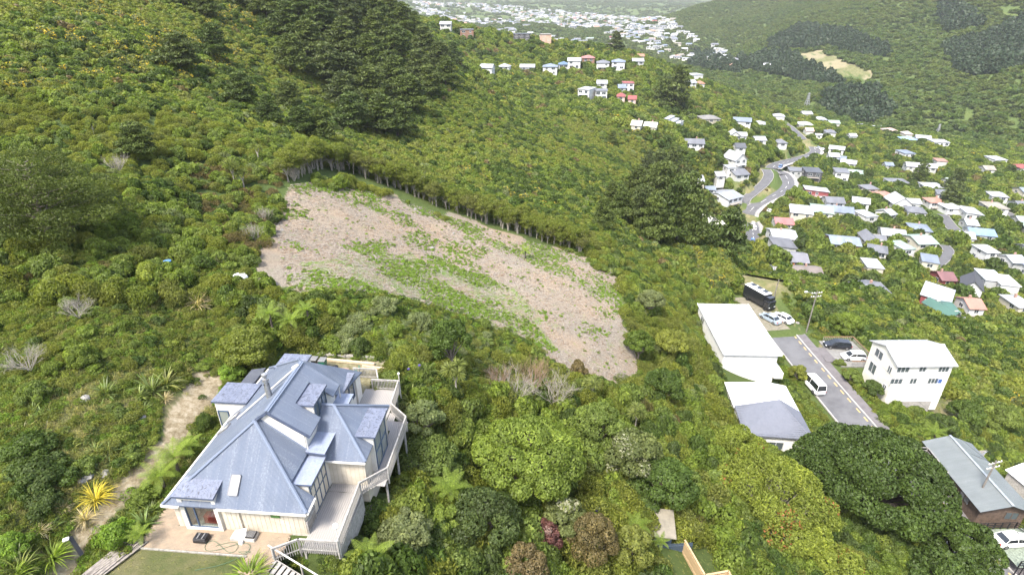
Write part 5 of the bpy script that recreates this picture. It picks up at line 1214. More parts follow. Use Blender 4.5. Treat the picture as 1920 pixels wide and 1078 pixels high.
for a, b, wd_, mt, lb in (((2.4,18.7),(7.3,18.3),.22,lw,'long pale new timber lying along the back of the court'),((1.6,19.5),(7.0,19.3),.35,base_b,'weathered grey sleeper edging behind the new timber'),((6.3,17.9),(8.9,17.6),.14,lw,'short pale plank at the right end of the court')):
    mb = MB(); mb.bar((a[0],a[1],.12),(b[0],b[1],.12),wd_,.2,mt)
    for q in np.linspace(.1,.9,5): mb.bar((a[0]+(b[0]-a[0])*q,a[1]+(b[1]-a[1])*q-.2,.1),(a[0]+(b[0]-a[0])*q,a[1]+(b[1]-a[1])*q-.2,.4),.06,.06,mt) if wd_ > .3 else None
    o = mb.build('timber_beam'); o.location = HW(0,0); o.rotation_euler = (0,0,HR); tag(o, lb, 'timber')
# stacked boards, white-tipped black post, sack, blue barrel
B_ = hroot('board_stack', 'stack of weathered grey boards beside the lawn', 'timber stack', -2.15, -2.4, .05, R(-22))
oldb = surf('old_board', (.27,.24,.21), .9, .35, 4.0)
for k in range(13):
    mb = MB(); L_ = random.uniform(2.2,3.3); mb.box(-.08,.08,-L_/2,L_/2,0,.05,oldb); mb.build('plank', B_, (-.5+(k%7)*.17,random.uniform(-.2,.2),.02+.07*(k//7)),(0,0,random.uniform(-.06,.06)))
B_ = empty('marker_post', (*at_z(150,1033,-28.0)[:2], -28.3), .4, 'black leaning post with a white cap in the long grass', 'post')
mb = MB(); mb.bar((0,0,0),(-.35,.5,1.1),.2,.16,blk); mb.build('post', B_); mb = MB(); mb.box(-.5,-.2,.42,.62,1.1,1.18,whitew); mb.build('cap', B_, rot=(.2,-.1,0))

for i, (s_, t_, r_, h_) in enumerate([(13.2,.2,1.4,2.4),(13.0,2.2,1.3,2.2),(12.6,4.0,1.2,2.3),(13.6,5.4,1.4,2.2),(13.5,7.2,1.3,2.2),(13.4,9.0,1.3,2.2),(13.3,10.8,1.2,2.0),(12.4,12.2,1.1,1.9),(12.0,-1.2,1.2,2.2),(12.2,14.0,1.1,1.8),(11.8,15.8,1.2,1.8),(14.8,3.2,1.6,2.8),(15.2,7.8,1.6,2.6),(10.4,-4.4,1.0,1.3),(9.2,-4.6,.8,1.0),(11.9,-2.9,1.1,1.8),(14.6,-.6,1.5,2.6),(12.2,1.0,.9,2.0),(12.0,3.0,.8,2.0)]):
    x, y, z = HW(s_, t_); zz = hz(x, y); k_ = ('shrub_mid','shrub_dark','shrub_olive','shrub_mid','shrub_lime')[i%5]
    o = place('shrub', SETN[k_][0], None, (x,y,zz-.2), (0,0,i*1.3), (r_,r_,h_)); tag(o, {'shrub_mid':'rounded mid green','shrub_dark':'dark green','shrub_olive':'olive green','shrub_lime':'bright lime'}[k_]+' shrub crowding against the deck skirt', 'shrub', k_.replace('shrub_','')+' shrubs crowding the deck skirt')
# ------------------------------------------------------------------ buildings round the end of the road
clad = surf('white_weatherboard', (.84,.83,.79), .6, .05, 1.0, col2=(.74,.73,.69)); rw = surf('white_membrane_roof', (.9,.9,.9), .5, .05, .6, col2=(.72,.72,.72)); rgw = roof_metal('pale_grey_iron', (.42,.43,.44), (.5,.505,.51), streak=.25)
tile_m = surf('grey_tile', (.15,.16,.19), .7, .07, 2.5); creamw = surf('cream_rendered_wall', (.8,.78,.7), .7, .06, .8, col2=(.7,.67,.58)); alu = surf('pale_joinery', (.6,.6,.6), .4); bas = surf('unpainted_block', (.38,.36,.33), .9, .2, 3)
def nroot(name, x, y, z, rz, label, cat): return empty(name, (x,y,z), rz, label, cat)
def lap_shadow_strips(p, x0, x1, y, z0, z1, m, gap=.2, side='y'):
    mb = MB(); z = z0
    while z < z1:
        if side == 'y': mb.box(x0,x1,y-.025,y,z,z+.03,m)
        else: mb.box(y,y+.025,x0,x1,z,z+.03,m)
        z += gap
    return tag(mb.build('weatherboard', p), kind='stuff')
# house 1: long flat white roof
z1 = -52.4; c1 = [at_z(1298,573,z1), at_z(1389,567,z1), at_z(1469,661,z1), at_z(1380,669,z1)]
cx = sum(p[0] for p in c1)/4; cy = sum(p[1] for p in c1)/4; W1 = 9.6; D1_ = 17.4
A_ = nroot('house', cx, cy, -59.2, R(-2.5), 'long white house with a plain bright white flat roof beside the cul-de-sac', 'house')
mb = MB(); mb.box(-W1/2+.3,W1/2-.5,-D1_/2+.4,D1_/2-.3,-2,6.55,clad); mb.build('wall', A_)
lap_shadow_strips(A_, -W1/2+.3, W1/2-.5, -D1_/2+.395, .2, 6.4, surf('board_lap_shadow',(.55,.54,.52),.8))  # strips along the laps; shade under each board put into a darker colour
mb = MB(); mb.box(-W1/2,W1/2,-D1_/2,D1_/2,6.6,6.8,rw); mb.build('roof', A_)
mb = MB(); mb.bar((-W1/2,-D1_/2,6.84),(W1/2,-D1_/2,6.84),.12,.1,rw); mb.bar((W1/2,-D1_/2,6.84),(W1/2,D1_/2,6.84),.12,.1,rw); mb.bar((-W1/2,-D1_/2,6.84),(-W1/2,D1_/2,6.84),.12,.1,rw); mb.build('fascia', A_)
mb = MB(); mb.box(W1/2-.5,W1/2+.9,-D1_/2-.1,-D1_/2+3.6,2.2,3.3,clad); mb.build('balcony', A_)
window('window', A_, (W1/2-.48,-D1_/2+2,4.6), 2.4, 1.4, 'x+', cols=3, fm=alu); window('window', A_, (W1/2-.48,3,4.6), 2.4, 1.4, 'x+', cols=3, fm=alu); window('window', A_, (W1/2-.48,3,1.6), 1.8, 1.4, 'x+', cols=2, fm=alu)
window('window', A_, (-W1/2+.28,5,5.2), 1.8, 1.2, 'x-', cols=2, fm=alu)
mb = MB(); mb.box(-W1/2-3.6,-W1/2+.2,-D1_/2-.6,-D1_/2+3.6,2.0,2.2,deckw); mb.box(-W1/2-3.6,-W1/2-3.5,-D1_/2-.6,-D1_/2+3.6,-2,2.0,railw); mb.box(-W1/2-3.6,-W1/2+.2,-D1_/2+.6,-D1_/2+1.4,2.2,2.8,lw); mb.build('side_deck', A_)
mb = MB(); mb.tube([(-W1/2-3.5,-D1_/2+3.2,4.4),(-W1/2+.2,-D1_/2+1.8,4.4)], .05, whitew, 6); mb.tube([(-W1/2-.1,-D1_/2-.4,4.4),(-W1/2-.1,-D1_/2-.4,0)], .05, whitew, 6); mb.build('pergola_pipe', A_)
for k in range(5):
    o = MB(); o.box(-.35,.35,-.2,.2,0,.18,whitew); tag(o.build('foam_block', None, (cx-W1/2-3+(k%3)*.9, cy-D1_/2-.4+(k//3)*.8, -57.0), (0,0,k*.7)), 'white foam block dumped on the side deck of the long white house', 'block', 'white foam blocks on the side deck')
# house 2: white hip with a grey tiled end
z2 = -53.6
def q2(x, y, z): return at_z(1280+x/3.556, 530+y/3.556, z)
B_ = nroot('house', 37.6, 68.0, -59.0, R(-6), 'white-roofed house whose near end is grey tiled, below the long flat roof', 'house')
mb = MB(); mb.box(-4.2,4.3,-7.2,4.3,-2,4.9,clad); mb.build('wall', B_)
e_ = 5.0; rp = [(-4.6,-7.6,e_),(4.7,-7.6,e_),(4.7,4.7,e_),(-4.6,4.7,e_)]; A1 = (1.0,3.0,6.7); A2 = (1.6,-1.2,6.7)
mb = MB(); mb.slab([rp[3],(-4.6,-1.6,e_),A2,A1],.12,rw); mb.build('roof', B_)
mb = MB(); mb.slab([rp[2],rp[3],A1],.12,rw); mb.build('roof', B_)
mb = MB(); mb.slab([(4.7,-1.6,e_),rp[2],A1,A2],.12,rw); mb.build('roof', B_)
tb = MB(); tb.box(-.16,.16,-.19,.19,-.02,.03,tile_m); tile_me = tb.mesh('tile')
ctr = 0
for tri, eave_d in ((( (-4.6,-7.6,e_),(4.7,-7.6,e_),A2,(-4.6,-1.6,e_+.35)), 0), (((4.7,-7.6,e_),(4.7,-1.6,e_+.02),A2), 1)):
    mb = MB(); mb.slab(list(tri),.12,tile_m); mb.build('roof', B_)
def tiles_on(parent, a, b, c, d, nu, nv, m):
    a, b, c, d = map(Vector, (a,b,c,d)); mb = MB()
    for j in range(nv):
        for i in range(nu):
            p = a.lerp(b,(i+.05)/nu).lerp(d.lerp(c,(i+.05)/nu), j/nv); q = a.lerp(b,(i+.95)/nu).lerp(d.lerp(c,(i+.95)/nu), j/nv); r = a.lerp(b,(i+.95)/nu).lerp(d.lerp(c,(i+.95)/nu),(j+1)/nv); s_ = a.lerp(b,(i+.05)/nu).lerp(d.lerp(c,(i+.05)/nu),(j+1)/nv)
            up = Vector((0,0,.07)); lo = Vector((0,0,.02)); mb.poly([p+up,q+up,r+lo,s_+lo],m); mb.poly([p,q,q+up,p+up],m)
    return tag(mb.build('roof_tile', parent), kind='stuff')
tiles_on(B_, (-4.6,-7.6,e_+.01),(4.7,-7.6,e_+.01),A2,(-4.6,-1.6,e_+.36),24,18,tile_m); tiles_on(B_, (4.7,-7.6,e_+.01),(4.7,-1.6,e_+.03),A2,A2,16,16,tile_m)
mb = MB(); mb.tube([(-3.2,2.2,5.4),(-3.2,2.2,6.5)], .06, blk, 6); mb.build('vent_pipe', B_)
window('window', B_, (4.32,0,3.2), 2.4, 1.3, 'x+', cols=3, fm=alu); window('window', B_, (0,-7.22,3.2), 2.0, 1.3, 'y-', cols=2, fm=alu)
# house 3: cream three-storey box with a shallow gable
C_ = nroot('house', 67.3, 80.2, -59.6, R(1), 'three storey cream house with pale grey gable roof and three rows of windows', 'house')
w3, d3_ = 9.2, 7.0
mb = MB(); mb.prism([(-d3_/2,-2.8),(-d3_/2,6.6),(0,7.85),(d3_/2,6.6),(d3_/2,-2.8)], -w3/2, w3/2, creamw)
for i, p in enumerate(mb.v): mb.v[i] = (p[1], p[0], p[2])
mb.build('wall', C_)
mb = MB(); mb.box(-w3/2+1.0,w3/2-1.2,-d3_/2-.02,d3_/2-1,-3.2,-1.0,bas); mb.build('basement', C_)
mb = MB(); mb.box(-w3/2-.02,w3/2+.02,-d3_/2-.04,-d3_/2,.2,.36,creamw); mb.build('ledge', C_)
for s_ in (-1,1):
    mb = MB(); mb.slab([(-w3/2-.35,s_*(d3_/2+.5),6.45),(w3/2+.4,s_*(d3_/2+.5),6.45),(w3/2+.4,0,7.98),(-w3/2-.35,0,7.98)],.12,rgw,alu,eave=(1,0,0)); mb.build('roof', C_)
mb = MB(); mb.bar((-w3/2-.35,0,8.02),(w3/2+.4,0,8.02),.35,.06,rgw); mb.build('ridge_cap', C_)
for x, z, ww in ((-3.5,5.6,2.0),(-.3,5.7,1.1),(3.2,5.6,1.7),(-3.9,3.3,2.0),(-1.1,3.3,1.1),(2.2,3.3,1.7)):
    window('window', C_, (x,-d3_/2-.01,z-.1), ww, 1.05, 'y-', cols=3 if ww > 1.5 else 2, fm=alu, fw=.09)
for y, z, ww, hh_ in ((1.2,5.4,2.0,1.5),(-2.2,4.6,.9,1.3),(1.6,2.3,1.8,1.9),(-2.4,1.2,.8,.9)): window('window', C_, (-w3/2-.01,y,z), ww, hh_, 'x-', cols=2, fm=alu, fw=.09)
mb = MB(); mb.box(2.9,3.7,-d3_/2-.05,-d3_/2-.02,2.75,3.55,surf('blue_curtain',(.05,.12,.35),.8)); mb.build('curtain', C_)
for x in (-2.6,2.1): mb = MB(); mb.bar((x,.6,7.8),(x+.1,.6,8.7),.06,.06,whitew); mb.build('vent_pipe', C_)
# house 4: long low grey gable, lower right
z4 = -57.4
F_ = nroot('house', 63.3, 57.6, -60.6, R(-4), 'long low timber house with a grey corrugated gable roof behind the big dark conifer', 'house')
brn = surf('brown_stained_board', (.13,.09,.065), .85, .3, 3); rg4 = roof_metal('grey_green_iron', (.15,.17,.17), (.24,.26,.26), streak=.15)
w4, d4_ = 5.6, 11.6
mb = MB(); mb.box(-w4/2,w4/2,-d4_/2,d4_/2,-2,2.7,brn); mb.prism([(-w4/2,2.7),(w4/2,2.7),(0,3.75)],-d4_/2,d4_/2,brn); mb.build('wall', F_)
for s_ in (-1,1):
    mb = MB(); mb.slab([(s_*(w4/2+.7),-d4_/2-.8,2.55),(s_*(w4/2+.7),d4_/2+.6,2.55),(0,d4_/2+.6,3.85),(0,-d4_/2-.8,3.85)],.1,rg4,blk,eave=(0,1,0)); mb.build('roof', F_)
mb = MB(); mb.bar((.0,-d4_/2-.8,3.92),(.0,d4_/2+.6,3.92),.32,.08,surf('pale_ridge',(.3,.33,.35),.5)); mb.build('ridge_cap', F_)
window('window', F_, (1.2,-d4_/2-.01,1.4), 1.6, 1.2, 'y-', cols=2, fm=brn); window('window', F_, (-w4/2-.01,-3,1.4), 1.8, 1.2, 'x-', cols=2, fm=brn); window('window', F_, (-w4/2-.01,1,1.4), 2.4, 1.6, 'x-', cols=3, fm=brn)
mb = MB(); mb.bar((2.0,2.6,3.2),(2.4,2.8,4.3),.05,.05,steel)
for k in range(5): mb.bar((1.7+.1*k,2.4,3.9+.08*k),(2.6+.1*k,3.0,3.9+.08*k),.03,.03,steel)
mb.build('aerial', F_)
# its side deck with red and yellow things
S_ = nroot('deck', 58.6, 61.2, -58.9, R(-4), 'small timber side deck crowded with household things beside the long grey roof', 'deck')
for k in range(18): mb = MB(); mb.box(-1.5+k*.16,-1.36+k*.16,-3.2,1.6,-.04,0,deckw); mb.build('plank', S_)
for a, b in (((-1.5,1.6),(1.4,1.6)),((1.4,1.6),(1.4,-3.2)),((1.4,-3.2),(-1.5,-3.2))):
    mb = MB(); mb.bar((a[0],a[1],1.0),(b[0],b[1],1.0),.09,.05,railw); mb.bar((a[0],a[1],.5),(b[0],b[1],.5),.04,.05,railw); mb.build('rail', S_)
for x, y in ((-1.5,1.6),(1.4,1.6),(1.4,-.8),(1.4,-3.2),(-1.5,-3.2)): mb = MB(); mb.box(x-.05,x+.05,y-.05,y+.05,-2.4,1.0,railw); mb.build('post', S_)
yel = surf('yellow_plastic', (.75,.5,.04), .5); redp = surf('red_plastic', (.55,.02,.05), .4); 
o = MB(); o.box(-1.2,1.2,-.45,.45,0,.35,yel); o.box(-1.0,1.0,-.3,.3,.35,.42,yel); tag(o.build('storage_box', None, (58.9,58.9,-58.88), (0,0,R(-4)), bevel=.04), 'bright yellow long box on the side deck', 'box')
o = MB(); o.box(-.8,.8,-.35,.35,0,.45,whitew); tag(o.build('storage_box', None, (58.4,60.0,-58.88), (0,0,R(-8)), bevel=.04), 'white chest beside the yellow box on the side deck', 'chest')
o = MB(); o.box(-1,1,-.6,.6,.5,.56,railw)
for x in (-.9,.9): o.box(x-.04,x+.04,-.5,.5,0,.5,railw)
tag(o.build('bench_table', None, (58.5,61.4,-58.88), (0,0,R(-4))), 'grey timber table on the side deck', 'table')
o = MB(); o.lathe([(0,0),(.3,.05),(.38,.3),(.25,.55),(0,.6)], redp, n=10); tag(o.build('red_bag', None, (57.8,62.2,-58.88), smooth=True), 'round bright red bag at the end of the side deck', 'bag')
o = MB(); o.lathe([(0,0),(.22,.03),(.26,.2),(.12,.36),(0,.38)], redp, n=10); tag(o.build('red_bag', None, (58.5,62.25,-58.88), smooth=True), 'smaller pinkish red bundle beside the round red bag', 'bag')
# shed roof and fences at the right edge
G_ = nroot('garden_shed', 70.8, 58.0, -60.8, R(20), 'small shed with a white corrugated roof behind the long grey roof', 'shed')
mb = MB(); mb.box(-1.6,1.6,-1.3,1.3,-1.5,2.0,railw); mb.build('wall', G_); mb = MB(); mb.slab([(-1.9,-1.6,1.95),(1.9,-1.6,1.95),(1.9,1.6,2.5),(-1.9,1.6,2.5)],.08,rw); mb.build('roof', G_)
def paling_fence(pts, z, hgt, m, label, gap=.16, wd=.14, cap_=None):
    E_ = empty('fence', (pts[0][0], pts[0][1], z), 0, label, 'fence'); pb = MB(); pb.box(-wd/2,wd/2,-.012,.012,0,hgt,m); pme = pb.mesh('paling')
    for (x0,y0),(x1,y1) in zip(pts[:-1],pts[1:]):
        L_ = math.hypot(x1-x0,y1-y0); n = int(L_/gap); a = math.atan2(y1-y0,x1-x0)
        for i in range(n): q=(i+.5)/n; place('paling', pme, E_, (x0+(x1-x0)*q-pts[0][0], y0+(y1-y0)*q-pts[0][1], random.uniform(-.02,.02)), (0,0,a))
        mb = MB()
        for zz in (.35,hgt-.3): mb.bar((x0-pts[0][0]+.03*math.sin(a),y0-pts[0][1]-.03*math.cos(a),zz),(x1-pts[0][0]+.03*math.sin(a),y1-pts[0][1]-.03*math.cos(a),zz),.04,.09,m)
        mb.build('rail', E_)
        if cap_: mb = MB(); mb.bar((x0-pts[0][0],y0-pts[0][1],hgt+.03),(x1-pts[0][0],y1-pts[0][1],hgt+.03),.16,.05,cap_); mb.build('capping', E_)
    return E_
tanw = surf('new_fence_timber', (.5,.36,.2), .8, .2, 4); slate = surf('slate_blue_paint', (.07,.1,.14), .6, .2, 4)
paling_fence([(66.6,63.6),(70.0,63.8)], -61.0, 1.6, railw, 'weathered paling fence behind the long grey roof')
paling_fence([(69.6,57.2),(70.5,54.2)], -61.3, 1.5, railw, 'weathered paling fence running towards the shed')
# yard at the bottom of the frame: timber fence, gate, shed roof
def gz(u, v, z): p = at_z(u, v, z); return (p[0], p[1])
zy = -44.6
paling_fence([gz(1284,1012,zy+1.8),gz(1322,1078,zy+1.8)], zy, 1.8, tanw, 'new tan timber fence rising towards the left at the bottom of the photo', cap_=tanw)
paling_fence([gz(1322,1078,zy+1.8),gz(1366,1070,zy+1.8),gz(1380,1100,zy+1.8)], zy, 1.8, tanw, 'new tan timber fence section with capped top turning away from the yard', cap_=tanw)
paling_fence([gz(1226,1018,zy+1.4),gz(1300,1014,zy+1.4)], zy-.2, 1.4, slate, 'slate blue slatted gate and fence in the small yard')
Y_ = nroot('garden_shed', *gz(1238,978,zy+2.3), zy, R(-8), 'small shed with a sloping fawn roof under the trees', 'shed')
mb = MB(); mb.box(-1.0,1.0,-1.1,1.1,0,2.1,slate); mb.build('wall', Y_); mb = MB(); mb.slab([(-1.3,-1.5,2.1),(1.3,-1.5,2.1),(1.3,1.4,2.45),(-1.3,1.4,2.45)],.08,surf('fawn_roof_sheet',(.24,.215,.165),.6,.15,2)); mb.build('roof', Y_)
mb = MB(); p_ = gz(1238,1050,zy); mb.box(-1.3,1.3,-.7,.7,-.1,.25,surf('yard_concrete',(.4,.39,.36),.9,.15,3)); mb.bar((-1.3,-.75,.2),(1.35,-.75,.2),.12,.3,tanw); mb.bar((1.35,-.75,.2),(1.35,.8,.2),.12,.3,tanw)
o = mb.build('planter_step', None, (p_[0],p_[1],zy-.1), (0,0,R(-4))); tag(o, 'concrete step edged with tan timber in the small yard', 'step')
# ladder-like steel rail and lattice on the bank left of house 2
Lr = empty('metal_stair_rail', tuple(at_z(1312,770,-53)), R(0), 'pale steel handrail running down the bank left of the grey tiled roof', 'handrail')
p0 = Vector(at_z(1312,770,-52)); p1 = Vector(at_z(1352,850,-50)); o0 = Vector(at_z(1312,770,-53))
for dx in (0,.55):
    mb = MB(); mb.tube([p0-o0+Vector((dx,0,.4)), p1-o0+Vector((dx,0,.4))], .06, steel, 6); mb.build('rail', Lr)
for q in np.linspace(0,1,11):
    mb = MB(); a = (p0.lerp(p1,q)-o0); mb.tube([a+Vector((0,0,.4)), a+Vector((0,0,-.8))], .03, steel, 5); mb.build('rung', Lr)
# ---- car deck with wire fence
K_ = nroot('car_deck', 62.6, 89.0, -59.2, R(0), 'concrete parking deck with timber railing holding two cars', 'deck')
mb = MB(); mb.box(-3.3,3.1,-4.3,4.2,-1.6,.12,surf('deck_concrete',(.22,.215,.2),.9,.2,2)); mb.build('slab', K_)
orw = surf('red_brown_rail', (.36,.2,.11), .8, .2, 4)
for (a, b) in (((-2.6,4.1),(3.0,4.1)),((3.0,4.1),(3.0,-4.2)),((3.0,-4.2),(-1.6,-4.2))):
    mb = MB(); mb.bar((a[0],a[1],1.15),(b[0],b[1],1.15),.12,.06,orw); mb.build('rail', K_)
    n_ = int(math.hypot(a[0]-b[0],a[1]-b[1])/.35)
    for i in range(n_+1):
        q = i/n_; mb = MB(); x = a[0]+(b[0]-a[0])*q; y = a[1]+(b[1]-a[1])*q; mb.box(x-.03,x+.03,y-.03,y+.03,-.8,1.15,railw); mb.build('picket', K_)
# ---- cul-de-sac, footpath, kerbs, markings
asph = surf('asphalt', (.12,.12,.125), .95, .2, .5, col2=(.085,.085,.09), bump=.2, bscale=60); asph2 = surf('old_asphalt', (.135,.135,.14), .95, .25, .3, col2=(.09,.09,.095)); conc = surf('kerb_concrete', (.42,.4,.37), .9, .15, 2)
fpath = surf('footpath_asphalt', (.15,.138,.14), .95, .15, .8); linew = surf('road_paint_white', (.75,.75,.72), .7, .2, 4); liney = surf('road_paint_yellow', (.6,.42,.16), .7, .3, 4)
def ribbon(name, pts, w0, w1, lift, m, label=None, cat=None, kind='structure', th=.25):
    """strip along pts between offsets w0..w1 from the centre line (right positive)"""
    V = []; F = []; n = len(pts)
    for i in range(n):
        a = pts[max(i-1,0)]; b = pts[min(i+1,n-1)]; d = np.array(b[:2])-np.array(a[:2]); d /= np.linalg.norm(d)+1e-9; r_ = np.array([d[1],-d[0]])
        for wd in (w0, w1): V.append((pts[i][0]+r_[0]*wd, pts[i][1]+r_[1]*wd, pts[i][2]+lift))
        for wd in (w0, w1): V.append((pts[i][0]+r_[0]*wd, pts[i][1]+r_[1]*wd, pts[i][2]+lift-th))
    for i in range(n-1):
        k = i*4; F += [(k,k+1,k+5,k+4),(k+2,k+6,k+7,k+3),(k,k+4,k+6,k+2),(k+1,k+3,k+7,k+5)]
    me_ = bpy.data.meshes.new(name); me_.from_pydata(V,[],F); me_.materials.append(m); me_.update(); o = place(name, me_); tag(o, label, cat, kind=kind); return o
def resample(pts, step):
    out = [pts[0]]; 
    for a, b in zip(pts[:-1], pts[1:]):
        n = max(1, int(np.linalg.norm(b-a)/step))
        for i in range(1,n+1): out.append(a+(b-a)*i/n)
    return np.array(out)
cd = resample(CDS, 1.0)
ribbon('road', cd, -2.2, 3.1, .02, asph2)
ribbon('kerb', cd, -2.42, -2.2, .12, conc); ribbon('path', cd, -4.1, -2.42, .10, fpath); ribbon('kerb', cd, 3.1, 3.3, .12, conc)
def dashes(name, pts, off, wd, on, gap, m, lift=.026):
    pts = resample(pts, .5); mb = MB(); L_ = 0; prev = pts[0]
    for i in range(1, len(pts)-1):
        a, b = pts[i], pts[i+1]; L_ += np.linalg.norm(a[:2]-prev[:2]); prev = a
        if L_ % (on+gap) < on:
            d = (b-a)[:2]; d = d/(np.linalg.norm(d)+1e-9); r_ = np.array([d[1],-d[0]])
            mb.poly([(a[0]+r_[0]*(off-wd),a[1]+r_[1]*(off-wd),a[2]+lift),(a[0]+r_[0]*(off+wd),a[1]+r_[1]*(off+wd),a[2]+lift),(b[0]+r_[0]*(off+wd),b[1]+r_[1]*(off+wd),b[2]+lift),(b[0]+r_[0]*(off-wd),b[1]+r_[1]*(off-wd),b[2]+lift)], m)
    if mb.v: tag(mb.build(name), kind='structure')
dashes('road_marking', CDS, -1.75, .12, 1.0, 1.1, liney); 
mb = MB()
for k in range(4): mb.box(50.6+k*1.15,51.4+k*1.15,95.3,95.55,-59.02,-58.93,liney)
mb.box(55.1,55.4,96.2,97.0,-59.02,-58.92,linew)
tag(mb.build('road_marking'), kind='structure')
gravel = surf('gravel_lot', (.22,.195,.15), .95, .3, 1.5, col2=(.13,.13,.08)); mb = MB(); mb.box(-3.4,3.0,-3,11,-.5,.02,gravel); tag(mb.build('gravel_pad', None, (52.0,99.5,-58.67), (0,0,.13)), kind='structure')
mb = MB(); mb.box(-2,2,-2.4,2.4,-.4,.02,fpath); tag(mb.build('path', None, (59.4,88.6,-59.12), (0,0,0)), kind='structure')
# ---- far roads
for key, hw in (('main',3.5),('upper',2.6),('ridge',2.8),('lower',3.2),('lane',2.0),('lane2',2.0),('lane3',2.8),('lane4',2.3)):
    rp_ = resample(RD[key], 3.0); ribbon('road', rp_, -hw, hw, .15, asph, th=.6)
    if key in ('main','lower'): ribbon('path', rp_, hw+.12, hw+1.7, .25, surf('pale_footpath',(.36,.34,.32),.9)); 
    ribbon('kerb', rp_, hw, hw+.15, .3, conc); ribbon('kerb', rp_, -hw-.15, -hw, .3, conc)
dashes('road_marking', RD['main'], 0, .1, 3.5, 5.0, linew, .19); dashes('road_marking', RD['lower'], 0, .08, 3, 6, linew, .19)
dashes('road_marking', RD['main'], 3.2, .06, 8, 0.5, linew, .19)
# ------------------------------------------------------------------ suburb houses
MC = {}
def cm(c, kind='w'):
    k = (tuple(round(x,2) for x in c), kind)
    if k not in MC:
        nm = 'wall_paint_%d' % len(MC) if kind == 'w' else 'roof_sheet_%d' % len(MC)
        MC[k] = surf(nm, c, .75, .12, .6) if kind == 'w' else surf(nm, tuple(x*.95 for x in c), .55, .25, .35, col2=tuple(x*.72 for x in c), stretch=(1,.3,1))
    return MC[k]
dglass = glassmat('far_window', (.035,.045,.055), .12); wtrim = cm((.72,.72,.7)); 
WME = {}
def wmesh(w_, h_, fm):
    k = (round(w_,1), round(h_,1), fm.name)
    if k not in WME:
        a = MB(); t = .09
        a.box(-w_/2-t,w_/2+t,-.05,0,h_/2,h_/2+t,fm); a.box(-w_/2-t,w_/2+t,-.05,0,-h_/2-t,-h_/2,fm); a.box(-w_/2-t,-w_/2,-.05,0,-h_/2,h_/2,fm); a.box(w_/2,w_/2+t,-.05,0,-h_/2,h_/2,fm); a.box(-.04,.04,-.045,0,-h_/2,h_/2,fm)
        b = MB(); b.box(-w_/2,w_/2,-.02,.01,-h_/2,h_/2,dglass); WME[k] = (a.mesh('window'), b.mesh('pane'))
    return WME[k]
def awin(parent, x, y, z, rz, w_, h_, fm, pane=True):
    a, b = wmesh(w_, h_, fm); o = place('window', a, parent, (x,y,z), (0,0,rz))
    if pane: place('pane', b, o)
    return o
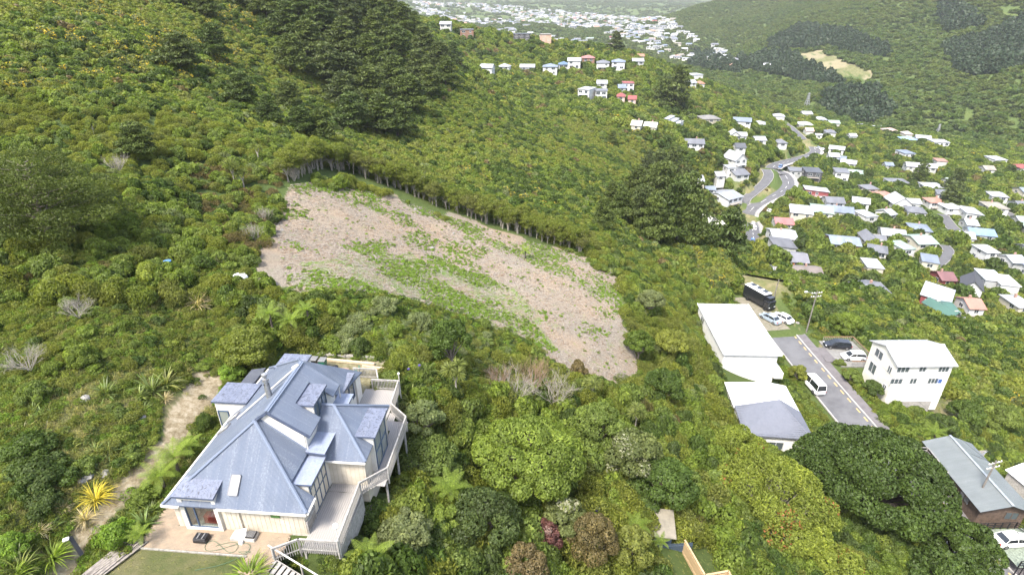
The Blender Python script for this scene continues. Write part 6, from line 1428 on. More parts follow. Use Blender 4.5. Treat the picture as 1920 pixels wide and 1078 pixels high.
def suburb_house(x, y, z, w_, d_, h_, rz, kind, rc, wc, label, D):
    E_ = empty('house', (x,y,z), rz, label, 'house', label.replace('small house','small houses') if label.startswith('small house with') and 'among trees' in label else None); wm = cm(wc); rm = cm(rc,'r'); tm = wtrim if sum(wc) < 1.8 else cm((.5,.5,.5)); rs = random.Random(int(x*31+y*17))
    a, b = w_/2, d_/2; mb = MB(); rise = min(b,3.6)*(.42 if 'steep' not in label else 1.5); ov = .5
    R_ = MB()
    if kind in ('gable','gables'):
        if kind == 'gable' and ('facing downhill' in label or 'steep' in label):     # ridge runs away from the viewer
            rise = a*.85; mb.box(-a,a,-b,b,-4,h_,wm); mb.prism([(-a,h_),(a,h_),(0,h_+rise)],-b,b,wm)
            for s_ in (-1,1): R_.slab([(s_*(a+ov),-b-ov,h_-rise*ov/a),(s_*(a+ov),b+ov,h_-rise*ov/a),(0,b+ov,h_+rise+.05),(0,-b-ov,h_+rise+.05)],.16,rm)
        elif kind == 'gable':
            mb.box(-a,a,-b,b,-4,h_,wm); sec = [(-b,h_),(b,h_),(0,h_+rise)]; A_ = [(-a,y_,z_) for y_,z_ in sec]; B_ = [(a,y_,z_) for y_,z_ in sec]; mb.poly(A_[::-1],wm); mb.poly(B_,wm)
            for s_ in (-1,1): R_.slab([(-a-ov,s_*(b+ov),h_-rise*ov/b),(a+ov,s_*(b+ov),h_-rise*ov/b),(a+ov,0,h_+rise+.05),(-a-ov,0,h_+rise+.05)],.16,rm)
        else:
            mb.box(-a,a*.15,-b,b,-4,h_,wm); mb.box(a*.15,a,-b*.3,b*1.1,-4,h_-.4,wm)
            mb.prism([(-a,h_),(a*.15,h_),(-a*.425,h_+a*.4)],-b,b,wm)
            for s_ in (-1,1): R_.slab([(-a*.425+s_*(a*.575+ov),-b-ov,h_-.25),(-a*.425+s_*(a*.575+ov),b+ov,h_-.25),(-a*.425,b+ov,h_+a*.42),(-a*.425,-b-ov,h_+a*.42)],.16,rm)
            for s_ in (-1,1): R_.slab([(a*.15-ov*0,b*.4+s_*(b*.7+ov),h_-.7),(a+ov,b*.4+s_*(b*.7+ov),h_-.7),(a+ov,b*.4,h_+.8),(a*.0,b*.4,h_+.8)],.16,rm)
    elif kind == 'hip':
        mb.box(-a,a,-b,b,-4,h_,wm); r0 = max(a-b,.4); hh_ = h_+rise; e = h_-.1; A1 = (-r0,0,hh_); A2 = (r0,0,hh_)
        R_.slab([(-a-ov,-b-ov,e),(a+ov,-b-ov,e),A2,A1],.15,rm); R_.slab([(a+ov,b+ov,e),(-a-ov,b+ov,e),A1,A2],.15,rm); R_.slab([(a+ov,-b-ov,e),(a+ov,b+ov,e),A2],.15,rm); R_.slab([(-a-ov,b+ov,e),(-a-ov,-b-ov,e),A1],.15,rm)
    elif kind == 'mono':
        mb.box(-a,a,-b,b,-4,h_,wm); mb.prism([(-a,h_),(a,h_),(-a,h_+.7)],-b,b,wm); R_.slab([(-a-ov,-b-ov,h_+.85),(a+ov,-b-ov,h_+.05),(a+ov,b+ov,h_+.05),(-a-ov,b+ov,h_+.85)],.18,rm)
    elif kind == 'flat':
        mb.box(-a,a,-b,b,-4,h_,wm); R_.box(-a-.3,a+.3,-b-.35,b+.3,h_+.01,h_+.25,rm)
    else:
        for k in range(3): mb.box(-a+k*w_/3,-a+(k+1)*w_/3-.1,-b,b,-4,h_-k*1.2,wm); R_.box(-a+k*w_/3-.2,-a+(k+1)*w_/3+.1,-b-.4,b+.3,h_-k*1.2+.01,h_-k*1.2+.22,rm)
    mb.build('wall', E_); R_.build('roof', E_)
    st = 2 if h_ > 4.3 else 1; hi = 3 if h_ > 6.9 else st
    for s_ in range(hi):
        zc = h_-1.25-s_*2.55; n = max(1, int(w_/3.3))
        for i in range(n):
            xx = -a+(i+.5)*w_/n+rs.uniform(-.25,.25)
            if kind == 'steps' : zc2 = zc-1.2*int((xx+a)/(w_/3))
            else: zc2 = zc
            if rs.random() < .9: awin(E_, xx, -b-.015, zc2, 0, rs.choice((1.2,1.8,2.2)), 1.3 if rs.random() < .8 else 1.7, tm, D < 420)
        side = -1
        awin(E_, -a-.015, rs.uniform(-b*.4,b*.4), zc, -PI/2, 1.8, 1.2, tm, D < 420)
        if D < 330: awin(E_, a+.015, rs.uniform(-b*.4,b*.4), zc, PI/2, 1.8, 1.2, tm)
    if 'balcon' in label or 'deck' in label or 'verandah' in label or (D < 400 and rs.random() < .4):
        k_ = MB(); dm_ = cm((.35,.32,.28)) if 'white' not in label else cm((.7,.7,.68)); zf = h_-2.7
        for q in range(hi if 'balcon' in label else 1):
            k_.box(-a*.8,a*.7,-b-1.7,-b-.02,zf-q*2.6-.15,zf-q*2.6,dm_); k_.bar((-a*.8,-b-1.65,zf-q*2.6+.95),(a*.7,-b-1.65,zf-q*2.6+.95),.07,.07,dm_)
            for xx in np.arange(-a*.8,a*.7+.01,.9): k_.box(xx-.03,xx+.03,-b-1.68,-b-1.62,zf-q*2.6,zf-q*2.6+.95,dm_)
        for xx in (-a*.78,a*.68): k_.box(xx-.07,xx+.07,-b-1.6,-b-1.5,-3,zf-.15,dm_)
        k_.build('balcony', E_)
    if D < 340 and kind in ('gable','hip') and rs.random() < .45:
        k_ = MB(); xx = rs.uniform(-a*.4,a*.4); k_.box(xx-.3,xx+.3,.3,.9,h_,h_+rise+.9,cm((.4,.25,.2))); k_.build('chimney', E_)
    if 'orange door' in label: k_ = MB(); k_.box(-.45,.45,-b-.06,-b,h_-2.4,h_-.3,cm((.6,.2,.08))); k_.build('door', E_)
    if 'skylights' in label:
        for xx in (.6,2.2): k_ = MB(); k_.box(xx-.4,xx+.4,-b*.55,-b*.3,h_+rise*.4,h_+rise*.62,wtrim); k_.build('skylight', E_)
    if 'dark red end' in label: k_ = MB(); k_.box(a,a+.08,-b*.3,b*1.1,-2,h_-.4,cm(MAR)); k_.build('end_wall', E_)
    return E_
for hs in HOUSES: suburb_house(*hs)
# ------------------------------------------------------------------ cars
CARW = {}
def carmat(c):
    if c not in CARW:
        m, n, out = new_mat('car_paint'); b = N(n,'ShaderNodeBsdfPrincipled',i_Roughness=.25); b.inputs['Base Color'].default_value = c4(c); b.inputs['Coat Weight'].default_value = .6; b.inputs['Coat Roughness'].default_value = .08
        n.links.new(b.outputs[0], out.inputs[0]); CARW[c] = m
    return CARW[c]
tyre = surf('tyre_rubber', (.02,.02,.02), .9); rimm = surf('alloy_rim', (.45,.45,.46), .3, metal=.8); lampm = glassmat('lamp_lens', (.6,.6,.58), .1); tail = glassmat('tail_lens', (.35,.02,.02), .2); cgl = glassmat('car_glass', (.015,.018,.02), .05)
def car(x, y, z, rz, colr, label, kind='hatch', group=None):
    """body lofted from cross-sections; front is +x"""
    E_ = empty('parked_car', (x,y,z), rz, label, 'car', group); pm_ = carmat(colr)
    L_, W_, H_ = {'hatch': (4.1,1.72,1.48), 'sedan': (4.6,1.76,1.42), 'wagon': (4.75,1.8,1.55), 'van': (4.9,1.85,2.05)}[kind]
    # lower body stations: x, half width, sill z, shoulder z
    st = [(-.5,.74,.36,.62),(-.485,.86,.25,.84),(-.40,.97,.2,.92),(-.2,1,.18,.93),(.1,1,.18,.90),(.30,.98,.19,.84),(.42,.92,.22,.74),(.485,.8,.28,.6),(.5,.62,.34,.5)]
    if kind == 'van': st = [(q[0],q[1],q[2],q[3]*1.1) for q in st]
    def loft(secs, m, name, par, smooth=True):
        mb = MB(); 
        for i in range(len(secs)-1):
            for k in range(len(secs[i])): k2 = (k+1)%len(secs[i]); mb.poly([secs[i][k],secs[i][k2],secs[i+1][k2],secs[i+1][k]][::-1], m)
        mb.poly(secs[0], m); mb.poly(secs[-1][::-1], m); return mb.build(name, par, smooth=False)
    secs = []
    for q, ww, z0, z1 in st:
        w2 = W_/2*ww; secs.append([(q*L_,-w2*.9,z0),(q*L_,-w2,z0+.12),(q*L_,-w2,(z0+z1)/2+.05),(q*L_,-w2*.93,z1),(q*L_,w2*.93,z1),(q*L_,w2,(z0+z1)/2+.05),(q*L_,w2,z0+.12),(q*L_,w2*.9,z0)])
    body = loft(secs, pm_, 'body', E_)
    prof = {'hatch': [(-.46,.88),(-.40,1.0*H_),(.02,H_),(.13,H_*.96),(.30,.86)], 'sedan': [(-.36,.9),(-.24,H_),(.04,H_),(.13,H_*.95),(.30,.84)], 'wagon': [(-.47,.9),(-.42,H_*.97),(.0,H_),(.12,H_*.96),(.28,.88)], 'van': [(-.48,.98),(-.46,H_),(.2,H_),(.3,H_*.93),(.44,.98)]}[kind]
    # glasshouse sides and screens in glass, roof skin in paint
    (x0,z0),(x1,z1),(x2,z2),(x3,z3),(x4,z4) = [(q*L_,z_) for q,z_ in prof]; wb = W_/2*.9; wt = W_/2*.72
    mb = MB(); 
    for s_ in (-1,1):
        f = [(x0,s_*wb,z0),(x4,s_*wb,z4),(x3,s_*wt,z3-.02),(x2,s_*wt,z2-.04),(x1,s_*wt,z1-.04)]; mb.poly(f if s_ < 0 else f[::-1], cgl)
    mb.build('side_window', E_)
    mb = MB(); mb.poly([(x4,-wb,z4),(x4,wb,z4),(x3,wt,z3-.02),(x3,-wt,z3-.02)], cgl); mb.build('windscreen', E_)
    mb = MB(); mb.poly([(x0,wb,z0),(x0,-wb,z0),(x1,-wt,z1-.04),(x1,wt,z1-.04)], cgl); mb.build('rear_window', E_)
    mb = MB(); wr = wt+.03; t_ = [(x1-.05,z1-.05),(x1+.2,z1),(x2,z2+.015),(x3+.04,z3-.01)]
    for (a,za),(b,zb) in zip(t_[:-1],t_[1:]):
        mb.poly([(a,-wr,za),(b,-wr,zb),(b,wr,zb),(a,wr,za)], pm_)
        for s_ in (-1,1): mb.poly([(a,s_*wr,za),(b,s_*wr,zb),(b,s_*wr*1.01,zb-.06),(a,s_*wr*1.01,za-.06)], pm_)
    for s_ in (-1,1):
        for (a,za),(b,zb) in (((x0,z0),(x1,z1-.03)),((x4,z4),(x3,z3-.02)),((x0*.1+x4*.1,z4+.02),(x0*.1+x4*.1-.05,z2-.03))): mb.bar((a,s_*(wb+.005),za),(b,s_*(wt+.012),zb),.05,.05,pm_)
    mb.build('roof_panel', E_)
    for xx in (-.31,.31):
        for s_ in (-1,1):
            mb = MB(); mb.tube([(xx*L_,s_*(W_/2-.2),.32),(xx*L_,s_*(W_/2+.01),.32)], .32, tyre, 16); wv = mb.build('wheel', E_)
            mb = MB(); mb.tube([(xx*L_,s_*(W_/2),.32),(xx*L_,s_*(W_/2+.02),.32)], .19, rimm, 12); mb.build('rim', wv)
    for s_ in (-1,1):
        mb = MB(); mb.box(.455*L_,.488*L_,s_*W_*.36-.14,s_*W_*.36+.14,.58,.7,lampm); mb.build('headlight', E_)
        mb = MB(); mb.box(-.497*L_,-.47*L_,s_*W_*.38-.1,s_*W_*.38+.1,.62,.85,tail); mb.build('taillight', E_)
        mb = MB(); mb.box(.13*L_,.16*L_,s_*(W_/2+.08)-.08,s_*(W_/2+.08)+.08,.9,1.02,pm_); mb.build('mirror', E_)
    mb = MB(); mb.box(-.503*L_,-.495*L_,-.22,.22,.45,.56,lampm); mb.build('number_plate', E_)
    return E_
WC, SV, BKC, BLC, GRC, DGC = (.8,.8,.8), (.38,.4,.42), (.012,.013,.016), (.05,.12,.3), (.25,.3,.35), (.06,.065,.07)
car(61.6,91.0,-59.07,R(172),BKC,'black estate car on the parking deck','wagon'); car(62.6,87.1,-59.07,R(176),WC,'silver white hatchback beside the railing of the parking deck','hatch')
car(55.2,100.5,-58.65,R(118),WC,'white sedan parked nose up beyond the cul-de-sac, right of the grey one','sedan'); car(52.6,100.3,-58.65,R(118),GRC,'grey blue sedan parked beside the long white roof','sedan')
car(51.6,79.2,-59.6,R(95),WC,'white van parked along the hedge beside the cul-de-sac','van'); 
zc = -60.0
# car on the carport deck, lower right
Q_ = nroot('car_deck', 62.4, 47.2, zc, R(2), 'green grey timber parking platform with black railing', 'deck')
gp = surf('mossy_deck_board', (.24,.28,.22), .85, .3, 3)
for k in range(30): mb = MB(); mb.box(-2.6+k*.19,-2.43+k*.19,-2.2,3.2,-.05,0,gp); mb.build('plank', Q_)
for a, b in (((-3.2,3.2),(1.5,3.2)),((1.5,3.2),(4.2,-1.6)),((-2.6,-2.2),(.8,-2.2))):
    mb = MB()
    for zz in (.35,.7,1.05): mb.bar((a[0],a[1],zz),(b[0],b[1],zz),.07,.07,blk)
    mb.build('rail', Q_)
    for q in np.linspace(0,1,6): mb = MB(); x_ = a[0]+(b[0]-a[0])*q; y_ = a[1]+(b[1]-a[1])*q; mb.box(x_-.05,x_+.05,y_-.05,y_+.05,-3,1.1,blk); mb.build('post', Q_)
car(61.6,48.3,zc,R(4),(.68,.69,.62),'pale silver sedan on the mossy platform at the lower right','sedan')
# roadside cars on the far road
def on_road(u, v, off, dr, colr, label, kind='hatch', extra=0, grp=None):
    p = spot(u, v, .8, dmin=150, f=height); pts = RD['main']; k = int(np.argmin(((pts[:,:2]-p[:2])**2).sum(1))); a = pts[max(k-1,0)]; b = pts[min(k+1,len(pts)-1)]
    rz = math.atan2(b[1]-a[1], b[0]-a[0])+(PI if dr else 0)+extra; zz = hz(p[0],p[1])
    if np.hypot(*(pts[k][:2]-p[:2])) < 5.5: zz = pts[k][2]+.16
    car(p[0],p[1],zz,rz,colr,label,kind,grp)
on_road(1412,419,0,0,WC,'white car, upper of two parked nose to tail on the road'); on_road(1415,427,0,0,WC,'white car, lower of two parked nose to tail on the road','wagon')
on_road(1392,446,0,0,SV,'silver car parked at the left kerb of the road'); on_road(1411,452,0,1,BLC,'blue car driving along the road'); on_road(1425,483,0,0,DGC,'dark grey car parked near the bush at the road end','wagon')
on_road(1477,368,0,1,WC,'white car parked outside on the curve by the pale blue grey roof'); on_road(1463,315,0,1,BLC,'dark blue car coming round the upper bend')
on_road(1377,405,0,0,WC,'white van on the driveway left of the road junction','van',.4); on_road(1533,277,0,0,SV,'silver car parked at the top of the winding road, left one','hatch',.6); on_road(1541,281,0,0,WC,'white car parked at the top of the winding road, right one','hatch',.6); on_road(1441,394,0,0,WC,'white car by the yellow bush beside the road','hatch',1.2)
# ------------------------------------------------------------------ house truck
T_ = empty('house_truck', (53.2,106.6,-58.66), R(-66), 'black box truck with white roof and solar panels parked at the road end', 'truck'); T_.scale = (.84,.9,.92)
bt = carmat((.014,.015,.018))
mb = MB(); mb.box(-5.2,1.6,-1.2,1.2,.8,3.6,bt); mb.build('box_body', T_, bevel=.06)
mb = MB(); mb.box(-5.15,1.55,-1.15,1.15,3.6,3.68,gm); mb.build('roof', T_)
for k in range(3): mb = MB(); mb.box(-4.6+k*2.0,-3.2+k*2.0,-.15,1.0,3.72,3.78,cgl); mb.build('solar_panel', T_)
mb = MB(); mb.box(1.65,3.3,-1.15,1.15,.5,2.5,bt); mb.build('cab', T_, bevel=.12); mb = MB(); mb.poly([(3.32,-1.0,1.45),(3.32,1.0,1.45),(3.25,.95,2.3),(3.25,-.95,2.3)],cgl); mb.build('windscreen', T_)
mb = MB(); mb.box(3.1,3.4,-1.15,1.15,.45,.85,DG if False else blk); mb.build('bumper', T_)
for s_ in (-1,1):
    mb = MB(); mb.box(3.31,3.36,s_*.8-.18,s_*.8+.18,.95,1.15,lampm); mb.build('headlight', T_)
    for xx in (-3.6,2.3): mb = MB(); mb.tube([(xx,s_*.85,.48),(xx,s_*1.15,.48)],.48,tyre,16); mb.build('wheel', T_)
mb = MB(); mb.box(1.62,3.0,-.9,.9,2.52,3.3,bt); mb.build('overcab', T_, bevel=.08)
# ------------------------------------------------------------------ poles, wires, pylons
polew = surf('pole_timber', (.22,.2,.175), .9, .3, 3)
def power_pole(x, y, z, h_, label, arms=2, lean=0, rz=0, lamp=False):
    E_ = empty('power_pole', (x,y,z), rz, label, 'power pole'); mb = MB(); mb.tube([(0,0,-1),(lean*h_,0,h_)],[.15,.1],polew,8); mb.build('pole', E_)
    for k in range(arms):
        mb = MB(); zz = h_-.4-k*.8; mb.bar((lean*zz-1.1,0,zz),(lean*zz+1.1,0,zz),.1,.12,railw); a_ = mb.build('crossarm', E_)
        for q in (-1,-.5,.5,1): m2 = MB(); m2.lathe([(.05,0),(.07,.1),(.03,.18)], gm, (lean*zz+q,0,zz+.06), 8); m2.build('insulator', a_)
    if lamp: mb = MB(); mb.tube([(lean*h_,0,h_-.6),(lean*h_-2.0,.2,h_-.1)],.04,steel,6); mb.box(lean*h_-2.5,lean*h_-1.9,.1,.35,h_-.15,h_,gm); mb.build('street_light', E_)
    return E_
power_pole(58.2,96.2,-59,9.2,'grey timber power pole with street light beside the parking deck',2,0,R(10),True)
power_pole(61.8,54.6,-61.2,8.6,'grey timber power pole with crossarms in front of the long grey roof',2,0,R(15))
power_pole(56.5,108.5,-58.9,5.5,'short bare timber pole by the house truck',0,.05)
def wire(a, b, sag, label):
    a, b = Vector(a), Vector(b); pts = [a.lerp(b,t)-Vector((0,0,sag*4*t*(1-t))) for t in np.linspace(0,1,16)]; mb = MB(); mb.tube(pts,.02,blk,4); tag(mb.build('power_line'), label, 'wire')
wire((61.2,54.5,-53),(58.4,96.0,-50.3),1.4,'overhead line running from the lower pole up to the street light pole'); wire((62.4,54.7,-53),(67.3,77.5,-53.2),.8,'service line from the lower pole to the three storey cream house'); wire((62.6,54.6,-53.1),(64.2,60.4,-56.8),.2,'service line from the lower pole down to the long grey roof')
wire((57.6,96.2,-50.2),(46.5,86,-52.6),.5,'service line from the street light pole to the long white roof')
def pylon(u, v, h_, label):
    p = spot(u, v, 0, dmin=200, f=height); E_ = empty('pylon', tuple(p), .3, label, 'pylon'); mb = MB(); b0, b1 = h_*.13, h_*.025
    lv = [i/7 for i in range(8)]; cr = lambda t: b0+(b1-b0)*t
    for sx, sy in ((-1,-1),(1,-1),(1,1),(-1,1)): mb.bar((sx*b0,sy*b0,0),(sx*b1,sy*b1,h_),.45,.45,steel)
    for i in range(7):
        t0, t1 = lv[i], lv[i+1]; a, b = cr(t0), cr(t1)
        for (sx,sy),(tx,ty) in (((-1,-1),(1,-1)),((1,-1),(1,1)),((1,1),(-1,1)),((-1,1),(-1,-1))): mb.bar((sx*a,sy*a,t0*h_),(tx*b,ty*b,t1*h_),.22,.22,steel); mb.bar((tx*a,ty*a,t0*h_),(sx*b,sy*b,t1*h_),.22,.22,steel)
    mb.build('lattice', E_)
    for k in range(3): mb = MB(); zz = h_*(.72+.12*k); mb.bar((-h_*.13,0,zz),(h_*.13,0,zz),.4,.4,steel); mb.build('crossarm', E_)
pylon(1511,205,17,'tall steel lattice pylon on the ridge above the suburb'); pylon(1756,254,10,'small steel lattice pylon beside the white flat-roofed houses')
# ------------------------------------------------------------------ the distant town
rs = random.Random(5); towns = []
TP = [(770,2),(900,8),(1010,16),(1180,32),(1262,34),(1285,60),(1330,80),(1400,116),(1462,126),(1440,136),(1380,130),(1330,122),(1270,110),(1230,98),(1150,88),(1000,75),(860,54),(790,40)]
nT = 26000; A_ = RNG.uniform(R(-22),R(28),nT); r_ = np.sqrt(RNG.uniform(650**2,4300**2,nT)); X = r_*np.sin(A_); Y = r_*np.cos(A_); Z = height(X,Y); u,v,d = proj(X,Y,Z+3)
ok = inpoly(u,v,TP) & (patches(X,Y,.004,91) > .40) & (RNG.random(nT) < .55)
X,Y,Z,d,u,v = X[ok],Y[ok],Z[ok],d[ok],u[ok],v[ok]; od = np.argsort(d)
def tiny(rc, wc, kind, w_, d_, h_):
    mb = MB(); a,b = w_/2,d_/2; mb.box(-a,a,-b,b,-3,h_,cm(wc)); rm = cm(rc,'r'); k = b*.45
    if kind == 'g':
        for s_ in (-1,1): mb.slab([(-a-.4,s_*(b+.5),h_-.1),(a+.4,s_*(b+.5),h_-.1),(a+.4,0,h_+k),(-a-.4,0,h_+k)],.2,rm)
        mb.poly([(-a,-b,h_),(-a,0,h_+k),(-a,b,h_)],cm(wc)); mb.poly([(a,-b,h_),(a,b,h_),(a,0,h_+k)],cm(wc))
    else: mb.box(-a-.3,a+.3,-b-.3,b+.3,h_+.01,h_+.3,rm)
    for i in range(3): mb.box(-a+w_*(i+.3)/3,-a+w_*(i+.75)/3,-b-.05,-b,h_-2.2,h_-.8,dglass)
    return mb.mesh('far_house')
TV = [('white roofed white house',tiny(rWHT,WHT,'g',13,9,4.5)),('grey roofed white house',tiny(rGRY,WHT,'g',14,10,5)),('terracotta roofed cream house',tiny((.42,.25,.18),CRM,'g',13,10,4.5)),('pale roofed block of flats',tiny(rPAL,OFF,'f',18,11,7)),('blue grey roofed house',tiny(rBG,OFF,'g',12,9,4)),('red roofed house',tiny(rRED,WHT,'g',12,9,4)),('tan roofed house',tiny(rTAN,CRM,'g',13,9,4)),('white flat-roofed building',tiny(rWHT,WHT,'f',22,13,6))]
wts = [6,4,1.2,1.5,2,.5,2,1.6]; ch = RNG.choice(8, len(od), p=np.array(wts)/sum(wts))
NB = 175
for j, i in enumerate(od[:NB]):
    nm, me_ = TV[ch[j]]; o = place('house', me_, None, (X[i],Y[i],Z[i]), (0,0,RNG.uniform(-.6,.6)), 1.0)
    zn = 'at the foot of the forested hill' if u[i] > 1270 else ('on the near edge of the distant town' if u[i] > 1050 else 'in the left part of the distant town')
    tag(o, nm+' '+zn, 'house', 'town: '+nm+' '+zn)
tc, torder = to_coll('town_houses', [(str(k),[m_]) for k,(nm,m_) in enumerate(TV)])
rest = od[NB:]; s_ = RNG.uniform(.7,1.25,len(rest))
scatter('distant_town', tc, np.stack([X,Y,Z],1)[rest], ch[NB:], np.stack([s_,s_,s_],1), RNG.uniform(-.7,.7,len(rest)), label='pale mass of countless small houses of the town filling the valley floor', cat='town')
print('town', len(od))
# ------------------------------------------------------------------ single trees and plants one can point at
def sp(u, v, up=0.0, dmin=20): return spot(u, v, up, dmin=dmin, f=height)
def tree_obj(name, meshes, loc, sc_, rz, label, group=None, cat='tree'):
    crown, bark = meshes; E_ = empty(name, loc, rz, label, cat, group); E_.scale = sc_ if hasattr(sc_,'__len__') else (sc_,)*3
    place('trunk', bark, E_); place('crown', crown, E_); return E_
def pair(p): return p[0], p[1].mesh('trunk', True)
PINEM = [pair(pine_mesh('pine_crown', 100+i, 'pine', 5200, .42, H=12, R_=5.6, z0=2.5, nb=24, lean=.12, plate=.34, shape=.7)) for i in range(3)]
PINE_FAR = [pair(pine_mesh('far_pine_crown', 110+i, 'pine', 2200, .6, H=12, R_=5.2, z0=1.5, nb=18, lean=.05, plate=.36)) for i in range(2)]
k = 0
RIDGE = [(335,128,8,1.25),(402,108,9,.9),(385,28,9,1),(345,10,8,1),(500,30,12,1),(535,70,12,1.1),(470,15,11,1),(575,105,12,1.1),(545,130,11,1),(600,60,13,1.1),(560,28,12,1),(640,100,13,1.15),(610,150,12,1.1),(650,165,12,1.2),(690,130,13,1.1),(650,60,13,1),(605,15,12,1),(700,80,13,1),(740,110,13,1.1),(690,190,12,1.25),(735,165,12,1.2),(780,150,12,1),(760,205,12,1.2),(705,245,11,1.25),(655,240,10,1.1),(745,250,10,1.1),(640,200,11,1.1),(790,100,12,1),(750,60,13,1),(700,35,13,1),(655,25,12,1),(820,130,12,1),(845,118,12,.95),(800,175,11,1),(835,155,11,.9),(775,60,11,.9),(730,25,11,.9),(540,200,7,1),(500,225,6,1),(450,190,7,1.1),(560,245,6,1.1),(600,255,7,1.1)]
for u_, v_, h_, w_ in RIDGE:
    p = sp(u_, v_+8, 0, 60)
    if p is None: continue
    tree_obj('pine_tree', PINEM[k%3], (p[0],p[1],p[2]-.3), (h_/12*w_*1.1,h_/12*w_*1.1,h_/12), RNG.uniform(-.5,.5), 'tall dark pine in the windswept grove on the upper ridge' if h_ > 9 else 'low dark spreading pine on the slope below the ridge grove', 'pines of the upper ridge grove' if h_ > 9 else 'low pines below the ridge grove'); k += 1
for u_, v_, h_ in [(1235,345,19),(1262,330,20),(1285,372,20),(1245,405,19),(1208,425,14),(1175,408,11),(1292,425,20),(1195,372,13),(1218,330,15),(1140,425,9),(1275,448,19),(1235,452,15),(1300,455,16),(1150,385,9),(1262,385,20),(1222,378,18),(1155,265,8)]:
    p = sp(u_-8, v_+8, 0, 100)
    if p is None: continue
    tree_obj('pine_tree', PINEM[k%3], (p[0],p[1],p[2]-.3), (h_/12*.62,h_/12*.66,h_/12*.86), RNG.uniform(0,6), 'tall dark pine of the grove between the bush slope and the road', 'pines of the grove above the road'); k += 1
for u_, v_, h_, w_, lb in [(1265,205,26,1.0,'huge dark pine standing alone beside the white stepped house'),(1240,200,18,1,'dark pine close on the left of the huge lone pine'),(1045,78,17,.9,'dark pine right of the peach coloured house'),(1062,84,14,1,'second dark pine right of the peach coloured house'),(1152,100,15,1.2,'broad dark tree above the terrace row of houses'),(1360,478,13,1.1,'dark conifer in front of the rose red gable'),(1690,598,17,1.1,'large dark green conifer left of the dark red walled house'),(1662,585,13,1,'dark green conifer left of the larger one'),(1775,392,13,1.2,'dark green tree in front of the pale lane houses'),(1722,348,14,1,'tall dark tree between two hip-roofed villas'),(1783,365,15,1,'tall tree in front of the pale green roof')]:
    p = sp(u_, v_, 0, 150)
    if p is None: continue
    tree_obj('pine_tree', PINE_FAR[k%2], (p[0],p[1],p[2]-.3), (h_/12*w_,h_/12*w_,h_/12), RNG.uniform(0,6), lb); k += 1
# the big pine at the left edge
M_ = pair(pine_mesh('near_pine_crown', 131, 'pine_near', 48000, .105, H=8.5, R_=8.2, z0=2.0, nb=46, lean=.05, plate=.2, shape=.45, bark=wood))
p = sp(95, 455); tree_obj('pine_tree', M_, (p[0],p[1],p[2]-.5), 1.0, .3, 'huge spreading pine with layered flat branches at the left edge')
p = sp(255, 300); tree_obj('pine_tree', PINEM[0], (p[0],p[1],p[2]-.3), (.55,.55,.42), 1.0, 'small flat-topped pine behind the huge spreading pine')
# lower right: dark conifer and the feathery tree before it
M_ = pair(tree_mesh('dark_conifer_crown', 141, 'macro', 52000, .155, R_=8.6, H=10.5, z0=3.5, nl=84, lr=(.14,.25), flat=.62, bark=dark_wood, jit_=.8))
tree_obj('conifer_tree', M_, (43.0,50.0,-58.2), (1.08,1.08,1.15), 0, 'enormous dark green conifer covering the lower right of the photo')
M_ = pair(tree_mesh('conifer_crown', 142, 'macro', 20000, .155, R_=5.0, H=8.5, z0=2.5, nl=44, lr=(.16,.27), flat=.65, bark=dark_wood, jit_=.8))
tree_obj('conifer_tree', M_, (49.6,43.2,-60.2), (1.0,1.0,1.05), 1, 'dark conifer crown reaching towards the mossy parking platform'); tree_obj('conifer_tree', M_, (44.5,37.5,-59.8), (1.1,1.1,1.1), 2.5, 'dark conifer crown at the bottom edge in front of the enormous one')
M_ = pair(tree_mesh('feathery_crown', 143, 'redt', 40000, .155, R_=7.4, H=10, z0=3, nl=74, lr=(.12,.24), flat=.8, tipf=.015, bark=pale_wood, jit_=.9, aspect=.4))
tree_obj('feathery_tree', M_, (27.5,44.0,-54.2), 1.0, 0, 'large yellow green feathery tree with rusty red tips beside the dark conifer')
M_ = pair(tree_mesh('small_feathery_crown', 144, 'redt', 15000, .14, R_=4.0, H=6.5, z0=2, nl=34, lr=(.15,.27), flat=.8, tipf=.012, bark=pale_wood, jit_=.9, aspect=.4))
tree_obj('feathery_tree', M_, (27.0,51.5,-52.2), 1.05, 1, 'smaller yellow green feathery tree in front of the grey tiled roof'); tree_obj('feathery_tree', M_, (31.5,37.5,-55.0), 1.05, 2, 'yellow green feathery tree crown at the bottom edge')
# gully trees, each its own kind
def gtree(u, v, up, mat, R_, H_, label, seed, n=9000, leaf=.13, nl=30, lr=(.2,.34), tipf=0, name='tree', bark=None, flat=.75):
    p = sp(u, v, up); M_ = pair(tree_mesh('crown', seed, mat, n, leaf, R_=R_, H=H_, z0=H_*.3, nl=nl, lr=lr, flat=flat, tipf=tipf, bark=bark))
    return tree_obj(name, M_, (p[0],p[1],p[2]-up-.2), 1.0, seed, label)
gtree(985,850,4.5,'mid',5.3,7.0,'large many-domed green tree in the middle of the gully',151,22000,.13,44,(.17,.3))
gtree(1185,845,4,'cream',3.4,6.2,'round dark tree sprinkled with yellow green new growth',152,9000,.13,26,tipf=.04)
gtree(845,640,3,'dark',2.3,5.5,'dark green pointed tree standing at the lower edge of the cleared block',153,6000,.12,20,flat=1.1)
gtree(1120,790,4,'mid',3.2,6,'bright green tree right of the bare grey tree',154,8000,.13,24)
gtree(800,860,3,'mid',3.0,5.0,'dense mid green tree right of the deck corner',155,9000,.11,26)
gtree(790,770,3,'grey',2.0,4.0,'pale green shrubby tree beside the deck railing',156,5000,.1,20)
gtree(900,960,3.5,'dark',3.2,5.0,'dark shaded tree below the large many-domed tree',157,8000,.12,24)
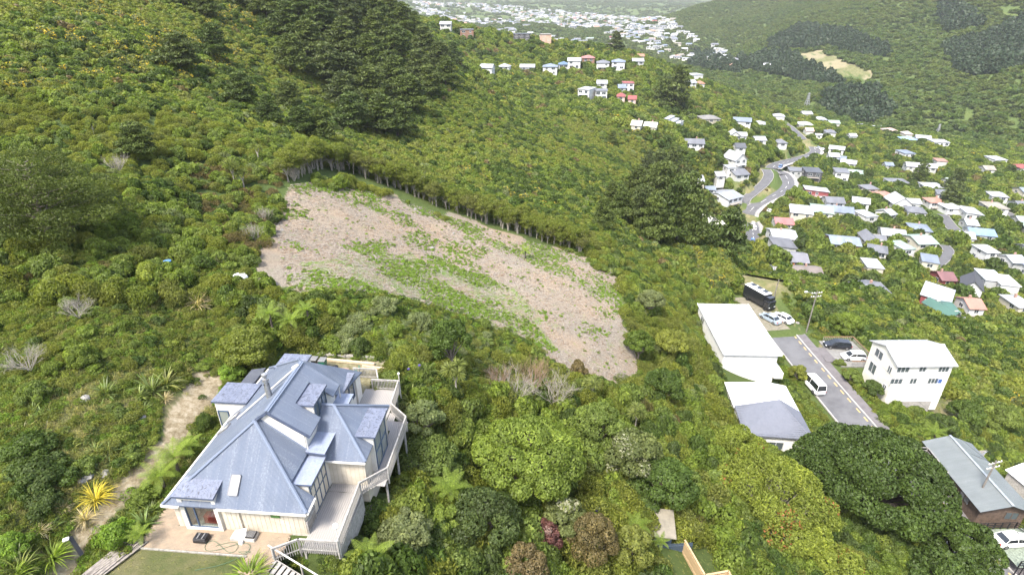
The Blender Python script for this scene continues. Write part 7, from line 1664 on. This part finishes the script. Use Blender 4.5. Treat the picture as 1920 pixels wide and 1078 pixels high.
gtree(1060,960,3.5,'cream',2.1,4.6,'tree with cream flower heads right of the wine red bush',158,5000,.12,20,tipf=.05)
gtree(1250,900,4,'dark',3.4,6.0,'dark glossy tree left of the feathery tree',159,9000,.13,26)
gtree(760,1000,2.5,'grey',2.2,4.2,'grey green tree below the deck stairs',160,6000,.1,22)
gtree(1015,990,2.5,'wine',1.7,3.2,'wine red rounded shrub near the bottom of the gully',161,5000,.09,18,tipf=.1,name='wine_red_shrub')
gtree(1110,1010,3.5,'brown',2.2,6.0,'tall bronze brown feathery shrub at the bottom centre',162,9000,.08,24,name='bronze_shrub',flat=1.2)
gtree(985,1050,3.0,'brown',1.8,4.4,'shorter bronze brown shrub left of the tall one',163,6000,.08,20,name='bronze_shrub',flat=1.1)
gtree(1185,1030,3,'olive',1.9,5.4,'olive leafy tree beside the small fawn shed',164,6000,.11,20,flat=1.1)
gtree(860,1040,2.2,'lime',1.9,3.2,'vivid yellow green shrub at the bottom of the gully',165,5000,.1,20)
gtree(830,960,2.5,'lime',1.5,3.2,'light lime shrub beside the tree fern in the gully',166,4000,.1,16)
gtree(460,640,2.2,'olive',2.6,3.6,'broad domed grey green tree just behind the blue-roofed house',167,9000,.11,26)
gtree(1240,720,3,'dark',3.0,5.0,'dark green tree left of the long white house',168,8000,.13,24); gtree(1260,640,3,'olive',3.0,5.0,'olive tree with golden flowers by the corner of the long white house',169,8000,.13,24)
gtree(1200,640,3,'mid',2.4,4.6,'green tree at the right edge of the cleared block',170,6000,.12,20); gtree(1220,560,3,'grey',2.6,4.6,'grey green tree at the upper right corner of the cleared block',171,6000,.12,20)
gtree(1590,600,3,'mid',3.4,4.6,'bright green round tree behind the black estate car',172,8000,.15,24); gtree(1770,790,2.5,'dark',2.6,3.6,'dark green tree beneath the three storey cream house',173,6000,.14,20)
gtree(1500,690,2.5,'olive',1.9,3.0,'round hedge shrub between the long white house and the cul-de-sac',174,5000,.12,18); gtree(1640,720,2.2,'dark',2.0,2.8,'dark hedge shrub left of the three storey cream house',175,5000,.12,18); gtree(1600,700,2,'mid',1.8,2.6,'mid green hedge shrub below the parking deck',176,5000,.12,18)
gtree(1700,810,2.2,'mid',2.0,3.4,'green bush at the top of the long grey roof',177,5000,.12,18)
gtree(1880,780,3,'mid',3.6,5.2,'broad bright green tree above the long grey roof',178,9000,.15,26); gtree(1815,770,2.6,'dark',3.0,4.4,'dark round tree beside the dry grass bank',179,7000,.15,22)
# bare grey thorn tree
bt_me = [branch_mb(s_, pale_wood if s_ != 2 else surf('rusty_twigs',(.3,.2,.13),.9,.2,3), H=5.0, depth=5, spread=.55, r0=.05, n0=8, up=1.0).mesh('dead_branches') for s_ in (1,2,3)]
for u_, v_, s_, m_, lb in ((965,760,1.0,0,'bare grey leafless tree in the gully, left half'),(1040,765,.95,2,'bare grey leafless tree in the gully, right half'),(1000,735,.9,1,'rusty brown half dead tree between two bare grey ones'),(935,735,.7,1,'small rusty brown dead shrub left of the bare grey trees'),(1160,715,.45,2,'bare grey brushwood at the lower tip of the cleared block'),(60,700,.5,0,'bare dead shrub at the left edge'),(225,330,.6,2,'bleached dead branches behind the huge spreading pine'),(150,600,.45,0,'bleached dead shrub on the left slope')):
    p = sp(u_, v_); E_ = empty('dead_tree', (p[0],p[1],p[2]+.3), RNG.uniform(0,6), lb, 'dead tree'); E_.scale = (s_*1.1,s_*1.1,s_); place('branches', bt_me[m_], E_)
# tree ferns
fr_me = [frond_mesh('frond', 2.2, 'fern', 22, d_, e_, .46) for d_, e_ in ((.9,.75),(1.2,.55),(.6,.95))]
def treefern(u, v, h_, s_, label, n=15, tilt=0):
    p = sp(u, v, h_); E_ = empty('tree_fern', (p[0],p[1],p[2]-h_), RNG.uniform(0,6), label, 'tree fern'); mb = MB(); mb.tube([(0,0,-1),(0,0,h_)],[.12*s_,.1*s_],dark_wood,8,False); place('trunk', mb.mesh('trunk'), E_)
    for i in range(n): place('frond', fr_me[i%3], E_, (0,0,h_), (RNG.uniform(-.1,.1),0,2*PI*i/n+RNG.uniform(-.15,.15)), s_*.72*RNG.uniform(.85,1.1))
for a in ((325,855,1.6,1.0,'lime green tree fern against the left eave of the blue-roofed house, upper one'),(300,890,1.3,1.0,'lime green tree fern against the left eave of the blue-roofed house, lower one'),(352,835,1.0,.8,'small tree fern nearest the clay path'),(545,600,2.5,1.0,'tree fern behind the blue-roofed house, right one'),(505,588,2.4,.9,'tree fern behind the blue-roofed house, left one'),(575,580,2.2,.8,'small tree fern behind the right one'),(845,915,3.2,1.1,'yellow green tree fern spreading in the middle of the gully'),(695,1045,1.8,1.1,'lime tree fern below the foot of the deck stairs'),(740,1060,1.6,.9,'tree fern right of the one below the stairs'),(1755,812,2.2,1.3,'tree fern drooping over the end of the long grey roof'),(1195,985,2.2,.9,'tree fern left of the small fawn shed'),(1240,1015,1.0,.6,'small tree fern leaning over the slate blue gate'),(262,1000,1.0,.6,'small tree fern beside the grey board stack'),(985,470,1.5,.9,'tree fern just beyond the row of bare-stemmed trees')): treefern(*a)
# flax, tussock, cabbage trees
FX = [blades_mesh('flax_clump', s_, 'flax', 46, (1.0,1.7), .085, .42, segs=5) for s_ in (1,2,3)]; GO = blades_mesh('golden_clump', 4, 'gold', 130, (.8,1.25), .035, .7); LG = blades_mesh('lime_clump', 5, 'fern', 130, (.9,1.4), .05, .75); STW = blades_mesh('straw_clump', 6, 'straw', 110, (.9,1.5), .035, .6)
def clump(name, me_, u, v, s_, label, cat, grp=None, hz_=None):
    p = sp(u, v); o = place(name, me_, None, (p[0],p[1],p[2]-.03), (0,0,RNG.uniform(0,6)), s_); return tag(o, label, cat, grp)
for u_, v_, s_, lb in ((183,520,1.05,'single large flax on the open slope above the house'),(285,735,1.15,'big flax clump beside the top of the clay path, left part'),(312,722,1.1,'big flax clump beside the top of the clay path, right part'),(262,745,.8,'flax at the left foot of the big clump'),(200,740,.9,'yellow striped flax left of the big flax clump'),(272,985,.8,'flax against the brick paving corner'),(285,960,.7,'small flax below the lower tree ferns'),(40,1068,1.0,'pale striped flax in the bottom left corner'),(205,850,.6,'thin flax in dry grass above the golden clump'),(180,845,.6,'thin flax left of the path rocks'),(120,920,.55,'small flax between dark bushes'),(115,930,.5,'tiny flax beside the golden clump'),(270,770,.6,'small flax right beside the clay path'),(255,790,.5,'low flax at the path edge'),(350,700,.5,'flax at the head of the clay path'),(330,640,.5,'flax in the low scrub behind the path'),(240,640,.5,'flax half hidden in low scrub'),(385,480,.7,'grey flax beside the yellow flowering bush'),(772,755,1.3,'tall flax just outside the deck railing'),(758,775,1.1,'tall flax touching the deck railing'),(845,790,.9,'dark flax in the shade below the cabbage tree'),(830,860,.9,'light flax in the gully right of the deck'),(800,700,.8,'flax beside the garden path behind the deck'),(1150,760,.9,'flax at the lower tip of the cleared block'),(880,700,.8,'flax right of the cabbage tree')):
    clump('flax', FX[k%3], u_, v_, s_, lb, 'flax'); k += 1
clump('golden_tussock', GO, 180,938,1.25,'bright golden yellow tussock in dry grass','tussock'); clump('grass_clump', LG, 100,1050,1.15,'large bright green arching grass clump at the bottom left','grass clump'); clump('grass_clump', LG, 470,1085,1.3,'lime grass clump at the bottom edge by the lawn','grass clump'); clump('grass_clump', LG, 697,635,.9,'light green strappy clump behind the garden court','grass clump'); clump('grass_clump', LG, 30,1085,.9,'green grass clump in the very corner','grass clump')
clump('tussock', STW, 372,575,1.35,'big straw coloured toetoe above the house','tussock'); clump('tussock', STW, 160,975,.8,'straw tussock right of the golden one','tussock'); clump('tussock', STW, 118,955,.55,'grey straw tussock left of the golden one','tussock'); clump('tussock', STW, 75,1000,.6,'pale tussock by the green grass clump','tussock'); clump('tussock', STW, 310,750,.6,'rusty straw tussock at the foot of the big flax','tussock'); clump('tussock', STW, 610,570,.7,'straw tussock at the lower left of the cleared block','tussock')
def cabbage(u, v, h_, heads, label, s_=1.0):
    p = sp(u, v, h_); E_ = empty('cabbage_tree', (p[0],p[1],p[2]-h_), RNG.uniform(0,6), label, 'cabbage tree'); mb = MB(); hp = []
    mb.tube([(0,0,-.8),(0,0,h_*.6)],[.1,.08],pale_wood,7,False)
    for i in range(heads):
        a = 2*PI*i/max(1,heads)+.5; q = (.5*math.cos(a)*(heads>1), .5*math.sin(a)*(heads>1), h_+RNG.uniform(-.3,.2)); mb.tube([(0,0,h_*.55),q],[.07,.05],pale_wood,6,False); hp.append(q)
    place('trunk', mb.mesh('trunk'), E_)
    for q in hp: place('leaf_head', CBH, E_, q, (RNG.uniform(-.3,.3),RNG.uniform(-.3,.3),RNG.uniform(0,6)), s_)
CBH = None
def mkhead():
    rng = np.random.default_rng(77); V = []; F = []; T = []
    for i in range(120):
        a = rng.uniform(0,2*PI); e = math.asin(rng.uniform(-.6,1)); L_ = rng.uniform(.6,.95); d = np.array([math.cos(a)*math.cos(e), math.sin(a)*math.cos(e), math.sin(e)]); sd = np.array([-math.sin(a),math.cos(a),0])*.028
        m_ = d*L_*.6; t_ = d*L_+np.array([0,0,-.12]); i0 = len(V); V += [d*.04-sd*.5, d*.04+sd*.5, m_+sd, t_, m_-sd]; F.append((i0,i0+1,i0+2,i0+3,i0+4)); T.append(rng.random())
    me_ = bpy.data.meshes.new('leaf_head'); me_.from_pydata([tuple(v_) for v_ in V],[],F); me_.materials.append(LM['cabb']); a_ = me_.attributes.new('tint','FLOAT','FACE'); a_.data.foreach_set('value',np.array(T,np.float32)); me_.update(); return me_
CBH = mkhead()
for a in ((853,690,3.6,3,'cabbage tree with a golden brown head above the deck',1.15),(1112,715,3,3,'cabbage tree near the lower tip of the cleared block',1.1),(1195,770,3,3,'pale spiky cabbage tree right of the bright green tree',1.2),(432,308,3.5,4,'cabbage tree with several heads at the top left corner of the cleared block',1.2),(452,325,2.5,2,'cabbage tree with a bare pale trunk beside the many-headed one',1.0),(420,330,1.5,1,'single spiky cabbage head low in the scrub',1.1),(480,275,3,2,'cabbage tree further up behind the many-headed one',1.0),(795,315,4,3,'cabbage tree standing out of the bush beyond the bare-stemmed row',1.2),(590,275,4,3,'palm-like cabbage tree above the top corner of the cleared block',1.4),(170,230,2,1,'cabbage head behind the huge spreading pine',1.0),(1345,560,2,2,'cabbage tree by the back of the long white house',1.0),(1705,880,2,2,'cabbage tree beside the household deck',1.1)): cabbage(*a)
# distinct garden shrubs
SB = {k_: bush_mesh('shrub_'+k_, 300+i, k_, 3600, .06, nl=16, H=1.0, r0=.2, r1=.36) for i, k_ in enumerate(('mid','lime','dark','grey','brown','gorse','weed'))}
def shrub(u, v, k_, r_, h_, label, cat='shrub', name='shrub'):
    p = sp(u, v, h_*.4); o = place(name, SB[k_], None, (p[0],p[1],p[2]-h_*.4-.1), (0,0,RNG.uniform(0,6)), (r_,r_,h_)); return tag(o, label, cat)
for a in ((215,1005,'weed',1.35,1.7,'round fresh green shrub beside the black leaning post'),(22,1015,'weed',.95,1.0,'neat round green shrub at the left edge'),(150,665,'lime',1.2,1.7,'tall lime yellow shrub on the left slope'),(60,735,'lime',1.1,1.4,'lime yellow shrub near the left edge'),(95,690,'lime',.9,1.0,'small bright lime bush above the left slope'),(125,570,'lime',.9,1.2,'lime shrub in the middle of the left scrub'),(290,500,'lime',1.2,1.6,'yellow green shrub left of the blue barrel'),(230,490,'lime',1.1,1.3,'yellow green shrub right of the large flax'),(330,455,'lime',1.1,1.3,'yellow green shrub above the blue barrel'),(455,475,'mid',1.1,1.7,'glossy green small tree beside the white sack'),(60,880,'dark',1.8,1.3,'wide dark green bush on the left slope, upper'),(50,830,'dark',1.6,1.3,'wide dark green bush on the left slope, middle'),(90,890,'dark',1.5,1.2,'wide dark green bush on the left slope, lower'),(70,940,'dark',1.2,1.0,'dark green bush left of the golden tussock'),(435,690,'weed',1.2,1.3,'vivid green shrub behind the left dormer'),(270,930,'mid',1.1,1.1,'mid green shrub below the tree ferns'),(380,790,'dark',.8,1.2,'dark shrub squeezed beside the left wall'),(740,620,'lime',1.1,1.4,'round lime shrub behind the garden court'),(628,580,'lime',1.2,1.6,'lime green shrub at the lower left corner of the cleared block'),(600,560,'dark',1.4,1.8,'dark green shrub at the lower left corner of the cleared block'),(785,600,'grey',1.5,1.7,'pale silvery shrub below the cleared block'),(720,570,'grey',1.6,1.6,'pale creamy green shrub at the bottom of the cleared block'),(680,640,'grey',.6,.5,'low silver cushion plant by the court edging'),(668,670,'mid',.5,.4,'small clipped green ball beside the court'),(700,655,'mid',.45,.4,'tiny green mound near the pale plank'),(668,1030,'dark',1.1,1.0,'dark green bush under the front deck corner'),(690,960,'dark',1.4,1.4,'dark green bush against the deck skirt'),(720,910,'mid',1.3,1.3,'green bush beneath the angled deck corner'),(1085,690,'brown',1.2,2.0,'bronze pointed shrub at the lower edge of the cleared block'),(1340,690,'dark',1.3,2.0,'dark shrub between the two white roofs'),(1505,745,'mid',1.3,1.6,'green hedge bush beside the cul-de-sac'),(1520,715,'dark',1.2,1.5,'darker hedge bush beside the cul-de-sac'),(1575,680,'mid',1.1,1.2,'round green bush at the corner of the parking deck')): shrub(*a)
for a in ((1285,575,'gorse',1.4,1.9,'brilliant yellow gorse at the corner of the long white house'),(410,482,'gorse',.8,1.0,'yellow gorse bush near the white sack'),(1225,655,'gorse',1.2,1.4,'yellow gorse at the right edge of the cleared block'),(1300,690,'gorse',1.3,1.5,'golden gorse left of the white-roofed houses'),(1330,700,'gorse',1.0,1.2,'small golden gorse beside the side deck'),(1900,1035,'gorse',1.0,1.1,'yellow bush beside the mossy platform')): shrub(*a, cat='gorse bush', name='gorse_bush')
# agapanthus heads
for u_, v_, n_, lb in ((778,700,3,'blue agapanthus flowers behind the deck'),(1125,965,4,'blue agapanthus flowers in the lower gully'),(1290,998,3,'blue agapanthus flowers beside the slate blue gate')):
    p = sp(u_, v_, .5); mb = MB(); rg = random.Random(u_)
    E_ = empty('agapanthus', (p[0],p[1],p[2]-.5), 0, lb, 'flowers'); place('leaves', FX[0], E_, (0,0,0), (0,0,0), .45)
    for q in range(n_):
        m2 = MB(); x, y = rg.uniform(-.5,.5), rg.uniform(-.4,.4); m2.tube([(x,y,0),(x,y,1.15)],.012,LM['flax'],4); m2.lathe([(0,1.08),(.1,1.12),(.13,1.2),(.08,1.28),(0,1.3)], LM['flower'], (x,y,0), 8); m2.build('flower_head', E_)
# ------------------------------------------------------------------ row of bare-stemmed trees at the top edge of the cleared block
def kanuka(seed):
    rng = random.Random(seed); mb = MB(); tips = []
    for s_ in range(rng.choice((5,6,7))):
        a = rng.uniform(0,2*PI); ln = rng.uniform(.5,1.5); h_ = rng.uniform(3.2,4.3); x0, y0 = rng.uniform(-.2,.2), rng.uniform(-.2,.2)
        pts = [Vector((x0,y0,-.4))]
        for j in range(1,6): t = j/5; pts.append(Vector((x0+math.cos(a)*ln*t*t+rng.uniform(-.1,.1), y0+math.sin(a)*ln*t*t+rng.uniform(-.1,.1), h_*t)))
        mb.tube(pts,[.055,.048,.04,.034,.025,.012],pale_wood,5,False)
        for j in (2,3,3,4,4,4):
            q = pts[j]; d = Vector((math.cos(a)+rng.uniform(-.9,.9),math.sin(a)+rng.uniform(-.9,.9),rng.uniform(.7,1.5))).normalized(); e = q+d*rng.uniform(.9,1.5); mb.tube([q,q.lerp(e,.5)+Vector((0,0,.08)),e],[.03,.02,.008],pale_wood,4,False); tips.append(e)
        tips.append(pts[-1])
    r2 = np.random.default_rng(seed); lb = [(t.x,t.y,max(t.z,2.7)+.1,.7,.7,.4) for t in tips if t.z > 2.3]
    C, Nn, K = lobes_points(lb, 2600, r2, zmin=2.1, inner=.8, shell=.5, down=.3)
    return quads_mesh('kanuka_crown', C, Nn+r2.normal(size=Nn.shape)*.8, .11, LM['kan'], r2, .45, np.clip(r2.normal(.5,.18,2600),0,1)), mb.mesh('stems', True)
LM['kan'] = leafmat('leaf_kanuka', [(.12,.15,.025),(.15,.18,.03),(.13,.14,.04)])
KN = [kanuka(s_) for s_ in range(5)]
E3 = resample(np.array([sp(a_, b_-3, 0, 70) for a_, b_ in EDGE]), 1.05)
for i, p in enumerate(E3):
    for rowk in (0, 1):
        x = p[0]+RNG.uniform(-.8,.8)-.35*rowk*(i < 8); y = p[1]+1.0+rowk*1.5+RNG.uniform(-.9,.7); g_ = KN[int(RNG.integers(5))]; s_ = RNG.uniform(.72,1.05)
        lb = 'bare-stemmed pale-trunked tree in the front of the row edging the cleared block' if rowk == 0 else 'leafy bare-stemmed tree in the second line behind the cleared block'
        E_ = empty('kanuka_tree', (x,y,hz(x,y)-.1), RNG.uniform(0,6), lb, 'tree', 'bare-stemmed trees edging the cleared block' if rowk == 0 else 'second line of bare-stemmed trees'); E_.scale = (s_,s_,s_); place('stem', g_[1], E_); place('crown', g_[0], E_)
# a few leaning bare stems at the top left corner
for u_, v_, lb in ((552,340,'twisted pale bare trunk at the top left corner of the cleared block'),(500,420,'bare brushwood along the left edge of the cleared block, upper'),(480,455,'bare brushwood along the left edge of the cleared block, lower')):
    p = sp(u_, v_, 0, 50); E_ = empty('dead_tree', (p[0],p[1],p[2]), 1.0, lb, 'dead tree'); E_.scale = (.55,.55,.6); place('branches', bt_me[2], E_)
# ------------------------------------------------------------------ litter of the cleared block: sticks, branches, stones, weeds
def stick(seed, L_=.5, r_=.02, mat=None):
    rg = random.Random(seed); mb = MB(); pts = [Vector((-L_/2,0,.03))]
    for j in range(1,4): pts.append(Vector((-L_/2+L_*j/3, rg.uniform(-.12,.12)*L_, .03+rg.uniform(0,.1)*L_)))
    mb.tube(pts,[r_,r_,r_*.8,r_*.4],mat or pale_wood,4); return mb.mesh('stick')
chipm = surf('bleached_wood', (.4,.36,.31), .9, .25, 3, col2=(.2,.165,.13)); chipd = surf('brown_wood', (.26,.18,.12), .9, .25, 3)
STK = [('s',[stick(1,.5,.025,chipm),stick(2,.7,.03,chipm),stick(3,.4,.03,chipd),stick(4,.9,.035,chipm),stick(5,.35,.04,chipm),stick(6,.6,.03,chipd)])]
sc_, so_ = to_coll('sticks', STK)
def in_field(n, rg, poly=FIELD, r0=52, r1=118):
    a = rg.uniform(R(-24),R(18),n); r_ = np.sqrt(rg.uniform(r0**2,r1**2,n)); X = r_*np.sin(a); Y = r_*np.cos(a); Z = height(X,Y); u,v,d = proj(X,Y,Z); ok = inpoly(u,v,poly); return X[ok],Y[ok],Z[ok],u[ok],v[ok]
X,Y,Z,u,v = in_field(70000, RNG); n_ = len(X); s_ = RNG.uniform(.4,1.5,n_)**1.5*.65; keep = patches(X,Y,.22,33)+RNG.random(n_)*.4 > .5; X,Y,Z,s_ = X[keep],Y[keep],Z[keep],s_[keep]; n_ = len(X)
scatter('woody_debris', sc_, np.stack([X,Y,Z],1), RNG.integers(0,len(so_),n_), np.stack([s_,s_,s_],1), RNG.uniform(0,6.28,n_), tilt=RNG.uniform(-.25,.25,(n_,2)), label='pale mulch of broken sticks and branches strewn over the cleared block', cat='debris')
big = [branch_mb(40+i, chipm, H=2.6, depth=2, spread=.6, r0=.035, n0=2, up=.1).mesh('fallen_branch') for i in range(4)]
X,Y,Z,u,v = in_field(900, RNG); 
for i in range(min(120,len(X))):
    o = place('fallen_branch', big[i%4], None, (X[i],Y[i],Z[i]+.05), (RNG.uniform(-.2,.2),RNG.uniform(-.2,.2),RNG.uniform(0,6)), RNG.uniform(.5,1.0)); tag(o, 'bleached forked branch lying on the cleared block', 'branch', 'bleached branches lying on the cleared block')
WD = [bush_mesh('weed_clump', 400+i, 'weed', 150, .17, nl=5, H=.5, jit_=.9) for i in range(3)]; WD2 = [bush_mesh('dark_weed', 410, 'mid', 150, .17, nl=5, H=.6, jit_=.9), bush_mesh('pale_weed', 411, 'grey', 150, .15, nl=5, H=.8, jit_=.9)]
wc_, wo_ = to_coll('weeds', [('w',WD),('d',WD2)])
X,Y,Z,u,v = in_field(90000, RNG); inW = inpoly(u+(vnoise(X,Y,.2,7)-.5)*50,v+(vnoise(X,Y,.2,8)-.5)*30,WEED); pw = patches(X,Y,.16,44)
edge = inpoly(u,v,[(545,350),(700,352),(1080,480),(1180,560),(1150,600),(1060,510),(800,410),(640,360)])
rn_ = RNG.random(len(X)); ok = (inW & (rn_ < np.clip((pw-.36)*3.2,0,.85))) | (~inW & (rn_ < np.clip((pw-.56)*2.2,.012,.4))) | (edge & (rn_ < np.clip((pw-.45)*1.8,0,.5))); X,Y,Z,pw = X[ok],Y[ok],Z[ok],pw[ok]; n_ = len(X); s_ = RNG.uniform(.1,.34,n_)
ix = np.where(RNG.random(n_) < .86, RNG.integers(0,3,n_), RNG.integers(3,5,n_))
scatter('weeds', wc_, np.stack([X,Y,Z-.02],1), ix, np.stack([s_,s_,s_*RNG.uniform(.6,1.3,n_)],1), RNG.uniform(0,6.28,n_), label='bright green weeds sprouting in patches through the mulch', cat='weeds')
rockm = surf('pale_rock', (.27,.255,.23), .9, .2, 3, bump=.4, bscale=8)
def rock(s_, sq=1):
    rg = random.Random(s_); mb = MB(); mb.lathe([(0,-.3),(.8,-.2),(1,.1),(.75,.5),(.3,.72),(0,.78)], rockm, n=7); mb.v = [(x*rg.uniform(.75,1.2),y*rg.uniform(.75,1.2),z*rg.uniform(.8,1.15)*sq) for x,y,z in mb.v]; return mb.mesh('rock')
RK = [rock(i) for i in range(4)]
for i, (u_, v_, s_, lb) in enumerate(((487,457,.55,'pinkish boulder at the left edge of the cleared block'),(160,748,.4,'rounded boulder in the left scrub'),(265,785,.4,'pale rock beside the clay path, upper'),(198,888,.35,'pale rock above the golden tussock, right'),(165,893,.38,'flat pale rock above the golden tussock, middle'),(155,903,.3,'small pale rock above the golden tussock, left'),(445,530,.3,'small stone below the white sack'),(640,655,.3,'grey stone by the garden court edging'),(655,640,.4,'pale stone behind the court edging'),(1478,600,.5,'pale boulder beside the white sedan'),(1495,606,.45,'second boulder beside the gravel lot'),(645,350,.35,'white stone at the top of the cleared block'),(778,393,.35,'white stone on the upper right of the cleared block'),(810,466,.45,'white stone in the middle of the cleared block'),(850,438,.3,'small white stone right of the middle one'),(528,432,.3,'white stone on the left part of the cleared block'))):
    p = sp(u_, v_); o = place('rock', RK[i%4], None, (p[0],p[1],p[2]), (0,0,i), s_); tag(o, lb, 'rock')
# white sack, blue barrel
p = sp(452, 524); mb = MB(); mb.lathe([(0,0),(.6,.02),(.72,.25),(.66,.5),(.4,.66),(0,.62)], gm, n=14); mb.v = [(x*1.05+.06*math.sin(z*9+y*5),y*.8,z) for x,y,z in mb.v]; tag(mb.build('white_sack', None, tuple(p), smooth=True), 'crumpled white bulk sack at the lower left corner of the cleared block', 'sack')
p = sp(318, 505); E_ = empty('blue_bin', tuple(p), .5, 'blue plastic bin standing in the scrub above the house', 'bin'); bp_ = surf('blue_plastic', (.02,.1,.3), .4)
mb = MB(); mb.lathe([(.24,0),(.3,.85)], bp_, n=10); mb.build('bin_body', E_); mb = MB(); mb.lathe([(.36,.85),(.36,.95),(0,1.0)], surf('pale_blue_lid',(.1,.25,.5),.4), n=10); mb.build('lid', E_)
# ------------------------------------------------------------------ undergrowth, dry grass, lawn
UG = [bush_mesh('ground_fern', 500+i, m_, 260, .13, nl=6, H=.7, jit_=.8, aspect=.4) for i, m_ in enumerate(('mid','olive','dark','weed','olive','mid'))]
GR = [blades_mesh('grass_tuft', 520+i, 'clover', 40, (.25,.6), .018, .7, segs=3) for i in range(3)]
SF = [blades_mesh('small_flax', 530, 'flax', 18, (.5,1.0), .06, .5, segs=4)]
uc, uo = to_coll('undergrowth_plants', [('u',UG),('g',GR),('f',SF)])
X, Y = ring(20, 72, .16); Z = height(X,Y); u, v, d = proj(X,Y,Z); s_, t_ = hlocal(X,Y)
ok = (u > -60) & (u < 1980) & (v < 1160) & ~inpoly(u,v,FIELD)
ok &= ~((s_ > 7) & (s_ < 10.6) & (t_ > -3.1) & (t_ < -1.2)); ok &= ~((s_ > -1.7) & (s_ < 12.0) & (t_ > -.6) & (t_ < 15)) & ~((s_ > -1.7) & (s_ < 7.6) & (t_ > -1.5) & (t_ < 15)) & ~((s_ > -1) & (s_ < 8.2) & (t_ > 14) & (t_ < 19.2)) & ~((s_ > 5.4) & (s_ < 7.3) & (t_ < 0) & (t_ > -2.9)) & ~((s_ > 10.4) & (s_ < 12.3) & (t_ > 4) & (t_ < 12))
for cx, cy, hw, hd, ro in NEAR: ok &= ~((np.abs(X-cx) < hw) & (np.abs(Y-cy) < hd))
ok &= ~((X > 50.2) & (X < 60.5) & (Y < 100)); lawn = (s_ > -1.6) & (s_ < 5.6) & (t_ < -1.5) & (t_ > -5.5); yard = (X > 13) & (X < 19.5) & (Y > 28) & (Y < 36.5)
X,Y,Z,u,v,lawn,yard = X[ok],Y[ok],Z[ok],u[ok],v[ok],lawn[ok],yard[ok]; n_ = len(X); dry = (u < 420) & (v > 690) & (patches(X,Y,.35,12) > .44); clay = inpoly(u+(vnoise(X,Y,.6,3)-.5)*30,v,CLAY)
ix = RNG.integers(0,6,n_); g_ = lawn|yard|(dry & (RNG.random(n_) < .8)); ix = np.where(g_, 6+RNG.integers(0,3,n_), ix); ix = np.where(dry & (RNG.random(n_) < .05), 9, ix)
sz = np.where(g_, RNG.uniform(.5,1.0,n_), RNG.uniform(.25,.6,n_)); sz = np.where(lawn|yard, RNG.uniform(.16,.3,n_), sz)
keep = (~clay|(RNG.random(n_) < .07)); X,Y,Z,ix,sz = X[keep],Y[keep],Z[keep],ix[keep],sz[keep]; n_ = len(X)
scatter('undergrowth', uc, np.stack([X,Y,Z-.03],1), ix, np.stack([sz,sz,sz*RNG.uniform(.7,1.2,n_)],1), RNG.uniform(0,6.28,n_), label='low ferns, grass tufts and creeping undergrowth between the shrubs', cat='undergrowth')

X, Y = ring(72, 125, .7, -10, 54); Z = height(X,Y); u, v, d = proj(X,Y,Z); rr_ = np.full(len(X), .3)
ok = ~inpoly(u,v,FIELD) & clear_of(X, Y, rr_) & ~((X > 50.6) & (X < 58.5) & (Y < 113)) & ~((X > 58) & (X < 66.5) & (Y > 84) & (Y < 94)) & (X > 8)
for cx, cy, hw, hd, ro in NEAR: ok &= ~((np.abs(X-cx) < hw) & (np.abs(Y-cy) < hd))
gr_ = (inpoly(u,v,VERGE)|inpoly(u,v,BANK3)); X,Y,Z,gr_ = X[ok],Y[ok],Z[ok],gr_[ok]; n_ = len(X)
ix = np.where(gr_, 6+RNG.integers(0,3,n_), RNG.integers(0,6,n_)); sz = np.where(gr_, RNG.uniform(.6,1.1,n_), RNG.uniform(.45,.9,n_))
scatter('undergrowth', uc, np.stack([X,Y,Z-.05],1), ix, np.stack([sz,sz,sz],1), RNG.uniform(0,6.28,n_), label='low undergrowth round the white houses and the cul-de-sac', cat='undergrowth')

X, Y = ring(24, 60, .07, -54, -18); Z = height(X,Y); u, v, d = proj(X,Y,Z); s_, t_ = hlocal(X,Y)
ok = (u > -60) & (u < 430) & (v > 560) & (v < 1130) & ~((s_ > -1.9) & (t_ > -5.4) & (t_ < 15)) & ~inpoly(u+(vnoise(X,Y,.6,3)-.5)*24,v,CLAY)
X,Y,Z,u,v = X[ok],Y[ok],Z[ok],u[ok],v[ok]; n_ = len(X); pz_ = patches(X,Y,.4,92)
ix = np.where(pz_ > .5, 6+RNG.integers(0,3,n_), RNG.choice([0,1,3,4,5],n_)); ix = np.where(RNG.random(n_) < .012, 9, ix); sz = np.where(ix >= 6, RNG.uniform(.5,.95,n_), RNG.uniform(.2,.5,n_))
scatter('bracken', uc, np.stack([X,Y,Z-.03],1), ix, np.stack([sz,sz,sz],1), RNG.uniform(0,6.28,n_), tilt=RNG.uniform(-.2,.2,(n_,2)), label='tangled low bracken and dry grass on the slope left of the house', cat='bracken')
HAZE = 0.00009
# ------------------------------------------------------------------ the air
mb = MB(); m, n, out = new_mat('air')
vp = N(n, 'ShaderNodeVolumePrincipled'); vp.inputs['Color'].default_value = (.93, .96, 1.0, 1); vp.inputs['Density'].default_value = HAZE; vp.inputs['Anisotropy'].default_value = 0.1
n.links.new(vp.outputs[0], out.inputs['Volume'])
zlo = float(GZ.min())-1.0; zhi = max(float(GZ.max())+30.0, 40.0)
mb.box(-9800, 9800, -6000, 9900, zlo, zhi, m)
tag(mb.build('haze'), 'faint pale blue air haze filling the valley', 'haze', kind='stuff')
